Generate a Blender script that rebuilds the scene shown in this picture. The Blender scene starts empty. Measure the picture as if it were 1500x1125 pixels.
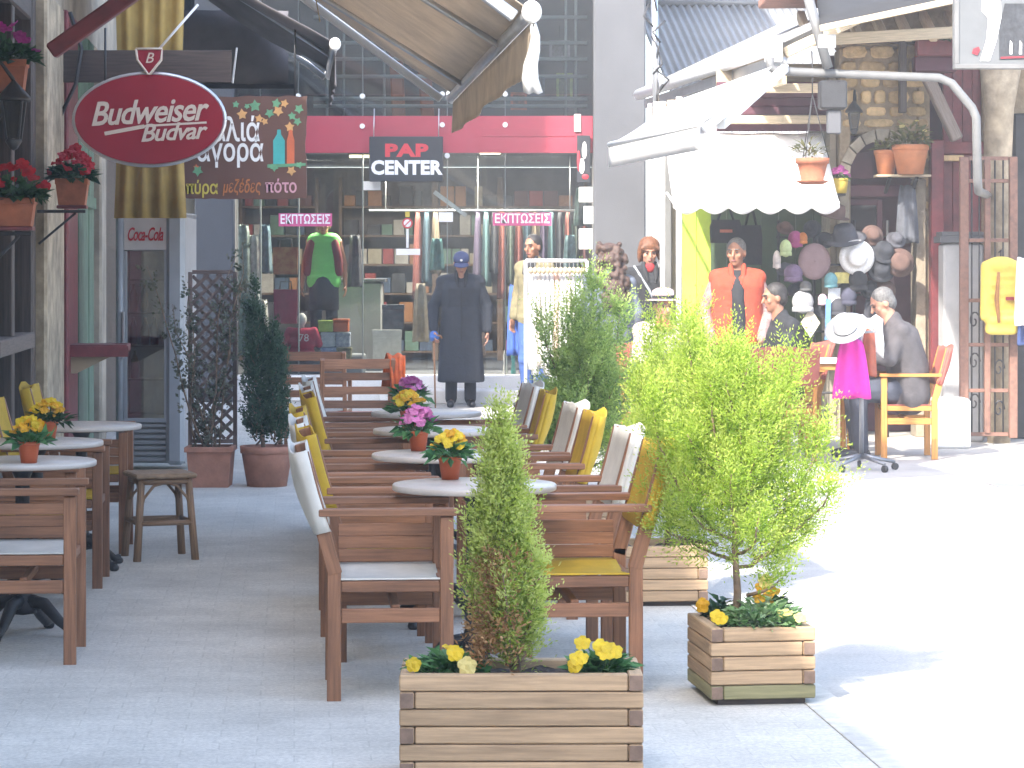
import bpy, math, random
import numpy as np
from mathutils import Vector, Matrix, Euler
R = math.radians
rnd = random.Random(7)
SC = bpy.context.scene
COL = SC.collection
# ---------------------------------------------------------------- camera
F, CX, HY, H = 4000.0, 750.0, 388.0, 1.55
cam_d = bpy.data.cameras.new('camera'); cam = bpy.data.objects.new('camera', cam_d); COL.objects.link(cam)
cam_d.sensor_width = 36.0; cam_d.lens = 36.0 * F / 1500.0
cam_d.shift_y = -(562.5 - HY) / 1500.0
cam.location = (0, 0, H); cam.rotation_euler = (R(90), 0, 0)
cam_d.clip_start = 0.1; cam_d.clip_end = 2000
SC.camera = cam
# ---------------------------------------------------------------- light
SUN_EL, SUN_AZ = 41.0, 31.0          # light travels towards +Y, 31 degrees to the right of it
world = bpy.data.worlds.new('World'); SC.world = world; world.use_nodes = True
nt = world.node_tree
bg = nt.nodes['Background']; sky = nt.nodes.new('ShaderNodeTexSky'); sky.sky_type = 'NISHITA'
sky.sun_disc = False; sky.sun_elevation = R(SUN_EL); sky.sun_rotation = R(180 + SUN_AZ)
sky.air_density = 1.0; sky.dust_density = 2.2; sky.ozone_density = 1.0
nt.links.new(sky.outputs[0], bg.inputs[0]); bg.inputs[1].default_value = 0.15
sun_d = bpy.data.lights.new('sun', 'SUN'); sun_d.energy = 2.1; sun_d.angle = R(0.9); sun_d.color = (1.0, 0.95, 0.87)
sun = bpy.data.objects.new('sun', sun_d); COL.objects.link(sun)
_d = Vector((math.sin(R(SUN_AZ)) * math.cos(R(SUN_EL)), math.cos(R(SUN_AZ)) * math.cos(R(SUN_EL)), -math.sin(R(SUN_EL))))
sun.rotation_euler = _d.to_track_quat('-Z', 'Y').to_euler(); sun.location = (-8, -12, 14)
SC.view_settings.view_transform = 'Standard'; SC.view_settings.look = 'None'
SC.view_settings.exposure = 2.5; SC.view_settings.gamma = 1.0; SC.view_settings.use_curve_mapping = False
SC.cycles.max_bounces = 8; SC.cycles.diffuse_bounces = 4; SC.cycles.transparent_max_bounces = 12
SC.cycles.sample_clamp_indirect = 6.0
SC.cycles.caustics_reflective = False; SC.cycles.caustics_refractive = False

def P(px, py, Y): return Vector(((px - CX) * Y / F, Y, H - (py - HY) * Y / F))
def G(px, py):
    Y = H * F / (py - HY); return Vector(((px - CX) * Y / F, Y, 0))
def S(px, Y): return px * Y / F        # pixels at distance Y to metres

# ---------------------------------------------------------------- materials
MATS = {}
def mat(name, col, rough=0.7, var=0.12, scale=8.0, bump=0.0, bscale=60.0, metal=0.0, grain=False, spec=0.5, rand=0.0, col2=None, trans=0.0, stain=0.0, stretch=None):
    if name in MATS: return MATS[name]
    m = bpy.data.materials.new(name); m.use_nodes = True; t = m.node_tree; N = t.nodes; L = t.links
    b = N['Principled BSDF']; b.inputs['Roughness'].default_value = rough; b.inputs['Metallic'].default_value = metal
    b.inputs['Specular IOR Level'].default_value = spec
    tc = N.new('ShaderNodeTexCoord'); mp = N.new('ShaderNodeMapping')
    L.new(tc.outputs['UV' if grain else 'Object'], mp.inputs['Vector'])
    oi = N.new('ShaderNodeObjectInfo')
    if grain: mp.inputs['Scale'].default_value = (1.2, 22.0, 1.0)
    elif stretch: mp.inputs['Scale'].default_value = stretch
    ad = N.new('ShaderNodeVectorMath'); ad.operation = 'ADD'
    ml = N.new('ShaderNodeMath'); ml.operation = 'MULTIPLY'; ml.inputs[1].default_value = 37.0
    L.new(oi.outputs['Random'], ml.inputs[0]); L.new(mp.outputs[0], ad.inputs[0]); L.new(ml.outputs[0], ad.inputs[1])
    nz = N.new('ShaderNodeTexNoise'); nz.inputs['Scale'].default_value = scale; nz.inputs['Detail'].default_value = 6.0; nz.inputs['Roughness'].default_value = 0.6
    L.new(ad.outputs[0], nz.inputs['Vector'])
    rp = N.new('ShaderNodeValToRGB'); c = Vector(col[:3])
    lo = c * (1 - var * 1.6); hi = Vector(col2) if col2 else c * (1 + var * 1.3)
    rp.color_ramp.elements[0].position = 0.3; rp.color_ramp.elements[1].position = 0.7
    rp.color_ramp.elements[0].color = (*[max(0, x) for x in lo], 1); rp.color_ramp.elements[1].color = (*[min(1, x) for x in hi], 1)
    L.new(nz.outputs['Fac'], rp.inputs[0]); out = rp.outputs[0]
    if stain > 0:
        n2 = N.new('ShaderNodeTexNoise'); n2.inputs['Scale'].default_value = 1.7; n2.inputs['Detail'].default_value = 8.0; n2.inputs['Roughness'].default_value = 0.7
        L.new(tc.outputs['Object'], n2.inputs['Vector'])
        mr = N.new('ShaderNodeMapRange'); mr.inputs[1].default_value = 0.42; mr.inputs[2].default_value = 0.72; mr.inputs[3].default_value = 1.0; mr.inputs[4].default_value = 1 - stain
        L.new(n2.outputs['Fac'], mr.inputs[0])
        mx = N.new('ShaderNodeVectorMath'); mx.operation = 'SCALE'; L.new(out, mx.inputs[0]); L.new(mr.outputs[0], mx.inputs['Scale']); out = mx.outputs[0]
    if rand > 0:
        hs = N.new('ShaderNodeHueSaturation'); mr2 = N.new('ShaderNodeMapRange'); mr2.inputs[3].default_value = 1 - rand; mr2.inputs[4].default_value = 1 + rand
        L.new(oi.outputs['Random'], mr2.inputs[0]); L.new(mr2.outputs[0], hs.inputs['Value']); L.new(out, hs.inputs['Color']); out = hs.outputs[0]
    L.new(out, b.inputs['Base Color'])
    if bump > 0:
        nb = N.new('ShaderNodeTexNoise'); nb.inputs['Scale'].default_value = bscale; nb.inputs['Detail'].default_value = 5.0
        L.new(ad.outputs[0], nb.inputs['Vector'])
        bp = N.new('ShaderNodeBump'); bp.inputs['Strength'].default_value = bump; bp.inputs['Distance'].default_value = 0.01
        L.new(nb.outputs['Fac'], bp.inputs['Height']); L.new(bp.outputs[0], b.inputs['Normal'])
    if trans > 0:
        tr = N.new('ShaderNodeBsdfTranslucent'); L.new(out, tr.inputs['Color']); ms = N.new('ShaderNodeMixShader'); ms.inputs[0].default_value = trans
        L.new(b.outputs[0], ms.inputs[1]); L.new(tr.outputs[0], ms.inputs[2]); L.new(ms.outputs[0], N['Material Output'].inputs['Surface'])
    MATS[name] = m; return m

def glass_mat(name, tint=(0.8, 0.83, 0.83), refl=1.0):
    m = bpy.data.materials.new(name); m.use_nodes = True; t = m.node_tree; N = t.nodes; L = t.links
    N.remove(N['Principled BSDF'])
    tr = N.new('ShaderNodeBsdfTransparent'); tr.inputs[0].default_value = (*tint, 1)
    gl = N.new('ShaderNodeBsdfGlossy'); gl.inputs['Roughness'].default_value = 0.02
    fr = N.new('ShaderNodeFresnel'); fr.inputs[0].default_value = 1.5
    mm = N.new('ShaderNodeMath'); mm.operation = 'MULTIPLY'; mm.inputs[1].default_value = 1.9 * refl
    ms = N.new('ShaderNodeMixShader'); L.new(fr.outputs[0], mm.inputs[0]); L.new(mm.outputs[0], ms.inputs[0])
    L.new(tr.outputs[0], ms.inputs[1]); L.new(gl.outputs[0], ms.inputs[2]); L.new(ms.outputs[0], N['Material Output'].inputs['Surface'])
    MATS[name] = m; return m

def leaf_mat(name, cols, rough=0.6, trans=0.35, hue_scale=7.0):
    if name in MATS: return MATS[name]
    m = bpy.data.materials.new(name); m.use_nodes = True; t = m.node_tree; N = t.nodes; L = t.links
    b = N['Principled BSDF']; b.inputs['Roughness'].default_value = rough; b.inputs['Specular IOR Level'].default_value = 0.3
    at = N.new('ShaderNodeAttribute'); at.attribute_name = 'tone'
    tc = N.new('ShaderNodeTexCoord'); nz = N.new('ShaderNodeTexNoise'); nz.inputs['Scale'].default_value = hue_scale; nz.inputs['Detail'].default_value = 3
    L.new(tc.outputs['Object'], nz.inputs['Vector'])
    a1 = N.new('ShaderNodeMath'); a1.operation = 'MULTIPLY_ADD'; a1.inputs[1].default_value = 0.6; L.new(nz.outputs['Fac'], a1.inputs[0])
    a2 = N.new('ShaderNodeMath'); a2.operation = 'MULTIPLY'; a2.inputs[1].default_value = 0.7; L.new(at.outputs['Fac'], a2.inputs[0]); L.new(a2.outputs[0], a1.inputs[2])
    rp = N.new('ShaderNodeValToRGB'); e = rp.color_ramp.elements
    e[0].position = 0.25; e[0].color = (*cols[0], 1); e[1].position = 0.85; e[1].color = (*cols[-1], 1)
    for i, c in enumerate(cols[1:-1]):
        x = e.new(0.25 + 0.6 * (i + 1) / (len(cols) - 1)); x.color = (*c, 1)
    L.new(a1.outputs[0], rp.inputs[0]); L.new(rp.outputs[0], b.inputs['Base Color'])
    tr = N.new('ShaderNodeBsdfTranslucent'); L.new(rp.outputs[0], tr.inputs[0]); ms = N.new('ShaderNodeMixShader'); ms.inputs[0].default_value = trans
    L.new(b.outputs[0], ms.inputs[1]); L.new(tr.outputs[0], ms.inputs[2]); L.new(ms.outputs[0], N['Material Output'].inputs['Surface'])
    MATS[name] = m; return m

def ground_mat(name, col, bw, bh, contrast=0.06, rot=4.57):
    m = bpy.data.materials.new(name); m.use_nodes = True; t = m.node_tree; N = t.nodes; L = t.links; b = N['Principled BSDF']
    tc = N.new('ShaderNodeTexCoord'); mp = N.new('ShaderNodeMapping'); mp.inputs['Rotation'].default_value = (0, 0, R(-rot)); L.new(tc.outputs['Object'], mp.inputs[0])
    br = N.new('ShaderNodeTexBrick'); br.inputs['Scale'].default_value = 1.0; br.inputs['Brick Width'].default_value = bw; br.inputs['Row Height'].default_value = bh
    br.inputs['Mortar Size'].default_value = 0.004; br.inputs['Mortar Smooth'].default_value = 0.4; br.inputs['Bias'].default_value = 0
    c = Vector(col); br.inputs['Color1'].default_value = (*(c * (1 + contrast)), 1); br.inputs['Color2'].default_value = (*(c * (1 - contrast)), 1); br.inputs['Mortar'].default_value = (*(c * 0.91), 1)
    L.new(mp.outputs[0], br.inputs['Vector'])
    n1 = N.new('ShaderNodeTexNoise'); n1.inputs['Scale'].default_value = 1.1; n1.inputs['Detail'].default_value = 9; n1.inputs['Roughness'].default_value = 0.68; L.new(tc.outputs['Object'], n1.inputs['Vector'])
    n2 = N.new('ShaderNodeTexNoise'); n2.inputs['Scale'].default_value = 70; n2.inputs['Detail'].default_value = 4; L.new(tc.outputs['Object'], n2.inputs['Vector'])
    r1 = N.new('ShaderNodeMapRange'); r1.inputs[1].default_value = 0.3; r1.inputs[2].default_value = 0.7; r1.inputs[3].default_value = 0.74; r1.inputs[4].default_value = 1.14; L.new(n1.outputs['Fac'], r1.inputs[0])
    r2 = N.new('ShaderNodeMapRange'); r2.inputs[1].default_value = 0.3; r2.inputs[2].default_value = 0.7; r2.inputs[3].default_value = 0.84; r2.inputs[4].default_value = 1.12; L.new(n2.outputs['Fac'], r2.inputs[0])
    mu = N.new('ShaderNodeMath'); mu.operation = 'MULTIPLY'; L.new(r1.outputs[0], mu.inputs[0]); L.new(r2.outputs[0], mu.inputs[1])
    sc = N.new('ShaderNodeVectorMath'); sc.operation = 'SCALE'; L.new(br.outputs[0], sc.inputs[0]); L.new(mu.outputs[0], sc.inputs['Scale']); L.new(sc.outputs[0], b.inputs['Base Color'])
    b.inputs['Roughness'].default_value = 0.85
    bp = N.new('ShaderNodeBump'); bp.inputs['Strength'].default_value = 0.35; bp.inputs['Distance'].default_value = 0.003
    ma = N.new('ShaderNodeMath'); ma.operation = 'MULTIPLY_ADD'; ma.inputs[1].default_value = -1.0; L.new(br.outputs['Fac'], ma.inputs[0]); L.new(n2.outputs['Fac'], ma.inputs[2])
    L.new(ma.outputs[0], bp.inputs['Height']); L.new(bp.outputs[0], b.inputs['Normal'])
    MATS[name] = m; return m

# ---------------------------------------------------------------- mesh builder
class MB:
    def __init__(s): s.v = []; s.f = []; s.uv = []; s.sm = []
    def add(s, vs, fs, uvs=None, smooth=False):
        o = len(s.v); s.v += [tuple(x) for x in vs]
        for i, f in enumerate(fs):
            s.f.append([o + k for k in f]); s.uv.append(uvs[i] if uvs else None); s.sm.append(smooth)
    def bar(s, p0, p1, w, h, up=(0, 0, 1), c=None, roll=0.0):
        """chamfered rectangular bar from p0 to p1; w across, h along up"""
        p0 = Vector(p0); p1 = Vector(p1); d = p1 - p0; L = d.length; d = d / L; up = Vector(up)
        if abs(d.dot(up)) > 0.98: up = Vector((1, 0, 0)) if abs(d.x) < 0.9 else Vector((0, 1, 0))
        a = d.cross(up).normalized(); u = a.cross(d).normalized()
        if c is None: c = min(w, h, L) * 0.12
        hw, hh = w / 2, h / 2
        prof = [(-hw + c, -hh), (hw - c, -hh), (hw, -hh + c), (hw, hh - c), (hw - c, hh), (-hw + c, hh), (-hw, hh - c), (-hw, -hh + c)]
        rings = []; k = 1 - min(0.9, 2 * c / max(min(w, h), 1e-6))
        def ring(t, inset):
            return [p0 + d * t + a * (x * (1 - inset / hw)) + u * (y * (1 - inset / hh)) for x, y in prof]
        ts = [(0, c), (c, 0), (L - c, 0), (L, c)]
        o = rnd.random() * 3
        vs = [q for t, i in ts for q in ring(t, i)]; fs = []; uvs = []
        per = [0, w * .8, w, w + h * .8, w + h, 2 * w + h * .8, 2 * w + h, 2 * w + 2 * h * .9, 2 * (w + h)]
        for i in range(3):
            for j in range(8):
                k = (j + 1) % 8
                fs.append((i * 8 + j, i * 8 + k, (i + 1) * 8 + k, (i + 1) * 8 + j))
                uvs.append([(ts[i][0] + o, per[j] + o), (ts[i][0] + o, per[j + 1] + o), (ts[i + 1][0] + o, per[j + 1] + o), (ts[i + 1][0] + o, per[j] + o)])
        fs.append(tuple(range(7, -1, -1))); uvs.append([(prof[i][0] * 4, prof[i][1]) for i in range(7, -1, -1)])
        fs.append(tuple(range(24, 32))); uvs.append([(prof[i][0] * 4, prof[i][1]) for i in range(8)])
        s.add(vs, fs, uvs); return s
    def box(s, x0, x1, y0, y1, z0, z1, c=None):
        dx, dy, dz = x1 - x0, y1 - y0, z1 - z0; cx, cy, cz = (x0 + x1) / 2, (y0 + y1) / 2, (z0 + z1) / 2
        if c is None: c = min(dx, dy, dz) * 0.08
        c = min(c, 0.02)
        if dx >= dy and dx >= dz: s.bar((x0, cy, cz), (x1, cy, cz), dy, dz, c=c)
        elif dy >= dz: s.bar((cx, y0, cz), (cx, y1, cz), dx, dz, c=c)
        else: s.bar((cx, cy, z0), (cx, cy, z1), dy, dx, up=(1, 0, 0), c=c)
        return s
    def tube(s, pts, rs, n=10, cap=True, dome=False):
        pts = [Vector(p) for p in pts]
        if not isinstance(rs, (list, tuple)): rs = [rs] * len(pts)
        if dome:
            def half(p, q, r, rev):
                d = (p - q).normalized(); o = []
                for a in (80, 55, 28):
                    o.append((p + d * (r * math.sin(R(a))), r * math.cos(R(a))))
                return o
            st = half(pts[0], pts[1], rs[0], 0); en = half(pts[-1], pts[-2], rs[-1], 1)[::-1]
            pts2 = [a for a, _ in st] + pts + [a for a, _ in en]; rs = [b for _, b in st] + list(rs) + [b for _, b in en]; pts = pts2
        vs = []; fs = []; prev = None; acc = 0; us = []
        for i, p in enumerate(pts):
            d = (pts[min(i + 1, len(pts) - 1)] - pts[max(i - 1, 0)]).normalized()
            if prev is None:
                a = d.cross(Vector((0, 0, 1)));
                if a.length < 0.05: a = d.cross(Vector((1, 0, 0)))
                a.normalize()
            else: a = (prev - d * prev.dot(d)).normalized()
            prev = a; b = d.cross(a)
            if i: acc += (p - pts[i - 1]).length
            us.append(acc)
            vs += [p + (a * math.cos(2 * math.pi * k / n) + b * math.sin(2 * math.pi * k / n)) * rs[i] for k in range(n)]
        uvs = []
        for i in range(len(pts) - 1):
            for k in range(n):
                fs.append((i * n + k, i * n + (k + 1) % n, (i + 1) * n + (k + 1) % n, (i + 1) * n + k))
                w = rs[i] * 6.28 / n; uvs.append([(us[i], k * w), (us[i], (k + 1) * w), (us[i + 1], (k + 1) * w), (us[i + 1], k * w)])
        s.add(vs, fs, uvs, True)
        if cap:
            o = len(s.v) - len(vs)
            s.f.append([o + k for k in range(n - 1, -1, -1)]); s.uv.append(None); s.sm.append(False)
            s.f.append([o + (len(pts) - 1) * n + k for k in range(n)]); s.uv.append(None); s.sm.append(False)
        return s
    def lathe(s, prof, n=24, c=(0, 0, 0), sx=1.0, sy=1.0, smooth=True):
        vs = []; fs = []; c = Vector(c)
        for r, z in prof:
            vs += [c + Vector((r * sx * math.cos(2 * math.pi * k / n), r * sy * math.sin(2 * math.pi * k / n), z)) for k in range(n)]
        for i in range(len(prof) - 1):
            for k in range(n): fs.append((i * n + k, i * n + (k + 1) % n, (i + 1) * n + (k + 1) % n, (i + 1) * n + k))
        s.add(vs, fs, None, smooth); o = len(s.v) - len(vs)
        if prof[0][0] > 1e-5: s.f.append([o + k for k in range(n - 1, -1, -1)]); s.uv.append(None); s.sm.append(False)
        if prof[-1][0] > 1e-5: s.f.append([o + (len(prof) - 1) * n + k for k in range(n)]); s.uv.append(None); s.sm.append(False)
        return s
    def ball(s, c, rx, ry=None, rz=None, n=14, m=8, basis=None):
        ry = ry or rx; rz = rz or rx; vs = []; fs = []; c = Vector(c)
        B = basis or Matrix.Identity(3)
        for i in range(m + 1):
            th = math.pi * (i + 0.02 if i == 0 else i - 0.02 if i == m else i) / m
            for k in range(n):
                a = 2 * math.pi * k / n
                vs.append(c + B @ Vector((rx * math.sin(th) * math.cos(a), ry * math.sin(th) * math.sin(a), -rz * math.cos(th))))
        for i in range(m):
            for k in range(n): fs.append((i * n + k, i * n + (k + 1) % n, (i + 1) * n + (k + 1) % n, (i + 1) * n + k))
        fs.append(tuple(range(n - 1, -1, -1))); fs.append(tuple(range(m * n, m * n + n)))
        s.add(vs, fs, None, True); return s
    def sheet(s, grid, thick=0.003, smooth=True):
        """grid[i][j] of points: a cloth with thickness"""
        g = [[Vector(p) for p in r] for r in grid]; ni, nj = len(g), len(g[0]); vs = []; nrm = []
        for i in range(ni):
            for j in range(nj):
                a = g[min(i + 1, ni - 1)][j] - g[max(i - 1, 0)][j]; b = g[i][min(j + 1, nj - 1)] - g[i][max(j - 1, 0)]
                q = a.cross(b); q = q.normalized() if q.length > 1e-9 else Vector((0, 0, 1)); nrm.append(q); vs.append(g[i][j])
        top = [v + q * thick / 2 for v, q in zip(vs, nrm)]; bot = [v - q * thick / 2 for v, q in zip(vs, nrm)]
        fs = []; K = ni * nj; uv = []
        for i in range(ni - 1):
            for j in range(nj - 1):
                a, b, c, d = i * nj + j, i * nj + j + 1, (i + 1) * nj + j + 1, (i + 1) * nj + j
                fs.append((a, d, c, b)); fs.append((K + a, K + b, K + c, K + d))
        s.add(top + bot, fs, None, smooth)
        o = len(s.v) - 2 * K
        ed = [(0, j, 0, j + 1) for j in range(nj - 1)] + [(i, nj - 1, i + 1, nj - 1) for i in range(ni - 1)] + [(ni - 1, j + 1, ni - 1, j) for j in range(nj - 1)] + [(i + 1, 0, i, 0) for i in range(ni - 1)]
        for i, j, k, l in ed:
            a, b = i * nj + j, k * nj + l
            s.f.append([o + a, o + b, o + K + b, o + K + a]); s.uv.append(None); s.sm.append(False)
        return s
    def prism(s, poly, y0, y1):
        """poly of (x,z) extruded along y"""
        n = len(poly); vs = [(x, y0, z) for x, z in poly] + [(x, y1, z) for x, z in poly]
        fs = [tuple(range(n)), tuple(range(2 * n - 1, n - 1, -1))] + [(i + n, (i + 1) % n + n, (i + 1) % n, i) for i in range(n)]
        s.add(vs, fs); return s
    def mesh(s, name, m=None):
        me = bpy.data.meshes.new(name); me.from_pydata(s.v, [], s.f)
        if any(u for u in s.uv):
            ul = me.uv_layers.new(name='UVMap'); buf = []
            for f, u in zip(s.f, s.uv): buf += [x for q in (u or [(0, 0)] * len(f)) for x in q]
            ul.data.foreach_set('uv', buf)
        me.polygons.foreach_set('use_smooth', s.sm)
        if m: me.materials.append(m)
        me.update(); return me
    def build(s, name, m, parent=None, loc=None, rz=0.0):
        o = bpy.data.objects.new(name, s.mesh(name, m)); COL.objects.link(o)
        if parent: o.parent = parent
        if loc is not None: o.location = loc
        if rz: o.rotation_euler = (0, 0, rz)
        return o

def tag(o, label=None, cat=None, group=None, kind=None):
    if label: o['label'] = label
    if cat: o['category'] = cat
    if group: o['group'] = group
    if kind: o['kind'] = kind
    return o
def thing(name, label, cat, loc=(0, 0, 0), rz=0.0, group=None):
    o = bpy.data.objects.new(name, None); COL.objects.link(o); o.location = loc; o.rotation_euler = (0, 0, rz); o.empty_display_size = 0.1
    return tag(o, label, cat, group)
def empty(name, parent, loc=(0, 0, 0), rot=(0, 0, 0)):
    o = bpy.data.objects.new(name, None); COL.objects.link(o); o.parent = parent; o.location = loc; o.rotation_euler = rot; return o
KIDS = {}
def inst(me, name, parent=None, loc=(0, 0, 0), rot=(0, 0, 0), sc=1.0, m=None):
    o = bpy.data.objects.new(name, me); COL.objects.link(o); o.parent = parent; o.location = loc; o.rotation_euler = rot
    o.scale = (sc, sc, sc) if not isinstance(sc, (tuple, list)) else sc
    return o
def copy_tree(o, parent=None):
    c = o.copy(); COL.objects.link(c)
    if parent: c.parent = parent
    for ch in [x for x in COL.objects if x.parent == o]: copy_tree(ch, c)
    return c
def text_mesh(body, size=0.1, extrude=0.002, shear=0.0, bold=0.0, sp=1.0, m=None, align='CENTER'):
    f = bpy.data.curves.new('lettering', 'FONT'); f.body = body; f.size = size; f.extrude = extrude; f.shear = shear; f.offset = bold; f.space_character = sp
    f.align_x = align; f.align_y = 'CENTER'; f.resolution_u = 3
    o = bpy.data.objects.new('lettering', f); COL.objects.link(o)
    dg = bpy.context.evaluated_depsgraph_get(); me = bpy.data.meshes.new_from_object(o.evaluated_get(dg))
    bpy.data.objects.remove(o); bpy.data.curves.remove(f); me.name = 'lettering'; me.materials.clear()
    if m: me.materials.append(m)
    return me
def letters(body, parent, loc, size, m, w=None, rz=0.0, ry=0.0, **k):
    """a line of lettering facing -Y, centred at loc; w fits the width"""
    me = text_mesh(body, size, m=m, **k)
    xs = [v.co.x for v in me.vertices]; W = max(xs) - min(xs); sx = w / W if w else 1.0
    return inst(me, 'lettering', parent, loc, (R(90), ry, rz), (sx, 1, 1))
def fuse(mb, voxel=0.012, it=6, name='body', m=None):
    me = mb.mesh('tmp'); o = bpy.data.objects.new('tmp', me); COL.objects.link(o)
    md = o.modifiers.new('r', 'REMESH'); md.mode = 'VOXEL'; md.voxel_size = voxel; md.use_smooth_shade = True
    sm = o.modifiers.new('s', 'SMOOTH'); sm.iterations = it; sm.factor = 0.5
    dg = bpy.context.evaluated_depsgraph_get(); r = bpy.data.meshes.new_from_object(o.evaluated_get(dg))
    bpy.data.objects.remove(o); bpy.data.meshes.remove(me); r.name = name; r.materials.clear()
    if m: r.materials.append(m)
    return r
def fast_mesh(name, V, Fq, tone=None, m=None):
    """V (n,3), Fq (k,4) quads, tone per vertex"""
    me = bpy.data.meshes.new(name); V = np.asarray(V, np.float32); Fq = np.asarray(Fq, np.int32); k = Fq.shape[1]
    me.vertices.add(len(V)); me.vertices.foreach_set('co', V.ravel()); me.loops.add(Fq.size); me.loops.foreach_set('vertex_index', Fq.ravel())
    me.polygons.add(len(Fq)); me.polygons.foreach_set('loop_start', np.arange(0, Fq.size, k, dtype=np.int32))
    if tone is not None:
        a = me.attributes.new('tone', 'FLOAT', 'POINT'); a.data.foreach_set('value', np.asarray(tone, np.float32))
    if m: me.materials.append(m)
    me.update(calc_edges=True); return me
# ================================================================ materials used below
TH = R(4.57)                                      # heading of the street against the view axis
M = {}
M['pave'] = ground_mat('terrace_paving', (0.60, 0.58, 0.525), 0.24, 0.12, 0.03)
M['street'] = ground_mat('street_paving', (0.5, 0.475, 0.435), 0.42, 0.21, 0.02)
M['slab'] = mat('kerb_stone', (0.56, 0.54, 0.49), 0.85, 0.12, 14, 0.4, 90, rand=0.1)
M['plaster'] = mat('old_plaster', (0.42, 0.36, 0.28), 0.9, 0.2, 3, 0.6, 30, stain=0.35)
M['whitewash'] = mat('whitewashed_plaster', (0.40, 0.32, 0.22), 0.9, 0.28, 6, 0.7, 25, stain=0.45)
M['darkwood'] = mat('dark_brown_wood', (0.06, 0.042, 0.034), 0.6, 0.3, 4, grain=True, rand=0.15)
M['red_paint'] = mat('dark_red_paint', (0.17, 0.028, 0.032), 0.5, 0.2, 9, 0.15, 50, rand=0.08, stain=0.25)
M['green_paint'] = mat('sage_green_paint', (0.10, 0.19, 0.125), 0.6, 0.18, 6, 0.2, 40, stain=0.3, rand=0.06)
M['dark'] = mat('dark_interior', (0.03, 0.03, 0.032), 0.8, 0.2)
M['glass'] = glass_mat('window_glass', (0.82, 0.85, 0.85))
M['dglass'] = glass_mat('old_window_glass', (0.6, 0.6, 0.58), 0.45)
M['beige'] = mat('beige_canvas', (0.64, 0.54, 0.43), 0.85, 0.1, 5, 0.15, 120, trans=0.45, stain=0.15)
M['slate'] = mat('slate_canvas', (0.17, 0.155, 0.16), 0.85, 0.12, 4, 0.15, 120, stain=0.2)
M['wcanvas'] = mat('white_canvas', (0.82, 0.81, 0.79), 0.8, 0.03, 4, 0.1, 100, trans=0.3)
M['alu'] = mat('white_metal', (0.72, 0.72, 0.72), 0.4, 0.05, metal=0.0)
M['steel'] = mat('brushed_steel', (0.55, 0.56, 0.58), 0.35, 0.06, metal=0.8)
M['iron'] = mat('black_iron', (0.025, 0.025, 0.027), 0.5, 0.2, 20, 0.2, 80)
M['grey'] = mat('grey_render', (0.10, 0.102, 0.11), 0.85, 0.05, 2, 0.2, 90, stain=0.12)
M['grey_dark'] = mat('grey_panel', (0.13, 0.14, 0.15), 0.8, 0.1)
M['band'] = mat('red_fascia', (0.36, 0.035, 0.06), 0.4, 0.07, 3)
M['white'] = mat('white_paint', (0.78, 0.77, 0.75), 0.6, 0.05, 5, stain=0.1)
M['stone'] = mat('tan_stone', (0.50, 0.35, 0.18), 0.9, 0.22, 9, 0.8, 40, rand=0.3)
M['mortar'] = mat('lime_mortar', (0.30, 0.23, 0.15), 0.95, 0.2, 12, 0.7, 50)
M['maroon'] = mat('maroon_boards', (0.10, 0.028, 0.045), 0.65, 0.15, 5, rand=0.12)
M['cream'] = mat('cream_timber', (0.50, 0.40, 0.27), 0.75, 0.15, 5, grain=True, rand=0.15)
M['lime'] = mat('lime_green_wall', (0.42, 0.58, 0.06), 0.8, 0.12, 4, 0.2, 40)
M['dgreen'] = mat('dark_green_boards', (0.055, 0.085, 0.045), 0.8, 0.15, 5, rand=0.1)
M['rust'] = mat('brown_iron_paint', (0.19, 0.095, 0.065), 0.6, 0.2, 20, 0.2, 60)
M['terra'] = mat('terracotta', (0.38, 0.13, 0.065), 0.85, 0.16, 12, 0.15, 60, rand=0.12, stain=0.2)
M['terra_old'] = mat('weathered_terracotta', (0.36, 0.165, 0.11), 0.85, 0.18, 8, 0.15, 60, rand=0.1, stain=0.3)
M['orange_pot'] = mat('orange_plastic_pot', (0.50, 0.10, 0.03), 0.5, 0.08, rand=0.12)
M['soil'] = mat('soil', (0.06, 0.042, 0.03), 0.95, 0.3, 40, 0.8, 80)

# ================================================================ ground
mb = MB(); mb.add([(-70, -40, 0), (70, -40, 0), (70, 160, 0), (-70, 160, 0)], [(0, 1, 2, 3)]); tag(mb.build('street', M['street']), kind='structure')
# shaded terrace paving: a sheet along the cafe side
def bx(Y): return 1.80 - 0.08 * Y               # the kerb line between terrace and street
mb = MB(); ys = [-12, 0, 6, 12, 20, 27.6]
mb.sheet([[(-1.62 - 0.08 * y, y, 0.003), (bx(y), y, 0.003)] for y in ys], 0.002, False); tag(mb.build('terrace_pavement', M['pave']), kind='structure')
kerb = tag(empty('kerb_strip', None), kind='structure')
y = 4.0
while y < 16:
    L = 0.44 + rnd.random() * 0.08
    mb = MB(); mb.bar((bx(y) + 0.07, y + 0.003, 0.0045), (bx(y + L) + 0.07, y + L - 0.003, 0.0045), 0.135, 0.006 + rnd.random() * 0.003, c=0.002)
    mb.build('slab', M['slab'], kerb); y += L

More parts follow.
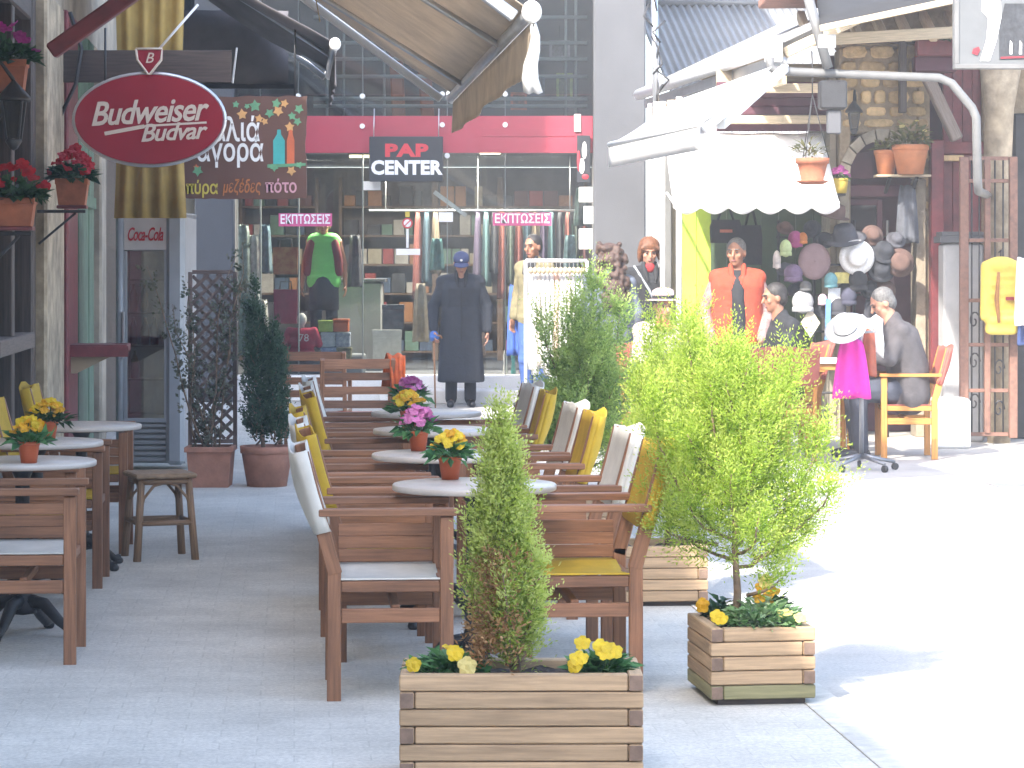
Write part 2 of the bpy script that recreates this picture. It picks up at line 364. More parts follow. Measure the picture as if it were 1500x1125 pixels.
# ================================================================ cafe building on the shaded side (local x outwards, local y along the street)
cafe = thing('cafe_building', 'old cafe front with dark window, whitewashed pier, red post and green shutter boards', 'building', (-1.65, 0, 0), TH)
WT = 4.86
def cpart(name, m, f, parent=cafe): mb = MB(); f(mb); return mb.build(name, m, parent)
cpart('wall', M['plaster'], lambda b: b.box(-0.4, 0, -12, 15.3, 0, WT))
cpart('wall', M['plaster'], lambda b: b.box(-0.4, -0.005, 15.3, 24.2, 3.35, WT))
cpart('wall', M['plaster'], lambda b: b.box(-0.42, -0.005, 23.6, 24.2, 0, 3.35))
cpart('back_wall', M['plaster'], lambda b: b.box(-3.4, -3.2, -12, 24.2, 0, WT))
cpart('roof', M['terra_old'], lambda b: b.box(-3.5, 0.22, -12.2, 24.4, WT, WT + 0.16))
win = cpart('window', M['darkwood'], lambda b: (b.box(-0.2, -0.02, 15.31, 15.5, 0, 3.3), b.box(-0.2, -0.02, 17.55, 17.75, 0, 3.3), b.box(-0.18, -0.03, 15.5, 17.55, 0, 0.5), b.box(-0.18, -0.03, 15.5, 17.55, 3.12, 3.3)))
cpart('mullion', M['darkwood'], lambda b: b.box(-0.14, -0.04, 16.45, 16.6, 0.5, 3.12), win)
cpart('transom', mat('pale_worn_wood', (0.13, 0.10, 0.085), 0.7, 0.2, 6, grain=True), lambda b: b.box(-0.13, -0.01, 15.5, 17.55, 1.02, 1.12), win)
for a, c in ((15.5, 16.45), (16.6, 17.55)):
    for z0, z1 in ((0.5, 1.02), (1.12, 3.12)): cpart('pane', M['dglass'], lambda b: b.box(-0.1, -0.09, a, c, z0, z1, 0.001), win)
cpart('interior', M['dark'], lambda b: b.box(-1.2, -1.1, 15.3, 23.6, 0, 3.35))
cpart('pier', M['whitewash'], lambda b: b.box(-0.4, 0.05, 17.76, 19.1, 0, 3.34))
cpart('post', M['red_paint'], lambda b: b.box(-0.1, 0.07, 19.2, 20.05, 0, 3.34))
for i in range(4): cpart('shutter_board', M['green_paint'], lambda b: b.box(-0.06 + 0.004 * (i % 2), 0.02 + 0.006 * (i % 2), 20.2 + i * 0.52, 20.2 + i * 0.52 + 0.505, 0, 3.34))
cpart('shutter_batten', M['green_paint'], lambda b: b.box(0.026, 0.05, 20.25, 22.2, 2.0, 2.09))
cpart('door_frame', M['darkwood'], lambda b: b.box(-0.3, 0.0, 22.3, 22.5, 0, 3.34))
cpart('door', M['darkwood'], lambda b: b.box(-0.12, -0.07, 22.51, 23.58, 0, 3.33))
nb = thing('shading_house', 'tall dark fronted house added beyond the cafe to shade the shop, mostly hidden behind the fridge', 'house', (-1.65, 0, 0), TH)  # unseen upper storeys added and sized to shade the shop front
MB().box(-3.4, -0.06, 24.27, 28.2, 2.9, 12.5).build('wall', M['plaster'], nb); MB().box(-3.4, -0.06, 24.27, 28.2, 0, 2.895).build('ground_floor', M['darkwood'], nb); MB().box(-3.5, 0.1, 24.26, 28.3, 12.51, 12.7).build('roof', M['terra_old'], nb)
# ledge: red counter shelf on a tan bracket
sh = thing('wall_shelf', 'dark red wooden counter shelf on the wall beside the drinks fridge', 'shelf', (-3.2, 19.5, 0), TH)
MB().box(0.02, 0.46, -0.22, 0.22, 0.93, 0.985).build('top', M['red_paint'], sh)
MB().box(0.02, 0.47, -0.235, -0.222, 0.90, 0.975).build('edge_board', M['red_paint'], sh)
mb = MB(); mb.prism([(0.02, 0.928), (0.40, 0.928), (0.10, 0.78), (0.02, 0.78)], -0.15, -0.1); mb.build('bracket', M['cream'], sh)
# yellow side curtain
def folds(x0, x1, y, z0, z1, n, amp, ph=0.0, nz=8, lean=0.0):
    g = []
    for i in range(nz + 1):
        t = i / nz; r = []
        for j in range(n * 6 + 1):
            s = j / (n * 6); w = 1 - 0.12 * math.sin(t * 3)
            r.append((x0 + (x1 - x0) * (0.5 + (s - 0.5) * w) + lean * t, y + amp * math.sin(s * n * 6.283 + ph + t * 0.7), z1 + (z0 - z1) * t))
        g.append(r)
    return g
M['ycurtain'] = mat('ochre_canvas', (0.46, 0.32, 0.10), 0.85, 0.12, 5, trans=0.25, stain=0.2)
tag(MB().sheet(folds(-2.82, -2.30, 19.3, 1.88, 3.8, 4, 0.035), 0.004).build('side_curtain', M['ycurtain']), 'ochre canvas side curtain hanging in folds behind the red oval sign', 'curtain')

# ================================================================ awnings
def awning(name, label, loc_y0, loc_y1, front, zf, zm, fab, near_px=None, arms=(0.25, 0.75), valance=0.25, group=None, sag=0.07, frame='alu'):
    """street awning on the cafe wall, in the cafe's local frame: front = projection"""
    t = thing(name, label, 'awning', (-1.65, 0, 0), TH, group)
    g = []
    for i in range(15):
        y = loc_y0 + (loc_y1 - loc_y0) * i / 14; r = []
        for j in range(13):
            s = j / 12; z = zm + (zf - zm) * s - sag * math.sin(math.pi * s) * (0.6 + 0.4 * math.sin(i * 1.3)) - 0.012 * math.sin(i * 2.1 + j)
            r.append((0.02 + (front - 0.02) * s, y, z))
        g.append(r)
    MB().sheet(g, 0.004).build('fabric', M[fab], t)
    g = []
    for i in range(6):
        s = i / 5; r = []
        for j in range(61):
            q = j / 60; y = loc_y0 + (loc_y1 - loc_y0) * q
            r.append((front + 0.012 + 0.012 * s * math.sin(q * 23), y, zf - 0.05 - (valance - 0.055 + 0.006 * math.sin(q * 11) + 0.003 * (j % 2)) * s))
        g.append(r)
    MB().sheet(g, 0.003).build('valance', M[fab], t)
    MB().tube([(front, loc_y0 - 0.03, zf - 0.02), (front, loc_y1 + 0.03, zf - 0.02)], 0.028, 10).build('front_bar', M['slate' if frame == 'dark' else 'steel'], t)
    for y in (loc_y0 - 0.05, loc_y1 + 0.05):
        MB().ball((front + 0.01, y, zf - 0.01), 0.042, 0.03, 0.048).build('end_cap', M['white'], t)
    MB().tube([(0.06, loc_y0, zm), (0.06, loc_y1, zm)], 0.06, 10).build('roller', M['steel'], t)
    for q in arms:
        y = loc_y0 + (loc_y1 - loc_y0) * q; mid = (front * 0.5, y + 0.35, (zm + zf) / 2 - 0.13)
        MB().tube([(0.06, y, zm - 0.12), mid, (front - 0.02, y, zf - 0.03)], 0.016, 8).build('arm', M['steel'], t)
    return t
aw = awning('beige_awning', 'large beige canvas awning with hanging valance stretched out over the centre tables', 11.1, 16.62, 2.61, 2.6, 4.45, 'beige')
MB().bar((2.55, 16.66, 2.57), (0.05, 16.66, 4.40), 0.05, 0.05).build('side_rail', M['alu'], aw)
MB().bar((2.55, 11.06, 2.57), (0.05, 11.06, 4.40), 0.05, 0.05).build('side_rail', M['steel'], aw)
MB().sheet([[(1.72 + 0.01 * i, 13.9 + 0.09 * j, 3.16 - 0.06 * i + 0.01 * math.sin(i + j)) for j in range(3)] for i in range(7)], 0.003).build('strap', M['ycurtain'], aw)
g = [[(2.625 + 0.016 * (j - 2) * (0.4 + 0.16 * i) + 0.012 * math.sin(i * 1.3), 11.055 + 0.012 * math.cos(j * 3.0), 2.55 - 0.058 * i - 0.01 * (j % 2)) for j in range(5)] for i in range(6)]
MB().sheet(g, 0.003).build('sunlit_corner', M['wcanvas'], aw)  # sunlit end of the beige valance, its brightness put into white cloth
aw2 = awning('slate_awning', 'dark slate canvas awning half rolled out behind the brown cafe sign', 19.5, 22.5, 1.93, 3.14, 4.6, 'slate', valance=0.3, sag=0.22)
MB().bar((1.9, 22.54, 3.1), (0.05, 22.54, 4.56), 0.05, 0.05).build('side_rail', M['alu'], aw2)
MB().sheet([[(0.3 + 1.3 * j / 8, 22.62 + 0.02 * math.sin(j * 1.9), 3.66 - 0.62 * i / 4 + 0.0 * j) for j in range(9)] for i in range(5)], 0.004).build('side_panel', M['slate'], aw2)
MB().bar((0.2, 22.62, 3.03), (1.66, 22.62, 3.03), 0.04, 0.04).build('hem_bar', M['iron'], aw2)
# timber brace under the beige awning
st = P(80, 76, 14.5); tag(MB().bar((st.x - 0.02, 14.5, st.z - 0.0), (P(230, -34, 14.5).x, 14.5, P(230, -34, 14.5).z), 0.08, 0.085).build('timber_brace', M['red_paint']), 'dark red diagonal timber brace rising from the wall under the beige awning', 'brace')

# ================================================================ signs
M['sign_red'] = mat('enamel_red', (0.27, 0.012, 0.026), 0.35, 0.06, 4)
M['sign_cream'] = mat('cream_lettering', (0.62, 0.52, 0.42), 0.5, 0.05)
M['dark_brown'] = mat('brown_sign_board', (0.115, 0.055, 0.04), 0.7, 0.18, 5, grain=True)
YS = 18.5
sgn = thing('oval_sign', 'red oval beer sign with cream script and a small shield on top', 'sign', (P(219, 0, YS).x, YS, P(0, 175, YS).z), 0.0)
a_, b_ = S(110, YS), S(67, YS)
def ell(k, y, n=48, e=0.0): return [((a_ + e) * k * math.cos(2 * math.pi * i / n), y, (b_ + e) * k * math.sin(2 * math.pi * i / n)) for i in range(n)]
def disc(n, y0, y1, e):
    mb = MB(); mb.add(ell(1, y0, n, e) + ell(1, y1, n, e), [tuple(range(n)), tuple(range(2 * n - 1, n - 1, -1))] + [(i + n, (i + 1) % n + n, (i + 1) % n, i) for i in range(n)]); return mb
disc(48, -0.03, 0.03, -0.008).build('panel', M['sign_red'], sgn)
mb = MB(); pts = ell(1, -0.0, 48, 0.0); mb.tube(pts + [pts[0]], 0.016, 8, cap=False); rim = mb.build('rim', M['steel'], sgn)
letters('Budweiser', sgn, (-0.012, -0.033, 0.045), 0.225, M['sign_cream'], w=S(173, YS), ry=R(-3), shear=0.35, bold=0.004, sp=0.93)
letters('Budvar', sgn, (0.155, -0.033, -0.09), 0.165, M['sign_cream'], w=S(98, YS), ry=R(-3), shear=0.35, bold=0.003, sp=0.93)
mb = MB(); mb.bar((-0.30, -0.032, -0.098), (-0.03, -0.032, -0.048), 0.003, 0.026); mb.bar((-0.03, -0.032, -0.046), (0.39, -0.032, -0.022), 0.003, 0.014); mb.build('flourish', M['sign_cream'], sgn)
shp = [(-0.085, 0.475), (0.09, 0.475), (0.085, 0.40), (0.01, 0.305), (-0.005, 0.305), (-0.075, 0.40)]
mb = MB(); mb.prism(shp, -0.045, 0.02); shd = mb.build('shield', M['sign_red'], sgn)
mb = MB(); pts = [(x, -0.046, z) for x, z in shp]; mb.tube(pts + [pts[0]], 0.009, 6); mb.build('shield_rim', M['sign_cream'], shd)
letters('B', shd, (0.002, -0.049, 0.41), 0.10, M['sign_cream'], shear=0.3)
MB().tube([(0.05, 0.0, 0.46), (0.33, 0.0, 0.78)], 0.009, 8).build('hanger_rod', M['alu'], sgn)
MB().tube([(-0.3, 0.0, 0.17), (-0.3, 0.0, 0.62)], 0.008, 8).build('hanger_rod', M['iron'], sgn)
# dark board carrying it
bd = thing('bracket_board', 'long dark timber board projecting from the wall behind the red oval sign', 'board', (0, 0, 0))
MB().box(-3.2, P(340, 0, 19).x, 18.97, 19.0, P(0, 121, 19).z, P(0, 74, 19).z).build('board', M['darkwood'], bd)
x1 = P(341, 0, 19).x; MB().bar((x1, 18.985, P(0, 122, 19).z), (x1 + 0.03, 18.985, P(0, 70, 19).z), 0.035, 0.012).build('end_trim', M['steel'], bd)
MB().tube([(-3.14, 18.9, 2.55), (-3.02, 18.9, 2.80), (-2.98, 18.9, 3.05), (-3.06, 18.9, 3.3)], 0.014, 8).build('scroll_bracket', M['iron'], bd)
# brown cafe sign
YB = 19.8
bs = thing('cafe_sign', 'brown painted cafe board with white Greek lettering, vines and two bottles', 'sign', (P(349, 0, YB).x, YB, P(0, 216, YB).z), 0)
w2, h2 = S(101, YB), S(76, YB)
jag = []
for i in range(20): jag.append((-w2 + 2 * w2 * i / 19 , -h2 + (0.012 * rnd.random())))
for i in range(12): jag.append((w2 - 0.015 * rnd.random(), -h2 + 2 * h2 * (i + 0.5) / 12))
for i in range(20): jag.append((w2 - 2 * w2 * i / 19, h2 - 0.012 * rnd.random()))
for i in range(12): jag.append((-w2 + 0.015 * rnd.random(), h2 - 2 * h2 * (i + 0.5) / 12))
mb = MB(); mb.prism(jag, -0.015, 0.015); mb.build('board', M['dark_brown'], bs)
def bp(px, py): return ((px - 349) * YB / F, -0.0175, (216 - py) * YB / F)
mw = mat('sign_white', (0.75, 0.75, 0.72), 0.6, 0.05); myl = mat('sign_yellow', (0.55, 0.45, 0.07), 0.6, 0.05); mor = mat('sign_orange', (0.42, 0.15, 0.045), 0.6, 0.05); mpk = mat('sign_pink', (0.6, 0.32, 0.36), 0.6, 0.05)
letters('παλιά', bs, bp(336, 192), 0.235, mw, w=S(90, YB), bold=0.004)
letters('αγορά', bs, bp(337, 222), 0.225, mw, w=S(98, YB), bold=0.004)
letters('μπύρα', bs, bp(291, 276), 0.13, myl, w=S(56, YB), bold=0.002)
letters('μεζέδες', bs, bp(354, 274), 0.13, mor, w=S(56, YB), shear=0.2, bold=0.002)
letters('πότο', bs, bp(412, 274), 0.13, mpk, w=S(46, YB), bold=0.002)
mteal = mat('bottle_teal', (0.05, 0.34, 0.32), 0.5, 0.1); mbo = mat('bottle_orange', (0.5, 0.12, 0.05), 0.5, 0.1); mlf = mat('sign_leaf_green', (0.12, 0.30, 0.16), 0.6, 0.2); mlo = mat('sign_leaf_orange', (0.58, 0.32, 0.12), 0.6, 0.15)
def flat(poly, y0, m, name, parent): mb = MB(); mb.prism(poly, y0 - 0.003, y0); return mb.build(name, m, parent)
for cx_, w_, m_, tp in ((409, 17, mteal, 190), (426, 11, mbo, 185)):
    q = [(cx_ - w_ / 2, 243), (cx_ + w_ / 2, 243), (cx_ + w_ / 2, 206), (cx_ + 3, 197), (cx_ + 2.5, tp), (cx_ - 2.5, tp), (cx_ - 3, 197), (cx_ - w_ / 2, 206)]
    flat([(bp(*p)[0], bp(*p)[2]) for p in q], -0.0155, m_, 'painted_bottle', bs)
def leafpoly(c, r, rot):
    return [(c[0] + r * k * math.cos(rot + i * math.pi / 5), c[2] + r * k * math.sin(rot + i * math.pi / 5)) for i, k in enumerate([1, .55, .95, .5, .9, .5, .9, .5, .95, .55])]
for (lx, ly, lr, mm_) in ((355, 168, 9, mlo), (374, 155, 10, mlf), (380, 174, 7, mlo), (395, 166, 8, mlf), (408, 163, 9, mlo), (405, 152, 8, mlf), (417, 152, 7, mlo), (428, 170, 7, mlf), (425, 186, 8, mlo), (436, 178, 7, mlf), (346, 153, 6, mlf), (290, 250, 9, mlf), (288, 245, 5, mbo), (402, 245, 7, mlf), (427, 250, 8, mlo), (439, 242, 6, mlf), (388, 178, 6, mlo), (438, 160, 8, mlf), (362, 156, 5, mlf)):
    flat(leafpoly(bp(lx, ly), S(lr, YB), rnd.random() * 6), -0.0156 - 0.0012 * rnd.random(), mm_, 'painted_leaf', bs)
flat([(bp(*p)[0], bp(*p)[2]) for p in ((392, 246), (448, 243), (448, 239), (392, 241))], -0.0158, mlf, 'painted_ledge', bs)
for xx in (268, 432):
    q = bp(xx, 141); MB().tube([(q[0], 0, h2 - 0.01), (q[0], 0, h2 + 0.55)], 0.008, 6).build('hanger_rod', M['iron'], bs)

# ================================================================ drinks fridge
YF = 20.5
fr = thing('drinks_fridge', 'tall grey glass door drinks fridge with red script on its header', 'fridge', (P(222, 0, YF).x, YF, 0), R(-3))
mfg = mat('fridge_grey', (0.30, 0.31, 0.32), 0.4, 0.08, 3, stain=0.15); mfl = mat('fridge_silver', (0.34, 0.36, 0.38), 0.35, 0.05)
mfd = mat('fridge_interior', (0.62, 0.65, 0.66), 0.6, 0.1)
w_ = 0.255
b = MB(); b.box(-w_, -w_ + 0.035, 0, 0.5, 0.06, 1.93); b.box(w_ - 0.035, w_, 0.0, 0.5, 0.06, 1.93); b.box(-w_, w_, 0.0, 0.5, 1.9, 1.94); b.box(-w_ + 0.035, w_ - 0.035, 0.46, 0.5, 0.06, 1.9); b.box(-w_ + 0.035, w_ - 0.035, 0.02, 0.46, 0.06, 0.42)
b.build('cabinet', mfg, fr)
b = MB(); b.tube([(-w_ + 0.02, -0.02, 0.12), (-w_ + 0.02, -0.02, 1.95)], 0.03, 10); b.build('side_trim', mfl, fr)
b = MB(); b.bar((w_ - 0.07, -0.02, 0.05), (w_ - 0.07, -0.02, 1.95), 0.14, 0.075, up=(0, 1, 0), c=0.03); b.build('side_trim', mfl, fr)
MB().box(-w_ + 0.05, w_ - 0.13, -0.03, 0.01, 1.66, 1.90).build('header', mat('header_white', (0.55, 0.52, 0.5), 0.5, 0.06), fr)
letters('Coca-Cola', fr, (-0.045, -0.034, 1.775), 0.14, mat('script_red', (0.45, 0.02, 0.03), 0.5, 0.05), w=0.27, shear=0.35, bold=0.002, sp=0.9)
dr = MB(); dr.box(-w_ + 0.05, -w_ + 0.075, -0.03, 0.005, 0.4, 1.655); dr.box(w_ - 0.155, w_ - 0.13, -0.03, 0.005, 0.4, 1.655); dr.box(-w_ + 0.05, w_ - 0.13, -0.03, 0.005, 0.37, 0.4); door = dr.build('door', mfl, fr)
MB().box(-w_ + 0.075, w_ - 0.155, -0.016, -0.010, 0.4, 1.655, 0.001).build('pane', glass_mat('fridge_glass', (0.8, 0.83, 0.84), 3.2), door)
MB().box(-w_ + 0.045, -w_ + 0.06, -0.065, -0.045, 0.85, 1.2).build('handle', M['steel'], door)
MB().box(-w_ + 0.045, w_ - 0.035, 0.24, 0.255, 0.43, 1.88).build('back_panel', mfd, fr)
for z in (0.68, 0.93, 1.18, 1.43):
    MB().box(-w_ + 0.04, w_ - 0.04, 0.03, 0.235, z, z + 0.014).build('shelf', mfl, fr)
g = MB()
for i in range(7): g.box(-w_ + 0.05, w_ - 0.14, -0.012 - 0.004, 0.018, 0.08 + i * 0.042, 0.08 + i * 0.042 + 0.026)
g.build('grille', mfg, fr)
bm_ = MB(); bm_.lathe([(0.0, 0), (0.03, 0), (0.032, 0.02), (0.032, 0.13), (0.012, 0.18), (0.012, 0.21), (0, 0.21)], 12)
mdb = mat('drink_brown', (0.05, 0.02, 0.015), 0.3, 0.2, rand=0.4); me_b = bm_.mesh('bottle', mdb)
mdr = mat('drink_red', (0.3, 0.03, 0.03), 0.4, 0.2, rand=0.3); me_r = bm_.mesh('bottle', mdr)
for k, (bx_, z, mm_) in enumerate([(-0.16, 1.194, 0), (-0.08, 1.194, 0), (-0.16, 0.944, 0), (-0.07, 0.944, 1), (0.0, 0.944, 0), (-0.15, 0.694, 0)]):
    o = inst(me_r if mm_ else me_b, 'bottle', None, fr.matrix_basis @ Vector((bx_, 0.12, z)))
    tag(o, ['dark bottle at the left of the second shelf from the top in the fridge', 'dark bottle second from left on the second shelf from the top in the fridge', 'dark bottle at the left of the middle shelf in the fridge', 'red bottle on the middle shelf in the fridge', 'dark bottle right of the red bottle on the middle fridge shelf', 'dark bottle alone on the lowest shelf of the fridge'][k], 'bottle', 'bottles in the fridge')
# ================================================================ glass fronted shop across the end of the street
YG = 31.0
shop = thing('glass_shop', 'two storey glass fronted shop with red fascia and grey pillars across the street end', 'shop', (0, YG, 0))
def X31(px, Y=YG): return (px - CX) * Y / F
def Z31(py, Y=YG): return H - (py - HY) * Y / F
def spart(name, m, f, parent=shop): mb = MB(); f(mb); return mb.build(name, m, parent)
xl, xr = X31(345), X31(868)
spart('plinth', M['white'], lambda b: b.box(xl, xr, -0.12, 0.3, 0, 0.30))
spart('step', M['white'], lambda b: b.box(X31(560), xr + 0.1, -0.62, -0.125, 0, 0.155))
spart('floor', M['grey'], lambda b: b.box(xl - 1, xr + 0.58, 0.31, 7.2, 0.2, 0.295))
spart('pillar', M['grey'], lambda b: b.box(xr + 0.005, X31(944), -0.35, 0.4, 0, 7.5))
spart('pillar', M['grey'], lambda b: b.box(X31(288), xl - 0.005, -0.2, 0.4, 0, 7.5))
spart('roof', M['grey'], lambda b: b.box(xl - 0.7, xr + 0.6, -0.2, 8, 7.51, 7.8))
spart('fascia', M['band'], lambda b: b.box(xl, xr, -0.022, -0.004, Z31(224), Z31(170)))
spart('fascia_trim', M['band'], lambda b: b.box(xl + 2.8, xr - 0.2, -0.03, -0.023, Z31(200), Z31(188)))
spart('mezzanine', M['grey_dark'], lambda b: b.box(xl - 1, xr + 0.49, 0.21, 7.1, Z31(212), Z31(180)))
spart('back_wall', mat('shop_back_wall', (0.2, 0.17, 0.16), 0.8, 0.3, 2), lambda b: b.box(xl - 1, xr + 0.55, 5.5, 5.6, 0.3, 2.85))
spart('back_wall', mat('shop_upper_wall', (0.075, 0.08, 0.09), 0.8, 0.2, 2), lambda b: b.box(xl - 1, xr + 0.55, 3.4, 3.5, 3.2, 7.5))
spart('side_wall', M['grey_dark'], lambda b: b.box(xl - 0.98, xl - 0.9, 0.42, 7.0, 0.3, 7.5))
spart('side_wall', M['grey_dark'], lambda b: b.box(xr + 0.5, xr + 0.58, 0.42, 7.0, 0.3, 7.5))
seams = [345, 381, 437, 531, 655, 740, 868]
for a, c in zip(seams[:-1], seams[1:]):
    for z0, z1 in ((0.305, Z31(226)), (Z31(226) + 0.012, Z31(140)), (Z31(140) + 0.012, 7.45)):
        spart('glass_pane', M['glass'], lambda b: b.box(X31(a) + 0.006, X31(c) - 0.006, 0.0, 0.012, z0, z1, 0.001))
for px in seams[1:-1]:
    spart('glass_fin', mat('fin_grey', (0.22, 0.25, 0.25), 0.4, 0.05), lambda b: b.box(X31(px) - 0.005, X31(px) + 0.005, 0.02, 0.14, 0.3, 7.4, 0.001))
for px, py in ((437, 141), (531, 141), (648, 138), (531, 185), (648, 183), (655, 228), (740, 138), (740, 183)):
    b = MB(); b.tube([(X31(px), -0.05, Z31(py)), (X31(px), 0.12, Z31(py))], 0.03, 10); b.build('fixing_bolt', M['white'], shop)
mrail = mat('rail_grey', (0.34, 0.38, 0.38), 0.4, 0.05)
for py in (58, 82, 108, 141, 152, 20): spart('rail', mrail, lambda b: b.tube([(X31(455), 0.45, Z31(py)), (X31(862), 0.45, Z31(py))], 0.022, 8))
for px in (475, 500, 560, 700, 830, 845): spart('baluster', mrail, lambda b: b.tube([(X31(px), 0.47, 3.2), (X31(px), 0.47, 4.9)], 0.016, 8))
mopil = mat('orange_column', (0.38, 0.12, 0.05), 0.6, 0.1)
for px, t in ((577, -8), (620, -16)):
    spart('inner_column', mopil, lambda b: b.bar((X31(px + 10, 33), 1.9, 3.0), (X31(px + t, 33), 1.9, 6), 0.16, 0.16))
mlampw = bpy.data.materials.new('warm_lamp'); mlampw.use_nodes = True
mlampw.node_tree.nodes['Principled BSDF'].inputs['Emission Color'].default_value = (1, 0.85, 0.5, 1); mlampw.node_tree.nodes['Principled BSDF'].inputs['Emission Strength'].default_value = 0.9
for px, py in ((527, 229), (718, 224)):
    t = thing('ceiling_lamp', ('lit strip lamp under the shop ceiling left of the black shop sign' if px < 600 else 'lit strip lamp under the shop ceiling right of the black shop sign'), 'lamp', (X31(px, 32), 32, Z31(py, 32)), group='ceiling strip lamps')
    MB().box(-0.12, 0.12, -0.04, 0.04, -0.016, 0.016).build('diffuser', mlampw, t); MB().box(-0.13, 0.13, -0.05, 0.05, 0.018, 0.04).build('housing', M['grey'], t)
    MB().tube([(0, 0, 0.04), (0, 0, 0.2)], 0.01, 6).build('hanger_rod', M['grey'], t)
    al = bpy.data.lights.new('lamp_light', 'AREA'); al.shape = 'RECTANGLE'; al.size = 1.6; al.size_y = 0.5; al.energy = 60; al.color = (1.0, 0.9, 0.76)
    lo = bpy.data.objects.new('lamp_light', al); COL.objects.link(lo); lo.parent = t; lo.location = (0, 0.3, -0.03)
spart('ceiling', M['grey_dark'], lambda b: b.box(xl - 0.85, xr + 0.48, 0.5, 5.45, 2.88, 2.92))

# shelves of goods along the back wall
mshelf = mat('shelf_board', (0.2, 0.13, 0.09), 0.7, 0.15)
GOODS = [mat('goods_%d' % i, c, 0.7, 0.15) for i, c in enumerate([(0.40, 0.07, 0.06), (0.45, 0.2, 0.08), (0.1, 0.14, 0.22), (0.45, 0.38, 0.28), (0.07, 0.07, 0.08), (0.2, 0.09, 0.08), (0.16, 0.26, 0.2), (0.55, 0.5, 0.46)])]
names = ['goods_boxes', ]
me_box = {}
def box_mesh(key, w, d, h, m):
    if key not in me_box: b = MB(); b.box(-w / 2, w / 2, -d / 2, d / 2, 0, h, 0.006); me_box[key] = b.mesh('goods_box', m)
    return me_box[key]
nsh = 0
for (pa, pb_, side) in ((355, 470, 'left'), (500, 640, 'centre'), (640, 735, 'cd'), (735, 862, 'right')):
    Y = 36.0; x0, x1 = X31(pa, Y), X31(pb_, Y) - 0.04
    u = thing('shelf_unit', {'left': 'wooden shelf unit of goods deep in the shop behind the green mannequin', 'centre': 'wooden shelf unit of goods deep in the shop below the black sign', 'cd': 'wooden shelf unit of goods deep in the shop above the man with cane', 'right': 'wooden shelf unit of goods deep in the shop behind the khaki jacket'}[side], 'shelves', ((x0 + x1) / 2, Y, 0.296), 0, 'shelf units deep in the shop')
    hw = (x1 - x0) / 2
    for s in (-1, 1): MB().box(s * hw - 0.02, s * hw + 0.02, -0.2, 0.2, 0, 2.4).build('side_panel', mshelf, u)
    zz = [0.1, 0.48, 0.86, 1.24, 1.62, 2.0]
    for z in zz: MB().box(-hw + 0.021, hw - 0.021, -0.2, 0.2, z, z + 0.025).build('shelf', mshelf, u)
    for z in zz:
        x = -hw + 0.05
        while x < hw - 0.16:
            w = rnd.choice([0.1, 0.14, 0.18]); k = rnd.randrange(8); h = rnd.choice([0.14, 0.2, 0.26])
            o = inst(box_mesh((w, h, k), w, 0.24, h, GOODS[k]), 'goods_box', None, ((x0 + x1) / 2 + x + w / 2, Y - 0.06, 0.296 + z + 0.026))
            tag(o, 'small packed box of goods on a shelf deep inside the glass shop', 'box', 'boxes on the shop shelves'); x += w + 0.015 + (0.1 if rnd.random() < 0.15 else 0)
# black hanging shop sign
ps = thing('shop_sign', 'black square shop sign hung before the glass with red and white lettering', 'sign', (X31(595, 30.8), 30.8, Z31(233, 30.8)))
hw, hh = S(54, 30.8), S(33, 30.8)
MB().box(-hw, hw, -0.03, 0.03, -hh, hh, 0.006).build('panel', mat('sign_black', (0.022, 0.024, 0.03), 0.45, 0.1), ps)
for s in (-1, 1): MB().tube([(s * (hw - 0.05), 0, hh), (s * (hw - 0.05), 0.1, hh + 0.32)], 0.006, 6).build('hanger_rod', M['steel'], ps)
msr = mat('letter_red', (0.55, 0.03, 0.045), 0.4, 0.05); msw = mat('letter_white', (0.8, 0.8, 0.8), 0.4, 0.03)
letters('PAP', ps, (0.0, -0.033, 0.09), 0.19, msr, w=S(63, YG), bold=0.010, sp=1.1)
letters('CENTER', ps, (0.0, -0.033, -0.105), 0.21, msw, w=S(104, YG), bold=0.010, sp=1.05)
# pink sale strips
mpink = mat('pink_strip', (0.55, 0.08, 0.22), 0.5, 0.06)
for px, py, lab in ((447, 322, 'pink sale strip with white Greek capitals above the green mannequin'), (765, 321, 'pink sale strip with white Greek capitals above the man in khaki jacket')):
    t = thing('sale_strip', lab, 'sign', (X31(px, 30.95), 30.97, Z31(py, 30.95)), R(0), 'pink sale strips on the shop glass')
    w = S(78 if px < 600 else 86, YG) / 2; MB().box(-w, w, -0.004, 0.004, -S(9.5, YG), S(9.5, YG), 0.001).build('strip', mpink, t)
    letters('ΕΚΠΤΩΣΕΙΣ', t, (0, -0.006, 0), 0.14, msw, w=w * 1.86, bold=0.003)
# small notices on the glass
def notice(name, px, py, w, h, m, label, Y=30.975):
    t = MB().box(X31(px, Y) - S(w, Y) / 2, X31(px, Y) + S(w, Y) / 2, Y - 0.003, Y + 0.003, Z31(py, Y) - S(h, Y) / 2, Z31(py, Y) + S(h, Y) / 2, 0.001).build(name, m); tag(t, label, 'notice')
notice('paper_notice', 545, 272, 25, 13, M['white'], 'small white notice stuck under the lower left corner of the black sign')
notice('paper_notice', 653, 318, 21, 14, M['white'], 'small white notice stuck on the glass above the navy cap')
notice('paper_notice', 598, 369, 35, 9, M['white'], 'narrow white notice low on the glass door below the round sticker')
dst = thing('round_sticker', 'small round red and white prohibition sticker with stem on the glass door', 'sticker', (X31(597), 30.97, Z31(327)))
b = MB(); b.tube([(0, -0.004, 0), (0, 0.004, 0)], 0.06, 20); b.build('disc', msr, dst); b = MB(); b.tube([(0, -0.007, 0), (0, -0.0045, 0)], 0.043, 20); b.build('face', M['white'], dst)
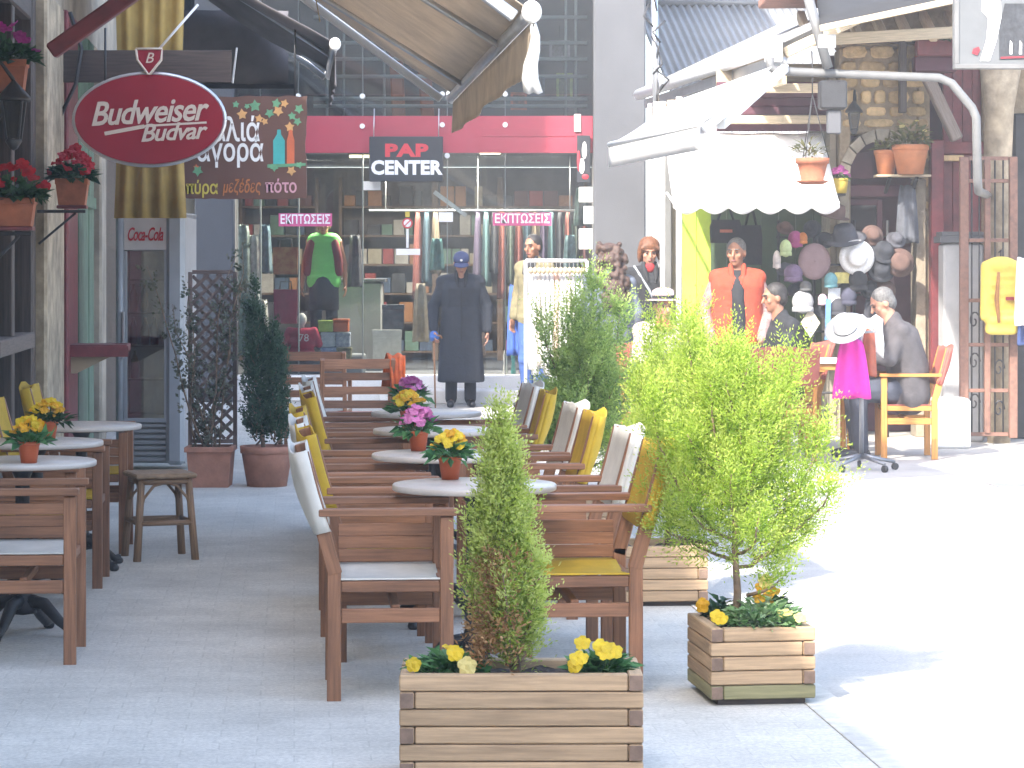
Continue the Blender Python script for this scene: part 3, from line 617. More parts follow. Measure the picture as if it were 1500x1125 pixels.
MB().bar((-0.03, -0.009, -0.03), (0.03, -0.009, 0.03), 0.003, 0.012, up=(0, 0, 1)).build('slash', msr, dst)
MB().box(-0.014, 0.014, -0.004, 0.004, -0.28, -0.065, 0.001).build('stem', M['white'], dst); MB().box(-0.025, 0.025, -0.004, 0.004, 0.07, 0.13, 0.001).build('top_tag', mat('yellow_tag', (0.6, 0.45, 0.05), 0.5, 0.05), dst)
tag(MB().bar(P(636, 281, 31.3), P(683, 316, 31.3), 0.03, 0.05).build('door_closer', M['steel']), 'slanting steel door closer arm inside the shop glass', 'door closer')
# framed pictures upstairs
for px, py, w, h, c, lab in ((820, 72, 30, 26, (0.3, 0.3, 0.32), 'small grey framed picture upstairs, upper one at the right pillar'), (827, 127, 24, 40, (0.3, 0.42, 0.12), 'lime framed picture upstairs beside the right pillar'), (787, 125, 22, 30, (0.12, 0.17, 0.22), 'blue grey picture upstairs left of the lime framed one'), (760, 148, 24, 26, (0.5, 0.13, 0.06), 'orange box picture upstairs just above the red fascia')):
    Y = 33.2; t = thing('framed_picture', lab, 'picture', (X31(px, Y), Y, Z31(py, Y)), 0, 'pictures upstairs in the shop'); w = S(w, Y) / 2; h = S(h, Y) / 2
    mc = mat('picture_' + lab[:14], c, 0.6, 0.3, 14)
    b = MB(); b.box(-w, w, 0, 0.04, -h, -h + 0.03); b.box(-w, w, 0, 0.04, h - 0.03, h); b.box(-w, -w + 0.03, 0.002, 0.042, -h, h); b.box(w - 0.03, w, 0.002, 0.042, -h, h); b.build('frame', mc, t)
    MB().box(-w + 0.02, w - 0.02, 0.02, 0.03, -h + 0.02, h - 0.02).build('print', mat('print_' + lab[:14], tuple(x * 0.35 for x in c), 0.6, 0.6, 25), t)
    MB().tube([(0, 0.02, h), (0, 0.3, h + 0.2)], 0.004, 5).build('hanging_wire', M['grey'], t)
# narrow poster on the right edge, with red figure
pt = thing('poster_panel', 'narrow black poster with pale and red shapes at the right end of shop glass', 'poster', (X31(855, 30.9), 30.94, Z31(233, 30.9)))
MB().box(-0.075, 0.075, -0.01, 0.01, -0.26, 0.27).build('panel', mat('sign_black', (0, 0, 0)), pt)
for dx, dz, sx, sz, mm_ in ((0.01, 0.1, 0.03, 0.1, M['white']), (-0.02, -0.08, 0.035, 0.09, M['white']), (-0.055, -0.02, 0.02, 0.12, msr), (0.02, -0.2, 0.04, 0.03, msr)):
    MB().ball((dx, -0.012, dz), sx, 0.004, sz, 10, 6).build('printed_shape', mm_, pt)

# ================================================================ right hand low building (hat shop) with corrugated roof
def RX(Y): return 5.02 - 0.136 * Y
hat = thing('hat_shop', 'low hat shop with corrugated metal roof, green boarded front and maroon upper boards', 'shop', (0, 0, 0))
YH = 25.0
M['pier_grey'] = mat('grey_white_render', (0.14, 0.14, 0.135), 0.85, 0.1, 3, stain=0.2)
def hp(name, m, f, parent=hat): mb = MB(); f(mb); return mb.build(name, m, parent)
def Xp(px, Y): return (px - CX) * Y / F
def Zp(py, Y): return H - (py - HY) * Y / F
for i in range(7):
    a = Xp(1040, 25.4) + i * 0.16; hp('wall_board', M['dgreen'], lambda b: b.box(a, a + 0.155, 25.4 + 0.004 * (i % 2), 25.45, 0, 2.5))
for i in range(2):
    a = Xp(1000, 24.8) + i * 0.13; hp('lime_board', M['lime'], lambda b: b.box(a, a + 0.127, 24.8 + 0.003 * i, 24.85, 0, 2.6))
hp('side_wall', M['pier_grey'], lambda b: b.bar((1.46, 25.5, 1.45), (1.70, 30.2, 1.45), 0.06, 2.9))
hp('side_wall', M['plaster'], lambda b: b.box(2.88, 2.94, 24.75, 26.5, 0, 3.3))
for i in range(6):
    z = Zp(192, 24.8) + i * 0.075; hp('maroon_board', M['maroon'], lambda b: b.box(Xp(1050, 24.8), Xp(1215, 24.8), 24.78 + 0.003 * (i % 2), 24.84, z, z + 0.072))
hp('cream_beam', M['cream'], lambda b: b.box(Xp(1048, 24.5), Xp(1215, 24.5), 24.6, 24.72, Zp(180, 24.5), Zp(168, 24.5)))
hp('cream_beam', M['cream'], lambda b: b.box(Xp(1125, 23.5), Xp(1215, 23.5), 23.6, 23.72, Zp(134, 23.5), Zp(121, 23.5)))
hp('gable_board', M['cream'], lambda b: b.box(Xp(1050, 25.1), Xp(1215, 25.1), 25.1, 25.2, 2.95, 3.4))
# eave, gutter and corrugated roof rising to the right
g = []
e0 = Vector((2.27, 23.2, 3.42)); e1 = Vector((1.43, 29.5, 3.42))
for i in range(97):
    s = i / 96; q = e0.lerp(e1, s); r = []
    for j in range(5):
        t = j / 4; r.append(q + Vector((3.4 * t, 0.5 * t, 1.62 * t)) + Vector((0, 0, 0.05 * math.sin(i * 1.57))))
    g.append(r)
MB().sheet(g, 0.006).build('corrugated_roof', mat('roof_sheet', (0.28, 0.275, 0.27), 0.5, 0.08, 2, stain=0.15), hat)
hp('ridge_cap', M['alu'], lambda b: b.tube([e0 + Vector((3.4, 0.5, 1.64)), e1 + Vector((3.4, 0.5, 1.64))], 0.06, 8))
hp('gutter', M['alu'], lambda b: b.tube([e0 + Vector((-0.06, 0, -0.03)), e1 + Vector((-0.06, 0, -0.03))], 0.06, 10))
hp('fascia_board', M['steel'], lambda b: b.bar(e0 + Vector((0.02, 0, -0.13)), e1 + Vector((0.02, 0, -0.13)), 0.03, 0.10))
hp('soffit_board', M['cream'], lambda b: b.bar(e0 + Vector((0.05, 0, -0.26)), e1 + Vector((0.05, 0, -0.26)), 0.03, 0.15))
for k in range(6):
    q = e0.lerp(e1, k / 5 * 0.55 + 0.005); hp('rafter', M['cream'], lambda b: b.bar(q + Vector((0.05, 0, -0.07)), q + Vector((3.3, 0.48, 1.47)), 0.06, 0.09))
hp('gutter_end', M['white'], lambda b: b.box(e0.x - 0.13, e0.x + 0.02, e0.y - 0.1, e0.y - 0.02, e0.z - 0.15, e0.z + 0.07))
# drain pipes and trims on the corner
for px, r, m_, y in ((952, 0.02, 'alu', 26.2), (962, 0.035, 'alu', 26.0), (971, 0.028, 'white', 25.9), (985, 0.05, 'cream', 25.7), (995, 0.03, 'white', 25.2)):
    hp('drain_pipe', M[m_], lambda b: b.tube([(Xp(px, y), y, 0.0), (Xp(px, y), y, 3.1)], r, 8))
for k in range(9):   # cable tangle on the roof corner
    z = 3.15 + 0.16 * k; a = Xp(962 + 6 * math.sin(k * 2.1), 27.5)
    hp('cable', M['iron'], lambda b: b.tube([(a, 27.5, z), (a + 0.1 * math.sin(k), 27.45, z + 0.1), (a + 0.06 * math.cos(k * 3), 27.5, z + 0.22)], 0.011, 6))
hp('cable_pole', M['steel'], lambda b: b.tube([(Xp(962, 27.5), 27.52, 2.6), (Xp(958, 27.5), 27.52, 4.6)], 0.035, 8))
# white scalloped awning over the hats
wa = thing('white_awning', 'sunlit white awning with scalloped edge over the hat display', 'awning', (0, 0, 0))
g = []
for i in range(25):
    s = i / 24; g.append([(Xp(978, 24.3) + (Xp(1214, 24.3) - Xp(978, 24.3)) * s, 24.74 - 1.25 * j / 10, 2.74 - 0.66 * j / 10 - 0.03 * math.sin(math.pi * j / 10) + 0.006 * math.sin(i * 0.9 + j)) for j in range(11)])
MB().sheet(g, 0.004).build('fabric', M['wcanvas'], wa)
g = []
for i in range(81):
    s = i / 80; xx = g0 = Xp(978, 24.3) + (Xp(1214, 24.3) - Xp(978, 24.3)) * s
    g.append([(xx, 23.485 - 0.01 * math.sin(s * 50), 2.09 - (0.05 + 0.055 * abs(math.sin(s * math.pi * 6.0))) * j / 2 - 0.001) for j in range(3)])
MB().sheet(g, 0.003).build('scalloped_valance', M['wcanvas'], wa)
MB().tube([(Xp(978, 24.3), 23.5, 2.08), (Xp(1214, 24.3), 23.5, 2.08)], 0.018, 8).build('front_bar', M['alu'], wa)
for px in (981, 1211): MB().tube([(Xp(px, 24.3), 24.72, 2.2), (Xp(px, 24.3), 23.5, 2.07)], 0.014, 8).build('arm', M['alu'], wa)
# white street canopy falling to the left
sc = thing('white_canopy', 'white sloping street canopy below the gutter, lower edge towards the shop', 'canopy', (0, 0, 0))
A_ = P(893, 212, 20.5); B_ = P(1026, 181, 17.4); C_ = P(1130, 98, 17.4); D_ = P(985, 150, 20.5)
g = [[B_.lerp(A_, i / 12).lerp(C_.lerp(D_, i / 12), j / 8) + Vector((0, 0, -0.02 * math.sin(math.pi * j / 8))) for j in range(9)] for i in range(13)]
MB().sheet(g, 0.004).build('fabric', M['wcanvas'], sc)
g = [[B_.lerp(A_, i / 20) + Vector((-0.006, -0.006, -0.02 - 0.075 * j)) for j in range(3)] for i in range(21)]
MB().sheet(g, 0.003).build('valance', M['wcanvas'], sc)
MB().bar(B_ + Vector((0.02, 0.03, -0.04)), C_ + Vector((0, 0.03, -0.04)), 0.05, 0.06).build('end_rafter', M['steel'], sc)
MB().bar(A_ + Vector((0.02, -0.03, -0.04)), D_ + Vector((0, -0.03, -0.04)), 0.05, 0.05).build('end_rafter', M['steel'], sc)
q = B_ + Vector((0.1, 0.05, -0.08)); MB().bar(B_ + Vector((0.14, 0.1, 0.0)), P(1150, 100, 21.3), 0.06, 0.06).build('strut', M['white'], sc)
MB().tube([B_, A_], 0.022, 8).build('front_bar', M['alu'], sc)

# ================================================================ stone house on the right
sh_ = thing('stone_house', 'tan rubble stone house with arched maroon doorway and dark red double door', 'house', (0, 0, 0))
YS2 = 24.6
def sp(name, m, f, parent=sh_): mb = MB(); f(mb); return mb.build(name, m, parent)
xa, xb = 2.95, Xp(1362, YS2)
sp('wall', M['mortar'], lambda b: b.box(xa, Xp(1246, YS2), YS2, YS2 + 0.4, 0, 3.5))
sp('wall', M['mortar'], lambda b: b.box(Xp(1345, YS2), xb, YS2, YS2 + 0.4, 0, 3.5))
sp('wall', M['mortar'], lambda b: b.box(Xp(1246, YS2) + 0.002, Xp(1345, YS2) - 0.002, YS2, YS2 + 0.4, Zp(196, YS2), 3.5))
sp('wall', M['mortar'], lambda b: b.box(xa, 8, YS2 + 0.02, YS2 + 0.4, 3.5, 5.2))
sp('wall', M['mortar'], lambda b: b.box(Xp(1440, YS2), 8.0, YS2 + 0.02, YS2 + 0.4, 0, 3.495))
sp('inner_wall', M['maroon'], lambda b: b.box(xa, 4.6, YS2 + 0.8, YS2 + 0.9, 0, 3.5))
# rubble stones proud of the mortar
z = 1.72
while z < 3.55:
    h = 0.085 + rnd.random() * 0.06; x = xa + rnd.random() * 0.05
    while x < xb - 0.06:
        w = 0.11 + rnd.random() * 0.2
        xe = min(x + w, xb - 0.005); ok = not (Xp(1243, YS2) - 0.01 < xe and x < Xp(1346, YS2) and z < Zp(192, YS2))
        if ok and xe - x > 0.05:
            mb = MB(); d = 0.012 + rnd.random() * 0.03; n = 7; cx_, cz_ = (x + xe) / 2, z + h / 2
            po = []
            for k in range(9):
                a = 2 * math.pi * k / 9; cc, ss = math.cos(a), math.sin(a)
                po.append((cx_ + (xe - x - 0.012) / 2 * math.copysign(abs(cc) ** 0.6, cc) * (0.9 + 0.12 * rnd.random()), cz_ + (h - 0.012) / 2 * math.copysign(abs(ss) ** 0.6, ss) * (0.88 + 0.14 * rnd.random())))
            pi_ = [(cx_ + (px_ - cx_) * 0.82, cz_ + (pz_ - cz_) * 0.8) for px_, pz_ in po]
            vs = [(px_, YS2 + 0.01, pz_) for px_, pz_ in po] + [(px_, YS2 - d * 0.6, pz_) for px_, pz_ in po] + [(px_, YS2 - d, pz_) for px_, pz_ in pi_]
            n = 9; fs = [(i, (i + 1) % n, n + (i + 1) % n, n + i) for i in range(n)] + [(n + i, n + (i + 1) % n, 2 * n + (i + 1) % n, 2 * n + i) for i in range(n)] + [tuple(range(2 * n, 3 * n))]
            mb.add(vs, fs); mb.build('stone', M['stone'], sh_)
        x = xe + 0.008
    z += h + 0.008
# arch
ac = Vector((Xp(1292, YS2), YS2 - 0.03, Zp(262, YS2))); ra = S(49, YS2)
mst = mat('arch_stone', (0.36, 0.30, 0.22), 0.9, 0.15, 10, 0.6, 40, rand=0.15)
for k in range(9):
    a0, a1 = math.pi * k / 9 + 0.02, math.pi * (k + 1) / 9 - 0.02
    q = [(ac.x + r * math.cos(a), ac.z + 1.15 * r * math.sin(a)) for r, a in ((ra, a0), (ra + 0.09, a0), (ra + 0.09, a1), (ra, a1))]
    mb = MB(); mb.prism(q, YS2 - 0.045, YS2 + 0.3); mb.build('arch_stone', mst, sh_)
for x_ in (ac.x - ra - 0.045, ac.x + ra + 0.045): sp('jamb', mst, lambda b: b.box(x_ - 0.045, x_ + 0.045, YS2 - 0.045, YS2 + 0.3, 0, ac.z - 0.005))
sp('lintel_beam', M['maroon'], lambda b: b.box(ac.x - ra, ac.x + ra, YS2 + 0.1, YS2 + 0.2, Zp(288, YS2), Zp(270, YS2)))
sp('inner_door', M['maroon'], lambda b: b.box(ac.x - ra, ac.x - ra + 0.25, YS2 + 0.2, YS2 + 0.26, Zp(284, YS2) + 0.14, ac.z + 0.25))
fw = sp('inner_window', M['maroon'], lambda b: (b.box(ac.x - ra, ac.x + 0.02, YS2 + 0.2, YS2 + 0.25, Zp(345, YS2), Zp(338, YS2)), b.box(ac.x - ra, ac.x + 0.02, YS2 + 0.2, YS2 + 0.25, Zp(300, YS2), Zp(291, YS2)), b.box(ac.x - 0.02, ac.x + 0.03, YS2 + 0.195, YS2 + 0.255, Zp(345, YS2), Zp(291, YS2))))
MB().box(ac.x - ra, ac.x, YS2 + 0.22, YS2 + 0.228, Zp(340, YS2), Zp(298, YS2), 0.001).build('pane', M['dglass'], fw)
# red post, double door, pale column
sp('red_post', M['red_paint'], lambda b: b.box(Xp(1362, 24.5), Xp(1381, 24.5), 24.42, 24.58, 0, Zp(205, 24.5)))
for i in range(4):
    a = Xp(1384, YS2) + i * 0.088; sp('door_board', M['red_paint'], lambda b: b.box(a, a + 0.085, YS2 + 0.1 + 0.006 * (i % 2), YS2 + 0.16, 0.05, 3.45))
sp('door_rail', M['red_paint'], lambda b: b.box(Xp(1362, 24.5), Xp(1442, 24.5), YS2 - 0.06, YS2 + 0.04, Zp(226, YS2), Zp(208, YS2)))
sp('door_ledge', M['stone'], lambda b: b.box(Xp(1362, 24.5), Xp(1412, 24.5), YS2 - 0.1, YS2 + 0.02, Zp(236, YS2), Zp(228, YS2)))
sp('timber_strut', mat('grey_weathered_wood', (0.25, 0.2, 0.17), 0.8, 0.2, 5, grain=True), lambda b: b.bar(P(1358, 112, 24.3), P(1402, 205, 24.3), 0.1, 0.16, up=(0, 1, 0)))
sp('upper_beam', M['maroon'], lambda b: b.box(Xp(1340, 24.3), Xp(1402, 24.3), 24.3, 24.5, Zp(105, 24.3), Zp(82, 24.3)))
sp('beam', M['darkwood'], lambda b: b.box(xa, Xp(1400, 24.5), 24.42, 24.52, Zp(64, 24.5), Zp(60, 24.5)))
sp('beam', M['darkwood'], lambda b: b.box(Xp(1318, 24.4), Xp(1328, 24.4), 24.38, 24.5, Zp(165, 24.4), Zp(50, 24.4)))
sp('column', M['whitewash'], lambda b: b.tube([(Xp(1463, 23.8), 23.8, 0.0), (Xp(1462, 23.8), 23.8, 2.2), (Xp(1463, 23.8), 23.8, 2.9), (Xp(1466, 23.8), 23.8, 3.4)], [0.10, 0.11, 0.13, 0.2], 14))
# eave rafters
for i in range(9):
    a = xa - 0.35 + i * 0.22; sp('rafter', M['cream'], lambda b: b.bar((a, 23.95, 3.55 + 0.0 * i), (a, 24.6, 3.8), 0.07, 0.09))
sp('eave_board', M['cream'], lambda b: b.bar((xa - 0.6, 23.9, 3.50), (5.2, 23.9, 3.66), 0.04, 0.10))
sp('roof_slab', M['terra_old'], lambda b: b.bar((xa - 0.7, 24.4, 3.93), (8.2, 24.4, 3.98), 1.1, 0.08))
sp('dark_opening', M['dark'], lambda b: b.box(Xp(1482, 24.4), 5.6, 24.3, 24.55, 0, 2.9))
# grey pedestal with cap, white rendered base
gp = thing('gate_pedestal', 'grey rendered pedestal with moulded cap standing beside the red door', 'pedestal', (Xp(1408, 24.0), 24.0, 0))
MB().box(-0.18, 0.18, -0.15, 0.15, 0, 1.74).build('shaft', mat('pedestal_grey', (0.42, 0.42, 0.42), 0.85, 0.08, 4, 0.2, 60, stain=0.2), gp)
MB().box(-0.215, 0.215, -0.185, 0.185, 1.742, 1.80).build('cap', M['grey'], gp); MB().box(-0.195, 0.195, -0.165, 0.165, 1.802, 1.84).build('cap_top', M['grey'], gp)
wb = MB(); wb.box(-0.22, 0.08, -0.3, 0.1, 0, 0.42, 0.03); tag(wb.build('kerb_block', M['white'], None, (Xp(1400, 23.3), 23.3, 0)), 'white rendered kerb block at the foot of the grey pedestal', 'block')
# brown iron gate
gt = thing('iron_gate', 'open brown painted iron grille gate at the right edge', 'gate', (0, 23.5, 0))
for px, w in ((1412, 0.075), (1446, 0.05), (1484, 0.07)): MB().box(Xp(px, 23.5) - w / 2, Xp(px, 23.5) + w / 2, -0.03, 0.03, 0.06 if px != 1446 else 0.1, 2.48).build('stile', M['rust'], gt)
for py in (232, 265, 352, 440, 505, 572, 636):
    MB().box(Xp(1414, 23.5) + 0.03, Xp(1482, 23.5) - 0.03, -0.016, 0.016, Zp(py, 23.5) - 0.016, Zp(py, 23.5) + 0.016).build('rail', M['rust'], gt)
for px in (1424, 1435, 1458, 1470): MB().tube([(Xp(px, 23.5), 0.02, 0.1), (Xp(px, 23.5), 0.02, 2.45)], 0.008, 6).build('bar', M['iron'], gt)
for k, (px, py) in enumerate(((1428, 470), (1428, 530), (1464, 540), (1428, 590), (1464, 600))):
    pts = [(Xp(px, 23.5) + 0.05 * (1 - t) * math.cos(t * 9), 0.03, Zp(py, 23.5) + 0.09 * (1 - t) * math.sin(t * 9)) for t in [i / 16 for i in range(15)]]
    MB().tube(pts, 0.008, 6).build('scroll', M['iron'], gt)
# porch pipe frame
M['pipe'] = mat('grey_white_paint', (0.15, 0.15, 0.148), 0.45, 0.08, stain=0.15)
pf = thing('pipe_frame', 'white painted pipe frame of the porch bending down beside the red door', 'frame', (0, 0, 0))
Yp = 21.3
MB().tube([P(1128, 84, Yp), P(1128, 97, Yp), P(1136, 104, Yp), P(1250, 109, Yp), P(1376, 114, Yp), P(1394, 122, Yp), P(1424, 158, Yp), P(1430, 172, Yp), P(1432, 262, Yp), P(1433, 280, Yp + 0.1), P(1447, 286, 23.75)], S(6.5, Yp), 10).build('main_pipe', M['pipe'], pf)
MB().tube([P(1182, -10, Yp - 0.08), P(1213, 100, Yp - 0.08)], S(7.5, Yp), 10).build('brace_pipe', M['pipe'], pf)
MB().tube([P(1182, -10, Yp - 0.08), P(1178, -60, Yp + 2.2)], S(7, Yp), 8).build('tie_pipe', M['steel'], pf)
MB().box(Xp(1200, Yp), Xp(1240, Yp), Yp - 0.06, Yp + 0.12, Zp(160, Yp), Zp(118, Yp)).build('speaker_box', M['iron'], pf)
MB().box(Xp(1212, Yp), Xp(1232, Yp), Yp - 0.02, Yp + 0.08, Zp(196, Yp), Zp(161, Yp)).build('bracket', M['grey'], pf)
MB().box(Xp(1196, Yp), Xp(1222, Yp), Yp - 0.12, Yp - 0.04, Zp(72, Yp), Zp(52, Yp)).build('clamp', M['white'], pf)
# slate canopy at top right
cn = thing('slate_canopy', 'dark slate canopy sloping across the top right above the stone house', 'canopy', (0, 0, 0))
a0, a1, b0, b1 = P(1201, 38, 21.0), P(1401, -4, 21.0), P(1190, -60, 23.2), P(1440, -110, 23.2)
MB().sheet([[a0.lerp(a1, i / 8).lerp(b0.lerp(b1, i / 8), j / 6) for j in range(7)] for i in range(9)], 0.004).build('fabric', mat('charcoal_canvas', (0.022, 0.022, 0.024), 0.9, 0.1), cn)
MB().bar(a0 + Vector((0, 0, -0.02)), a1 + Vector((0, 0, -0.02)), 0.04, 0.05).build('front_bar', M['cream'], cn)
# picture sign at the upper right corner
sg = thing('hanging_sign_board', 'large white framed picture board hanging at the upper right corner', 'sign', (P(1462, 0, 19).x, 19, P(0, 40, 19).z))
hw, hh = S(61, 19), S(57, 19); b = MB(); b.box(-hw, hw, -0.04, 0.04, -hh, hh); b.build('panel', mat('sign_grey_white', (0.12, 0.125, 0.128), 0.4, 0.06), sg)
b = MB()
for q in ((-hw - 0.02, hw + 0.02, -hh - 0.02, -hh + 0.012), (-hw - 0.02, hw + 0.02, hh - 0.012, hh + 0.02)): b.box(q[0], q[1], -0.05, 0.05, q[2], q[3])
for q in ((-hw - 0.02, -hw + 0.012), (hw - 0.012, hw + 0.02)): b.box(q[0], q[1], -0.049, 0.049, -hh + 0.0125, hh - 0.0125)
b.build('frame', M['pipe'], sg)
def sgp(px, py): return ((px - 1462) * 19 / F, (40 - py) * 19 / F)
mg1 = mat('print_grey', (0.035, 0.037, 0.042), 0.5, 0.35, 30); mwh = mat('print_white', (0.85, 0.85, 0.85), 0.4, 0.03); mdr_ = mat('print_dark_red', (0.2, 0.015, 0.025), 0.5, 0.1)
flat([sgp(1462, 88), sgp(1515, 88), sgp(1515, 20), sgp(1500, 6), sgp(1470, 6), sgp(1462, 40)], -0.041, mg1, 'printed_scene', sg)
flat([sgp(1434, 90), sgp(1448, 90), sgp(1458, 60), sgp(1465, 26), sgp(1464, 4), sgp(1452, -12), sgp(1438, -8), sgp(1436, 16), sgp(1446, 28), sgp(1443, 60)], -0.044, mwh, 'printed_figure', sg)
flat([sgp(1464, 87), sgp(1512, 85), sgp(1512, 82), sgp(1464, 84)], -0.0465, mdr_, 'printed_line', sg)
flat([sgp(1422, 79), sgp(1430, 82), sgp(1434, 74), sgp(1432, 69), sgp(1424, 72)], -0.0465, mdr_, 'printed_spot', sg)
for k in range(6):
    x_ = 1470 + k * 7; flat([sgp(x_, 80), sgp(x_ + 4, 80), sgp(x_ + 4, 58 + 6 * (k % 2)), sgp(x_ + 1, 54 + 6 * (k % 2))], -0.0445, mwh if k % 2 else mg1, 'printed_shape', sg)
MB().tube([(-hw + 0.1, 0, hh), (-hw + 0.1, 0.0, hh + 0.6)], 0.015, 6).build('hanger_rod', M['steel'], sg); MB().tube([(hw - 0.1, 0, hh), (hw - 0.1, 0.0, hh + 0.6)], 0.015, 6).build('hanger_rod', M['steel'], sg)
# a pale house closing the gap at far left and ground behind
fh = thing('far_house', 'pale sunlit house wall glimpsed in the gap left of the shop', 'house', (-5.2, 40, 0))
MB().box(-1.6, 1.6, 0, 4, 0, 6.0).build('wall', M['white'], fh); MB().box(-1.7, 1.7, -0.15, 4.2, 6.01, 6.2).build('roof', M['terra_old'], fh)
# houses across the far side of the square behind the viewpoint (mirrored by the shop glass)
bh = thing('square_house', 'plain tan house row closing the street behind the viewpoint', 'house', (4, -34, 0))
MB().box(-20, 24, -4, 0, 0, 11).build('wall', mat('tan_render', (0.16, 0.14, 0.12), 0.9, 0.2, 0.6), bh)
MB().box(-20.3, 24.3, -4.3, 0.3, 11.01, 11.3).build('roof', M['terra_old'], bh)
for i in range(9):
    for z in (1.0, 4.6, 7.8): MB().box(-18 + i * 4.6, -16.6 + i * 4.6, 0.01, 0.06, z, z + 1.9).build('window', M['dark'], bh)

# shed with a sunlit corrugated roof behind the low hat shop
sd = thing('corrugated_shed', 'sunlit shed with pale corrugated sheet roof behind the low hat shop', 'shed', (0, 0, 0))
g = []
for i in range(241):
    s_ = i / 240; dz = 0.02 * math.sin(i * math.pi / 4.0)
    g.append([Vector((1.58 + 2.9 * s_, 35.4, 4.92)).lerp(Vector((2.1 + 2.9 * s_, 31.6, 2.9)), j / 6) + Vector((0, -0.5 * dz, dz)) for j in range(7)])
MB().sheet(g, 0.004).build('roof', mat('shed_sheet', (0.30, 0.296, 0.29), 0.6, 0.1, 2, stain=0.2), sd)
MB().box(2.14, 4.9, 31.7, 35.2, 0, 2.8).build('wall', M['pier_grey'], sd)
MB().tube([(1.58, 35.4, 4.94), (4.5, 35.4, 4.94)], 0.05, 8).build('ridge_cap', M['pipe'], sd)
MB().bar((2.6, 33.4, 3.92), (4.2, 33.4, 3.92), 0.02, 0.04).build('sheet_lap', M['pipe'], sd)
# ================================================================ cafe chairs
M['chairwood'] = mat('reddish_hardwood', (0.26, 0.12, 0.06), 0.55, 0.25, 3.5, grain=True, rand=0.25, stain=0.25)
M['wfab'] = mat('cream_canvas_fabric', (0.72, 0.69, 0.62), 0.85, 0.06, 9, 0.15, 150, trans=0.2, rand=0.04, stain=0.12)
M['yfab'] = mat('yellow_canvas_fabric', (0.60, 0.40, 0.035), 0.85, 0.08, 9, 0.15, 150, trans=0.25, rand=0.06)
M['owood'] = mat('orange_varnished_wood', (0.50, 0.22, 0.05), 0.45, 0.2, 3.5, grain=True, rand=0.1)
M['pfab'] = mat('faded_red_fabric', (0.36, 0.10, 0.075), 0.85, 0.08)
CH = {}
def chair_meshes(wood):
    if wood in CH: return CH[wood]
    m = M[wood]; d = {}
    def mk(n, f): b = MB(); f(b); d[n] = b.mesh(n, m)
    for s in (-1, 1):
        mk('front_leg%d' % s, lambda b: b.bar((0.2, s * 0.25, 0), (0.2, s * 0.25, 0.655), 0.03, 0.048, up=(1, 0, 0)))
        mk('back_leg%d' % s, lambda b: (b.bar((-0.2, s * 0.25, 0), (-0.2, s * 0.25, 0.478), 0.03, 0.05, up=(1, 0, 0)), b.bar((-0.196, s * 0.2505, 0.452), (-0.315, s * 0.2505, 0.885), 0.031, 0.052, up=(1, 0, 0))))
        mk('arm%d' % s, lambda b: b.bar((-0.255, s * 0.252, 0.672), (0.235, s * 0.252, 0.672), 0.062, 0.026))
        mk('seat_rail%d' % s, lambda b: b.bar((-0.174, s * 0.25, 0.408), (0.175, s * 0.25, 0.408), 0.028, 0.04))
        mk('stretcher%d' % s, lambda b: b.bar((-0.174, s * 0.25, 0.305), (0.175, s * 0.25, 0.305), 0.026, 0.05))
        for k in range(3): mk('side_board%d_%d' % (s, k), lambda b: b.bar((-0.176, s * 0.246, 0.468 + 0.047 * k), (0.176, s * 0.246, 0.468 + 0.047 * k), 0.014, 0.045))
    for x in (-0.19, 0.19): mk('cross_rail%d' % (1 if x > 0 else -1), lambda b: b.bar((x, -0.234, 0.40), (x, 0.234, 0.40), 0.028, 0.035))
    mk('brace0', lambda b: b.bar((0.02, -0.236, 0.325), (0.02, 0.236, 0.325), 0.03, 0.03))
    CH[wood] = d; return d
def fabric_meshes(fab):
    if fab in CH: return CH[fab]
    seat = [[(-0.185 + 0.37 * i / 8, -0.262 + 0.524 * j / 10, 0.436 - 0.022 * math.sin(math.pi * j / 10) - 0.004 * math.sin(i * 1.7) * math.sin(math.pi * j / 10)) for j in range(11)] for i in range(9)]
    a = MB().sheet(seat, 0.006).mesh('seat', M[fab])
    b = MB(); g = []
    for i in range(7):
        t = i / 6; z = 0.90 - 0.30 * t; x = -0.2 - 0.115 * (z - 0.47) / 0.415
        loop = []
        for j in range(37):
            u = j / 36 * 2 * math.pi; c, s_ = math.cos(u), math.sin(u)
            # flat loop around both posts, sagging slightly backwards in the middle
            yy = 0.278 * math.copysign(abs(c) ** 0.35, c); xx = 0.032 * math.copysign(abs(s_) ** 0.5, s_)
            bulge = -0.03 * (1 - (yy / 0.28) ** 2) * (0.4 + 0.6 * math.sin(math.pi * t))
            loop.append((x + xx + bulge, yy, z + 0.012 * math.sin(yy * 11 + 1) * (1 - t) + 0.006 * math.sin(u * 3 + i)))
        g.append(loop)
    c = MB().sheet(g, 0.005).mesh('back_cloth', M[fab])
    CH[fab] = (a, c); return CH[fab]
def make_chair(label, loc, rz, fab='wfab', wood='chairwood', boards=1, group='wooden armchairs of the cafe', cross=True):
    t = thing('wooden_armchair', label, 'chair', loc, rz, group); d = chair_meshes(wood)
    for k, me in d.items():
        n = k.rstrip('-0123456789_').rstrip('-'); n = {'front_leg': 'leg', 'back_leg': 'leg'}.get(n, n)
        if k.startswith('side_board') and int(k[10:].split('_')[0]) != boards: continue
        inst(me, n, t)
    a, c = fabric_meshes(fab); inst(a, 'seat', t); inst(c, 'back_cloth', t)
    return t
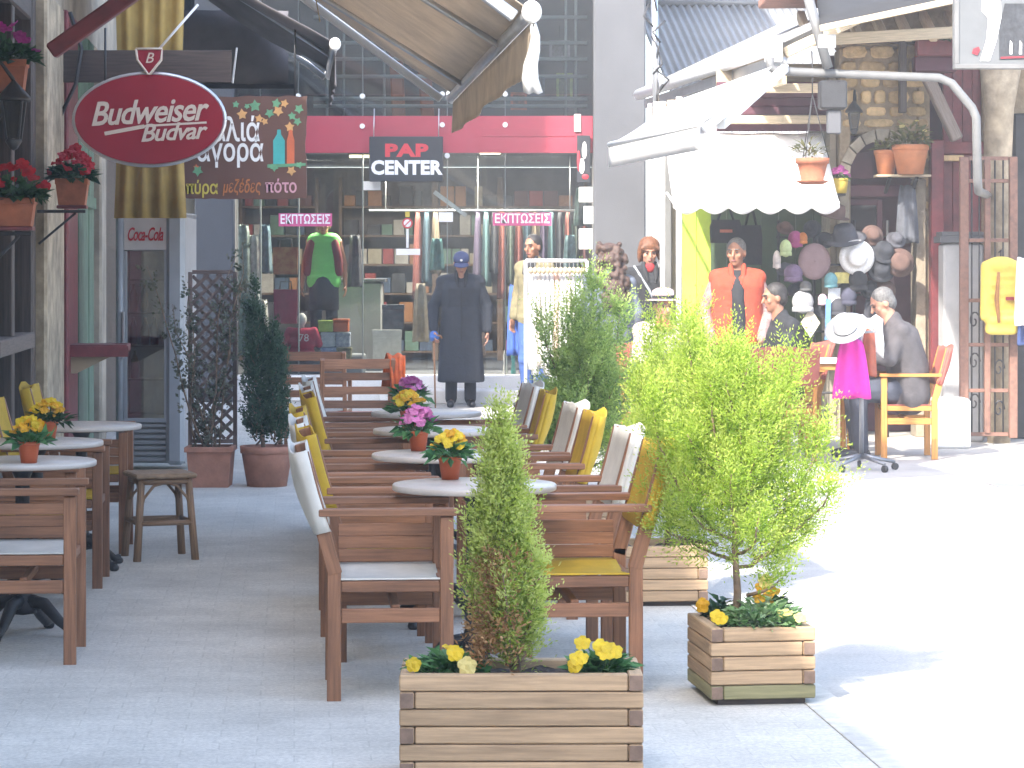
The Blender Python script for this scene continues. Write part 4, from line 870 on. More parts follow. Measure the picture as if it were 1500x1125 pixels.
# ================================================================ bistro tables
M['marble'] = mat('pale_table_top', (0.52, 0.465, 0.41), 0.35, 0.07, 6, stain=0.1)
TB = {}
b = MB(); b.lathe([(0.0, -0.012), (0.302, -0.012), (0.306, -0.008), (0.306, 0.008), (0.302, 0.012), (0.0, 0.012)], 48, (0, 0, 0.724)); TB['table_top'] = b.mesh('table_top', M['marble'])
b = MB(); b.lathe([(0.16, 0.70), (0.16, 0.706), (0.05, 0.70), (0.03, 0.66), (0.028, 0.3), (0.045, 0.26), (0.03, 0.22), (0.05, 0.14), (0.06, 0.10), (0.0, 0.09)], 16); TB['pedestal'] = b.mesh('pedestal', M['iron'])
b = MB(); b.tube([(0.03, 0, 0.15), (0.10, 0, 0.14), (0.17, 0, 0.07), (0.22, 0, 0.035), (0.25, 0, 0.03)], [0.03, 0.028, 0.022, 0.018, 0.024], 8); b.ball((0.25, 0, 0.02), 0.026, 0.026, 0.02, 8, 6); TB['foot'] = b.mesh('foot', M['iron'])
def make_table(label, loc, rz):
    t = thing('round_table', label, 'table', loc, rz, 'round cafe tables'); inst(TB['table_top'], 'table_top', t); inst(TB['pedestal'], 'pedestal', t)
    for k in range(4): inst(TB['foot'], 'foot', t, (0, 0, 0), (0, 0, k * math.pi / 2 + 0.6))
    return t
# ---- the central group
tabs = [(-0.14, 10.17), (-0.30, 11.80), (-0.385, 13.56), (-0.475, 15.15)]
tl = ['nearest round cafe table of the centre row, yellow primrose pot on it', 'second round cafe table of the centre row, purple primrose pot on it', 'third round cafe table of the centre row, just behind the purple flowers', 'farthest round cafe table of the centre row, in front of the man with cane']
for (x, y), l in zip(tabs, tl): make_table(l, (x, y, 0), rnd.random())
ordn = ['nearest', 'second', 'third', 'fourth', 'fifth', 'sixth', 'seventh', 'farthest']
fw = {'wfab': 'cream', 'yfab': 'yellow'}
for i, (y, x, f) in enumerate([(9.95, -.452, 'wfab'), (10.9, -.50, 'yfab'), (11.62, -.585, 'wfab'), (12.5, -.655, 'yfab'), (13.9, -.715, 'yfab'), (14.72, -.785, 'wfab'), (15.8, -.85, 'wfab')]):
    make_chair('wooden armchair with %s canvas, %s in the left line of the centre tables' % (fw[f], ordn[i]), (x, y, 0), TH + R(2.5 * math.sin(i * 1.9)), f, boards=1)
for i, (y, f) in enumerate([(10.1, 'yfab'), (10.96, 'wfab'), (12.15, 'yfab'), (12.86, 'wfab'), (14.2, 'yfab'), (15.0, 'wfab')]):
    make_chair('wooden armchair with %s canvas, %s in the right line of the centre tables' % (fw[f], ordn[i]), (0.228 - 0.088 * (y - 10.1), y, 0), TH + math.pi + R(2.5 * math.sin(i * 2.9)), f, boards=-1)
# ---- the group along the cafe wall
tabs2 = [((-2.04, 11.38), 'round table nearest by the cafe wall, primrose pot on its edge'), ((-2.2, 12.64), 'second round table along the cafe wall, darker primrose pot on it'), ((-2.2, 13.95), 'farthest round table along the cafe wall, beside the bamboo stool')]
for (x, y), l in tabs2: make_table(l, (x, y, 0), rnd.random())
for i, (x, y, f) in enumerate(((-1.93, 10.80, 'wfab'), (-2.12, 12.0, 'yfab'), (-2.2, 13.28, 'yfab'), (-2.3, 14.85, 'yfab'))):
    make_chair('wooden armchair with %s canvas, %s along the cafe wall' % (fw[f], ordn[i]), (x, y, 0), TH, f, boards=1)
# farther chairs at the end of the centre group, red seats, seen from behind
mredseat = mat('red_cushion', (0.42, 0.06, 0.035), 0.85, 0.1)
for i, (px, Y, rz) in enumerate(((522, 19.6, 95), (462, 21.2, 88))):
    t = make_chair(('wooden armchair with red seat at the far end of the centre tables' if i == 0 else 'wooden armchair standing behind the red seated one, near the dark cypress'), (P(px, 0, Y).x, Y, 0), R(rz), 'wfab', boards=1)
    for ch in [o for o in COL.objects if o.parent == t and o.name.split('.')[0] == 'back_cloth']: bpy.data.objects.remove(ch)
    for k, z in enumerate((0.56, 0.66, 0.76, 0.85)):
        x = -0.2 - 0.115 * (z - 0.47) / 0.415; MB().bar((x, -0.236, z), (x, 0.236, z), 0.02, 0.055 if k != 3 else 0.07).build('back_slat', M['chairwood'], t)
    if i == 0: MB().box(-0.17, 0.18, -0.225, 0.225, 0.445, 0.49, 0.015).build('cushion', mredseat, t)
# orange cloth thrown over the corner of that chair back
q0 = P(577, 0, 19.6); g = []; prof = [(0.06, 0.66), (0.05, 0.78), (0.035, 0.88), (0.0, 0.915), (-0.045, 0.88), (-0.06, 0.76), (-0.07, 0.64), (-0.065, 0.55), (-0.075, 0.46)]
for i, (dy, z) in enumerate(prof):
    r = []
    for j in range(13):
        s_ = j / 12 - 0.5; w = 0.17 - 0.012 * i; fold = 0.022 * math.sin(j * 1.9 + i * 0.35)
        r.append((q0.x + s_ * w + 0.008 * i, 19.36 + dy + fold * (0.3 + 0.1 * i) * (1 if i > 3 else 0.4), z + 0.03 * math.sin(j * 0.9 + 1) * (i / 8) - 0.05 * abs(s_) * (i > 5)))
    g.append(r)
oc = MB(); oc.sheet(g, 0.005); tag(oc.build('hanging_cloth', mat('orange_cloth', (0.62, 0.13, 0.035), 0.85, 0.2, 20)), 'bright orange cloth hanging over the corner of the far red seated chair', 'cloth')
# ---- bamboo stool
st = thing('bamboo_stool', 'small square bamboo stool with curved braces at the end of the wall tables', 'stool', (-1.86, 14.42, 0), R(20))
mbam = mat('dark_bamboo', (0.24, 0.145, 0.08), 0.6, 0.25, 6, grain=True, rand=0.15)
for x in (-1, 1):
    for y in (-1, 1): MB().tube([(x * 0.155, y * 0.155, 0), (x * 0.125, y * 0.125, 0.43)], [0.021, 0.019], 10).build('leg', mbam, st)
b = MB(); b.box(-0.165, 0.165, -0.165, 0.165, 0.432, 0.458, 0.008); b.build('seat', mat('stool_seat', (0.30, 0.2, 0.12), 0.7, 0.2, 30), st)
for k in range(4):
    a = empty('rail_pair', st, rot=(0, 0, k * math.pi / 2)); bpy.data.objects.remove(a)
    c_, s_ = math.cos(k * math.pi / 2), math.sin(k * math.pi / 2)
    def rt(p): return (p[0] * c_ - p[1] * s_, p[0] * s_ + p[1] * c_, p[2])
    MB().tube([rt((-0.145, -0.145, 0.2)), rt((0.145, -0.145, 0.2))], 0.014, 8).build('stretcher', mbam, st)
    MB().tube([rt((-0.13, -0.13, 0.415)), rt((0.13, -0.13, 0.415))], 0.016, 8).build('apron', mbam, st)
    for s in (-1, 1): MB().tube([rt((s * 0.14, -0.14, 0.24)), rt((s * 0.115, -0.135, 0.33)), rt((s * 0.06, -0.13, 0.395)), rt((0.0, -0.13, 0.41))], 0.008, 6).build('curved_brace', mbam, st)

# ================================================================ foliage generators
M['thuja'] = leaf_mat('thuja_green', [(0.07, 0.13, 0.025), (0.22, 0.32, 0.05), (0.44, 0.53, 0.10), (0.58, 0.64, 0.2)], 0.55, 0.45)
M['thuja_y'] = leaf_mat('thuja_yellow_green', [(0.06, 0.14, 0.022), (0.22, 0.35, 0.04), (0.40, 0.54, 0.07), (0.54, 0.63, 0.14)], 0.55, 0.5)
M['thuja_brown'] = leaf_mat('thuja_brown', [(0.16, 0.075, 0.03), (0.36, 0.19, 0.08), (0.5, 0.31, 0.15)], 0.7, 0.3)
M['juniper'] = leaf_mat('blue_green_needles', [(0.06, 0.14, 0.045), (0.18, 0.30, 0.08), (0.34, 0.47, 0.12), (0.46, 0.58, 0.17)], 0.55, 0.4)
M['cypress'] = leaf_mat('dark_cypress', [(0.008, 0.03, 0.018), (0.025, 0.065, 0.035), (0.06, 0.11, 0.06)], 0.6, 0.25)
M['leaf'] = leaf_mat('pansy_leaf', [(0.02, 0.08, 0.03), (0.06, 0.18, 0.06), (0.15, 0.32, 0.12)], 0.5, 0.3, 20)
M['ltleaf'] = leaf_mat('pale_ground_leaf', [(0.10, 0.22, 0.07), (0.25, 0.42, 0.18), (0.42, 0.52, 0.32)], 0.55, 0.35, 20)
M['dleaf'] = leaf_mat('geranium_leaf', [(0.01, 0.035, 0.015), (0.03, 0.08, 0.03), (0.06, 0.14, 0.05)], 0.5, 0.3, 20)
M['bark'] = mat('grey_brown_bark', (0.22, 0.15, 0.10), 0.9, 0.3, 14, 0.8, 40)
def sprays(base, dirs, lens, rng, nleaf=11, lw=0.011, ll=0.03, spread=0.9):
    """flat feathery sprays: base (n,3), dirs (n,3) unit, lens (n): returns verts, quads, tone"""
    n = len(base); up = np.tile(np.array([0, 0, 1.0]), (n, 1)) + rng.normal(0, 0.7, (n, 3))
    side = np.cross(dirs, up); side /= np.linalg.norm(side, axis=1)[:, None] + 1e-9
    nor = np.cross(side, dirs)
    V = []; T = []
    tone0 = rng.random(n)
    for k in range(nleaf):
        t = (k + 0.5) / nleaf; sg = -1 if k % 2 else 1
        if k == nleaf - 1: sg = 0
        p = base + dirs * (lens * t)[:, None] + nor * (0.02 * rng.normal(0, 1, n))[:, None]
        d = dirs * 0.75 + side * (sg * spread * (1 - 0.35 * t)) + nor * rng.normal(0, 0.18, (n, 1))
        d /= np.linalg.norm(d, axis=1)[:, None]
        L = (ll * (1.15 - 0.6 * t) * (0.75 + 0.5 * rng.random(n)))[:, None]
        w = np.cross(d, nor + rng.normal(0, 0.35, (n, 3))); w /= np.linalg.norm(w, axis=1)[:, None] + 1e-9; w *= lw * (0.7 + 0.6 * rng.random((n, 1)))
        q = np.stack([p, p + d * L * 0.55 + w * 0.5, p + d * L, p + d * L * 0.5 - w * 0.5], 1)
        V.append(q); T.append(np.clip(tone0 * 0.6 + 0.35 * t + 0.15 * rng.random(n), 0, 1)[:, None].repeat(4, 1))
    V = np.concatenate(V, 0).reshape(-1, 3); T = np.concatenate(T, 0).reshape(-1)
    Q = np.arange(len(V)).reshape(-1, 4); return V, Q, T
def branchy(rng, trunk, limbs, nspray, slen, gather=0.06, upb=0.5, out=0.8):
    """spray bases along limb curves (each a list of points with a bush radius)"""
    B = []; D = []
    for pts, rad, wt in limbs:
        pts = np.array(pts); m = max(1, int(nspray * wt)); t = rng.random(m) ** 0.8 * (len(pts) - 1.001); i = t.astype(int); f = (t - i)[:, None]
        c = pts[i] * (1 - f) + pts[i + 1] * f; tang = pts[i + 1] - pts[i]; tang /= np.linalg.norm(tang, axis=1)[:, None]
        rr = rng.normal(0, 1, (m, 3)); rr /= np.linalg.norm(rr, axis=1)[:, None]
        taper = (0.35 + 0.65 * (1 - t / (len(pts) - 1)))[:, None]
        off = rr * (rad * taper) * (rng.random((m, 1)) ** 0.45)
        B.append(c + off); d = tang * upb + rr * out + np.array([0, 0, 0.35]); D.append(d / np.linalg.norm(d, axis=1)[:, None])
    B = np.concatenate(B); D = np.concatenate(D); return B, D, slen * (0.6 + 0.8 * rng.random(len(B)))
def bush(name, label, cat, loc, limbs, nspray, slen, m, seed, trunk, group=None, lw=0.011, ll=0.03, nleaf=11, upb=0.5, out=0.8, extra=None):
    rng = np.random.default_rng(seed); t = thing(name, label, cat, loc, 0, group)
    B, D, L = branchy(rng, None, limbs, nspray, slen, upb=upb, out=out)
    V, Q, T = sprays(B, D, L, rng, nleaf, lw, ll)
    o = inst(fast_mesh('foliage', V, Q, T, M[m]), 'foliage', t); o['kind'] = 'stuff'
    tr = MB(); tr.tube(trunk[0], trunk[1], 9); tr.build('trunk', M['bark'], t)
    br = MB()
    for pts, rad, wt in limbs:
        n = len(pts); br.tube(pts, [0.008 * (1 - 0.75 * i / (n - 1)) for i in range(n)], 5)
    o2 = br.build('branches', M['bark'], t); o2['kind'] = 'stuff'
    if extra: extra(t, rng)
    return t
# ---- planters of interlocking planks
M['plank'] = mat('planter_softwood', (0.44, 0.30, 0.175), 0.75, 0.2, 3.0, 0.12, 40, grain=True, rand=0.13, stain=0.15)
M['plank_end'] = mat('planter_end_grain', (0.21, 0.14, 0.10), 0.85, 0.2, 20, grain=False, rand=0.1)
M['plank_green'] = mat('mossy_softwood', (0.24, 0.22, 0.11), 0.8, 0.2, 4, grain=True, rand=0.1)
def planter(label, cx, y0, w, d, rz, rows, hrow=0.0545, th=0.045, group='slatted timber planters', mossy=False, base=0.025, flip=0):
    """front face centred at (cx, y0)"""
    t = thing('timber_planter', label, 'planter', (cx, y0, 0), rz, group)
    for r in range(rows):
        z = base + hrow * (r + 0.5); full = (r % 2 == (rows - 1) % 2) # sides run through on the rows of that parity
        mm_ = M['plank_green'] if (mossy and r == 0) else M['plank']
        e = 0.0015 * rnd.random()
        ev = (r + flip) % 2 == 0                   # even rows: the right side plank runs through, else the left one
        q = th + 0.001
        def pl(p0, p1): MB().bar(p0, p1, th - 0.002, hrow - 0.003, c=0.004).build('plank', mm_, t)
        pl((-w / 2 + (0 if ev else q), th / 2 - e, z), (w / 2 - (q if ev else 0), th / 2 - e, z))
        pl((-w / 2 + q, d - th / 2, z), (w / 2 - q, d - th / 2, z))
        pl((w / 2 - th / 2, 0 if ev else q, z), (w / 2 - th / 2, d, z))
        pl((-w / 2 + th / 2, q if ev else 0, z), (-w / 2 + th / 2, d, z))
        xx = w / 2 - th / 2 if ev else -w / 2 + th / 2
        MB().box(xx - th / 2 + 0.003, xx + th / 2 - 0.003, -0.004, -0.0005, z - hrow / 2 + 0.004, z + hrow / 2 - 0.004, 0.0005).build('end_grain', M['plank_end'], t)
    MB().box(-w / 2 + 0.03, w / 2 - 0.03, 0.03, d - 0.03, 0.0, base - 0.001).build('foot_board', M['darkwood'], t)
    hz = base + rows * hrow
    so = MB(); so.sheet([[(-w / 2 + th + (w - 2 * th) * i / 10, th + (d - 2 * th) * j / 6, hz - 0.035 + 0.012 * math.sin(i * 2.1 + j * 1.3)) for j in range(7)] for i in range(11)], 0.01); so.build('soil', M['soil'], t)
    return t, hz
fpl, fz = planter('front slatted timber planter in the foreground with upright thuja and yellow pansies', 0.028, 8.09, 0.724, 0.36, R(0.5), 6, hrow=0.052, flip=1)
rpl, rz_ = planter('square slatted timber planter right of the chairs, lit by the sun', 0.882, 9.58, 0.375, 0.45, R(7), 5, hrow=0.0505, mossy=True, flip=1)
bpl, bz_ = planter('slatted timber planter behind the nearest yellow chair, under the bushy thuja', 0.69, 12.35, 0.40, 0.40, R(5), 5, hrow=0.0505)
dpl, dz_ = planter('farthest slatted timber planter, hidden behind the right chairs under the darker juniper', 0.47, 15.4, 0.40, 0.40, R(5), 5, hrow=0.0505)
# pansies etc.
def petal_flower(name, cols, r=0.026, centre=(0.12, 0.05, 0.01)):
    b = MB()
    for k, a in enumerate((90, 18, 162, 234, 306)):
        a = R(a); c = Vector((0.55 * r * math.cos(a), 0.55 * r * math.sin(a), 0.002 * k)); n = 7
        vs = [c + Vector((0, 0, 0.004))]
        for i in range(n):
            q = 2 * math.pi * i / n; vs.append(c + Vector((0.62 * r * math.cos(q), 0.62 * r * math.sin(q), 0.004 * math.sin(q * 2 + k) + 0.003)))
        b.add(vs, [(0, i + 1, (i + 1) % n + 1) for i in range(n)])
    b.lathe([(0.0, 0.0), (r * 0.22, 0.004), (0.0, 0.014)], 6, (0, 0, 0))
    return b.mesh(name, cols)
M['fy'] = mat('petal_yellow', (0.72, 0.52, 0.02), 0.6, 0.08, 40, trans=0.3, rand=0.12)
M['fy2'] = mat('petal_pale_yellow', (0.72, 0.60, 0.22), 0.6, 0.08, 40, trans=0.3, rand=0.1)
M['fo'] = mat('petal_deep_yellow', (0.72, 0.38, 0.01), 0.6, 0.08, 40, trans=0.3, rand=0.1)
M['fp'] = mat('petal_purple', (0.40, 0.08, 0.26), 0.6, 0.12, 40, trans=0.3, rand=0.3)
M['fpk'] = mat('petal_pink', (0.62, 0.2, 0.42), 0.6, 0.12, 40, trans=0.3, rand=0.2)
M['fr'] = mat('petal_red', (0.50, 0.012, 0.02), 0.6, 0.12, 40, trans=0.3, rand=0.15)
M['fm'] = mat('petal_magenta', (0.45, 0.04, 0.32), 0.6, 0.12, 40, trans=0.3, rand=0.2)
FL = {k: petal_flower('flower', M[k]) for k in ('fy', 'fy2', 'fo', 'fp', 'fpk', 'fr', 'fm')}
def leaf_tuft(rng, n, rx, ry, h, ll=0.05, lw=0.03, droop=0.3):
    """rosette leaves: folded pairs of quads"""
    a = rng.random(n) * 6.283; rr = np.sqrt(rng.random(n)); base = np.stack([rx * 0.75 * rr * np.cos(a), ry * 0.75 * rr * np.sin(a), h * 0.15 + h * 0.55 * (1 - rr ** 2) * rng.random(n)], 1)
    d = np.stack([np.cos(a) * 0.9, np.sin(a) * 0.9, 0.9 - droop * 2 * rr + rng.normal(0, 0.3, n)], 1) + rng.normal(0, 0.25, (n, 3)); d /= np.linalg.norm(d, axis=1)[:, None]
    s = np.cross(d, np.array([0, 0, 1.0]) + rng.normal(0, 0.3, (n, 3))); s /= np.linalg.norm(s, axis=1)[:, None]; nn = np.cross(s, d)
    L = (ll * (0.6 + 0.8 * rng.random(n)))[:, None]; W = lw * (0.6 + 0.6 * rng.random((n, 1)))
    m1 = base + d * L * 0.5 - nn * L * 0.05; tip = base + d * L - nn * L * 0.22
    V = np.stack([base, m1 + s * W * 0.5 + nn * W * 0.2, tip, m1, base, m1, tip, m1 - s * W * 0.5 + nn * W * 0.2], 1).reshape(-1, 3)
    Q = np.arange(len(V)).reshape(-1, 4); T = np.repeat(np.clip(rng.random(n) * 0.6 + 0.4 * (1 - rr), 0, 1), 8); return V, Q, T
def flowering(name, label, cat, loc, seed, nleaf, rx, ry, h, leafm, flowers, fr_=0.026, group=None, ll=0.05, lw=0.032, parent_rz=0.0, scale=1.0):
    """flowers: list of (kind, x, y, z) in local metres"""
    rng = np.random.default_rng(seed); t = thing(name, label, cat, loc, parent_rz, group)
    V, Q, T = leaf_tuft(rng, nleaf, rx, ry, h, ll, lw); o = inst(fast_mesh('foliage', V, Q, T, M[leafm]), 'foliage', t); o['kind'] = 'stuff'
    st = MB()
    for k, x, y, z in flowers:
        q = Vector((x, y, z)); v = Vector((x * 0.5, y * 0.3 - 0.6, 0.55)) + Vector(rng.normal(0, 0.25, 3)); e = v.to_track_quat('Z', 'Y').to_euler()
        inst(FL[k], 'flower', t, q, e, fr_ / 0.026 * (0.85 + 0.3 * rng.random()))
        st.tube([(x * 0.4, y * 0.4, 0.0), (x * 0.8, y * 0.8, z * 0.6), (x, y, z)], 0.0018, 4)
    if flowers: s = st.build('stems', M['juniper'], t); s['kind'] = 'stuff'
    return t
def infront(pl, x, y, hz): v = pl.matrix_basis @ Vector((x, y, hz - 0.03)); return v
def pos(px, py, Y, o): q = P(px, py, Y); return (q.x - o.x, q.y - o.y, q.z - o.z)
o = infront(fpl, -0.22, 0.16, fz); flowering('pansy', 'yellow pansies at the left end of the front planter', 'flowers', o, 11, 300, 0.14, 0.09, 0.09, 'leaf',
    [('fy', *pos(658, 951, 8.2, o)), ('fy', *pos(606, 974, 8.13, o)), ('fy2', *pos(684, 976, 8.13, o)), ('fy', *pos(667, 958, 8.16, o))], 0.024, 'pansy clumps in the planters')
o = infront(fpl, 0.24, 0.16, fz); flowering('pansy', 'bright yellow pansies at the right end of the front planter', 'flowers', o, 12, 280, 0.11, 0.09, 0.09, 'leaf',
    [('fy', *pos(848, 966, 8.13, o)), ('fy', *pos(853, 943, 8.2, o)), ('fy', *pos(880, 950, 8.17, o)), ('fy', *pos(896, 956, 8.15, o)), ('fy', *pos(844, 975, 8.12, o)), ('fy', *pos(888, 962, 8.13, o))], 0.027, 'pansy clumps in the planters')
o = infront(rpl, 0.03, 0.17, rz_); flowering('pansy', 'pansies and pale ground leaves in the sunlit square planter', 'flowers', o, 13, 520, 0.17, 0.19, 0.15, 'ltleaf',
    [('fy', *pos(1050, 903, 9.62, o)), ('fo', *pos(1028, 886, 9.75, o)), ('fy', *pos(1057, 908, 9.61, o)), ('fy2', *pos(1150, 900, 9.65, o)), ('fy2', *pos(1172, 906, 9.63, o))], 0.026, 'pansy clumps in the planters', ll=0.045, lw=0.028)
o = infront(rpl, 0.10, 0.22, rz_); flowering('tall_pansy', 'taller dark leaved plant with dull yellow blooms behind the pale leaves of the square planter', 'flowers', o, 14, 60, 0.06, 0.06, 0.14, 'dleaf',
    [('fo', *pos(1118, 862, 9.8, o)), ('fo', *pos(1126, 876, 9.8, o)), ('fo', *pos(1112, 878, 9.78, o)), ('fy2', *pos(1122, 852, 9.8, o)), ('fo', *pos(1132, 868, 9.82, o))], 0.024)
o = infront(rpl, -0.08, 0.36, rz_); flowering('dark_ground_plant', 'dark green leaves at the back left of the square planter', 'plant', o, 15, 80, 0.07, 0.07, 0.13, 'dleaf', [], ll=0.05)

# ---- thujas
def limb(p, az, el, L, n=5, curve=0.35, wob=0.03):
    pts = [Vector(p)]; e = el
    for i in range(n):
        d = Vector((math.cos(az) * math.cos(e), math.sin(az) * math.cos(e), math.sin(e))); pts.append(pts[-1] + d * L / n + Vector((rnd.uniform(-wob, wob), rnd.uniform(-wob, wob), rnd.uniform(-wob, wob)) ) * L); e = min(1.45, e + curve / n)
    return [tuple(q) for q in pts]
# front column thuja
rnd.seed(21)
o = infront(fpl, 0.012, 0.17, fz); q = P(747, 985, o.y); o.x = P(757, 985, o.y).x
limbs = []
hh = 0.78
for k in range(60):
    z = 0.02 + 0.66 * (k / 60) ** 1.0; az = k * 2.4; w = 0.215 * (1 - 1.0 * (z / hh)) * (0.6 + 0.7 * rnd.random())
    limbs.append((limb((0.0 - 0.03 * z / hh, 0, z), az, 0.75, w * 1.15, 4, 0.9, 0.07), 0.026, (1.35 - 0.8 * k / 60) / 62))
limbs.append(([(-0.02, 0, 0.5), (-0.03, 0, 0.62), (-0.035, 0, 0.72), (-0.03, 0, 0.80)], 0.018, 0.035))
limbs = [([tuple(Vector(p) + Vector((-0.02, 0, 0))) for p in l], r, w) for l, r, w in limbs]
def brown(t, rng):
    B = []; 
    n = 210; z = 0.04 + rng.random(n) * 0.33; a = rng.normal(-2.45, 0.42, n); r = (0.135 * (1 - 0.4 * z / 0.8)) * (0.72 + 0.4 * rng.random(n))
    B = np.stack([r * np.cos(a) - 0.005 + 0.01, r * np.sin(a), z], 1); D = np.stack([0.5 * np.cos(a), 0.5 * np.sin(a), 0.8 + 0 * a], 1) + rng.normal(0, 0.35, (n, 3)); D /= np.linalg.norm(D, axis=1)[:, None]
    V, Q, T = sprays(B, D, 0.05 * (0.7 + 0.6 * rng.random(n)), rng, 11, 0.0065, 0.022); ob = inst(fast_mesh('withered_foliage', V, Q, T, M['thuja_brown']), 'withered_foliage', t); ob['kind'] = 'stuff'; ob['label'] = 'withered brown patch on the lower front of the thuja'
bush('column_thuja', 'narrow column thuja with brown withered patch in the front planter', 'shrub', o, limbs, 3000, 0.07, 'thuja', 5, ([(0, 0, -0.01), (-0.01, 0, 0.3), (-0.03, 0, 0.7)], [0.014, 0.011, 0.005]), lw=0.006, ll=0.021, nleaf=13, upb=0.6, out=0.65, extra=brown)
# bushy yellow green thuja in the square planter: trunk clear, crown from .25 to 1.12 m above the soil
def open_tree(label, o, seed, mname, H0, Hc, width, tips, nspray, slen, group='bushy thujas in the planters', lw=0.0052, ll=0.023, dens=0.065, lean=0.0):
    rnd.seed(seed); limbs = []
    for k in range(26):
        z = H0 + (Hc - H0) * (k / 26) * 0.75; az = k * 2.399 + rnd.random() * 0.5; s = 1 - 0.55 * (k / 26)
        L = width * s * (0.75 + 0.45 * rnd.random()); limbs.append((limb((lean * z, 0, z), az, 0.25 + 0.5 * k / 26, L, 5, 0.75, 0.05), dens * (0.6 + 0.4 * s), 1.0 * s))
    for dx, dy, z0, dz, r, w in tips: limbs.append(([(0.25 * dx, 0.25 * dy, z0), (0.65 * dx, 0.65 * dy, z0 + 0.3 * dz), (0.92 * dx, 0.92 * dy, z0 + 0.7 * dz), (dx, dy, z0 + dz)], r, w))
    tw = sum(l[2] for l in limbs); limbs = [(a, b, c / tw) for a, b, c in limbs]
    return bush('bushy_thuja', label, 'shrub', o, limbs, nspray, slen, mname, seed, ([(0, 0, -0.02), (0.006, 0, H0 * 0.6), (-0.004, 0.0, H0 * 1.3), (lean * Hc * 0.7, 0, Hc * 0.75)], [0.017, 0.014, 0.011, 0.004]), group, lw, ll, 21, 0.6, 0.55)
o = infront(rpl, -0.005, 0.2, rz_); o.x = P(1078, 0, o.y).x
open_tree('bushy yellow green thuja on a bare stem in the sunlit square planter', o, 31, 'thuja_y', 0.22, 1.05, 0.36,
    [(-0.17, 0.03, 0.55, 0.53, 0.085, 2.4), (-0.02, 0.0, 0.6, 0.38, 0.07, 1.4), (0.19, -0.02, 0.45, 0.50, 0.055, 1.6), (0.30, 0.0, 0.33, 0.38, 0.05, 1.2), (-0.3, 0.0, 0.35, 0.45, 0.07, 1.6), (0.08, -0.1, 0.4, 0.4, 0.06, 1.2), (-0.1, -0.1, 0.45, 0.45, 0.06, 1.2), (0.26, 0.05, 0.25, 0.1, 0.04, 0.5), (-0.25, 0.02, 0.3, 0.05, 0.06, 0.7), (0.34, 0.0, 0.3, 0.2, 0.04, 0.6), (0.15, -0.05, 0.12, 0.06, 0.05, 0.3)], 3000, 0.14)
o = infront(bpl, 0, 0.2, bz_); o.x = P(978, 0, o.y).x
open_tree('bushy yellow green thuja in the planter behind the nearest yellow chair', o, 41, 'thuja_y', 0.2, 0.95, 0.28, [(-0.05, 0, 0.6, 0.42, 0.07, 1.5), (0.1, 0, 0.5, 0.4, 0.06, 1.2), (-0.14, 0, 0.4, 0.35, 0.06, 1.0)], 1900, 0.13, ll=0.025, lw=0.006)
o = infront(dpl, 0, 0.2, dz_); o.x = P(857, 0, o.y).x
open_tree('darker spreading juniper in the farthest planter before the white clothes rack', o, 51, 'juniper', 0.15, 1.0, 0.36, [(0.05, 0, 0.55, 0.65, 0.07, 1.6), (-0.24, 0, 0.55, 0.42, 0.05, 1.0), (-0.06, 0, 0.6, 0.48, 0.05, 1.0), (0.2, 0, 0.5, 0.55, 0.06, 1.2), (-0.3, -0.02, 0.2, 0.28, 0.07, 1.3), (0.28, 0, 0.35, 0.35, 0.06, 1.0)], 2100, 0.16, group=None, lw=0.0075, ll=0.03)

# ---- cypress in the round pot
def pot(label, loc, r1, r0, h, m, group=None, name='flower_pot', saucer=False, soil=True, sq=False):
    t = thing(name, label, 'pot', loc, 0, group)
    if not sq:
        b = MB(); b.lathe([(r0, 0.0), (r0 + (r1 - r0) * 0.8, h * 0.8), (r1 * 0.95, h * 0.82)], 24); b.build('body', m, t)
        b = MB(); b.lathe([(r1 * 0.96, h * 0.82), (r1, h * 0.83), (r1 * 1.02, h), (r1 * 0.92, h), (r1 * 0.88, h * 0.86), (r1 * 0.85, h * 0.84)], 24); b.build('rim', m, t)
    if soil: b = MB(); b.lathe([(r1 * 0.885, h * 0.87), (r1 * 0.5, h * 0.9), (0.0, h * 0.91)], 16); b.build('soil', M['soil'], t)
    return t
Yq = 19.1
pt_ = pot('large round terracotta pot with the dark cypress, beside the lattice planter', (P(391, 0, Yq).x, Yq, 0), S(39, Yq), S(29, Yq), 0.285, M['terra_old'], name='terracotta_pot')
rnd.seed(61); limbs = []
for cx_, top in ((-0.05, 1.14), (0.08, 0.85)):
    for k in range(34):
        z = 0.02 + top * 0.82 * k / 34; limbs.append((limb((cx_, 0, z), k * 2.4, 0.8, 0.12 * (1 - 0.7 * k / 34) + 0.03, 3, 0.5, 0.04), 0.03, 1.0))
    limbs.append(([(cx_, 0, top * 0.5), (cx_, 0, top * 0.75), (cx_ - 0.01, 0, top)], 0.04, 3.0))
tw = sum(l[2] for l in limbs)
bush('dark_cypress', 'dark green double stemmed cypress in the large round terracotta pot', 'shrub', (P(386, 0, Yq).x, Yq, 0.27), [(a, b, c / tw) for a, b, c in limbs], 1700, 0.075, 'cypress', 62, ([(0, 0, -0.02), (-0.03, 0, 0.4), (-0.05, 0, 0.9)], [0.016, 0.012, 0.006]), lw=0.013, ll=0.03, nleaf=9, upb=0.7, out=0.4)
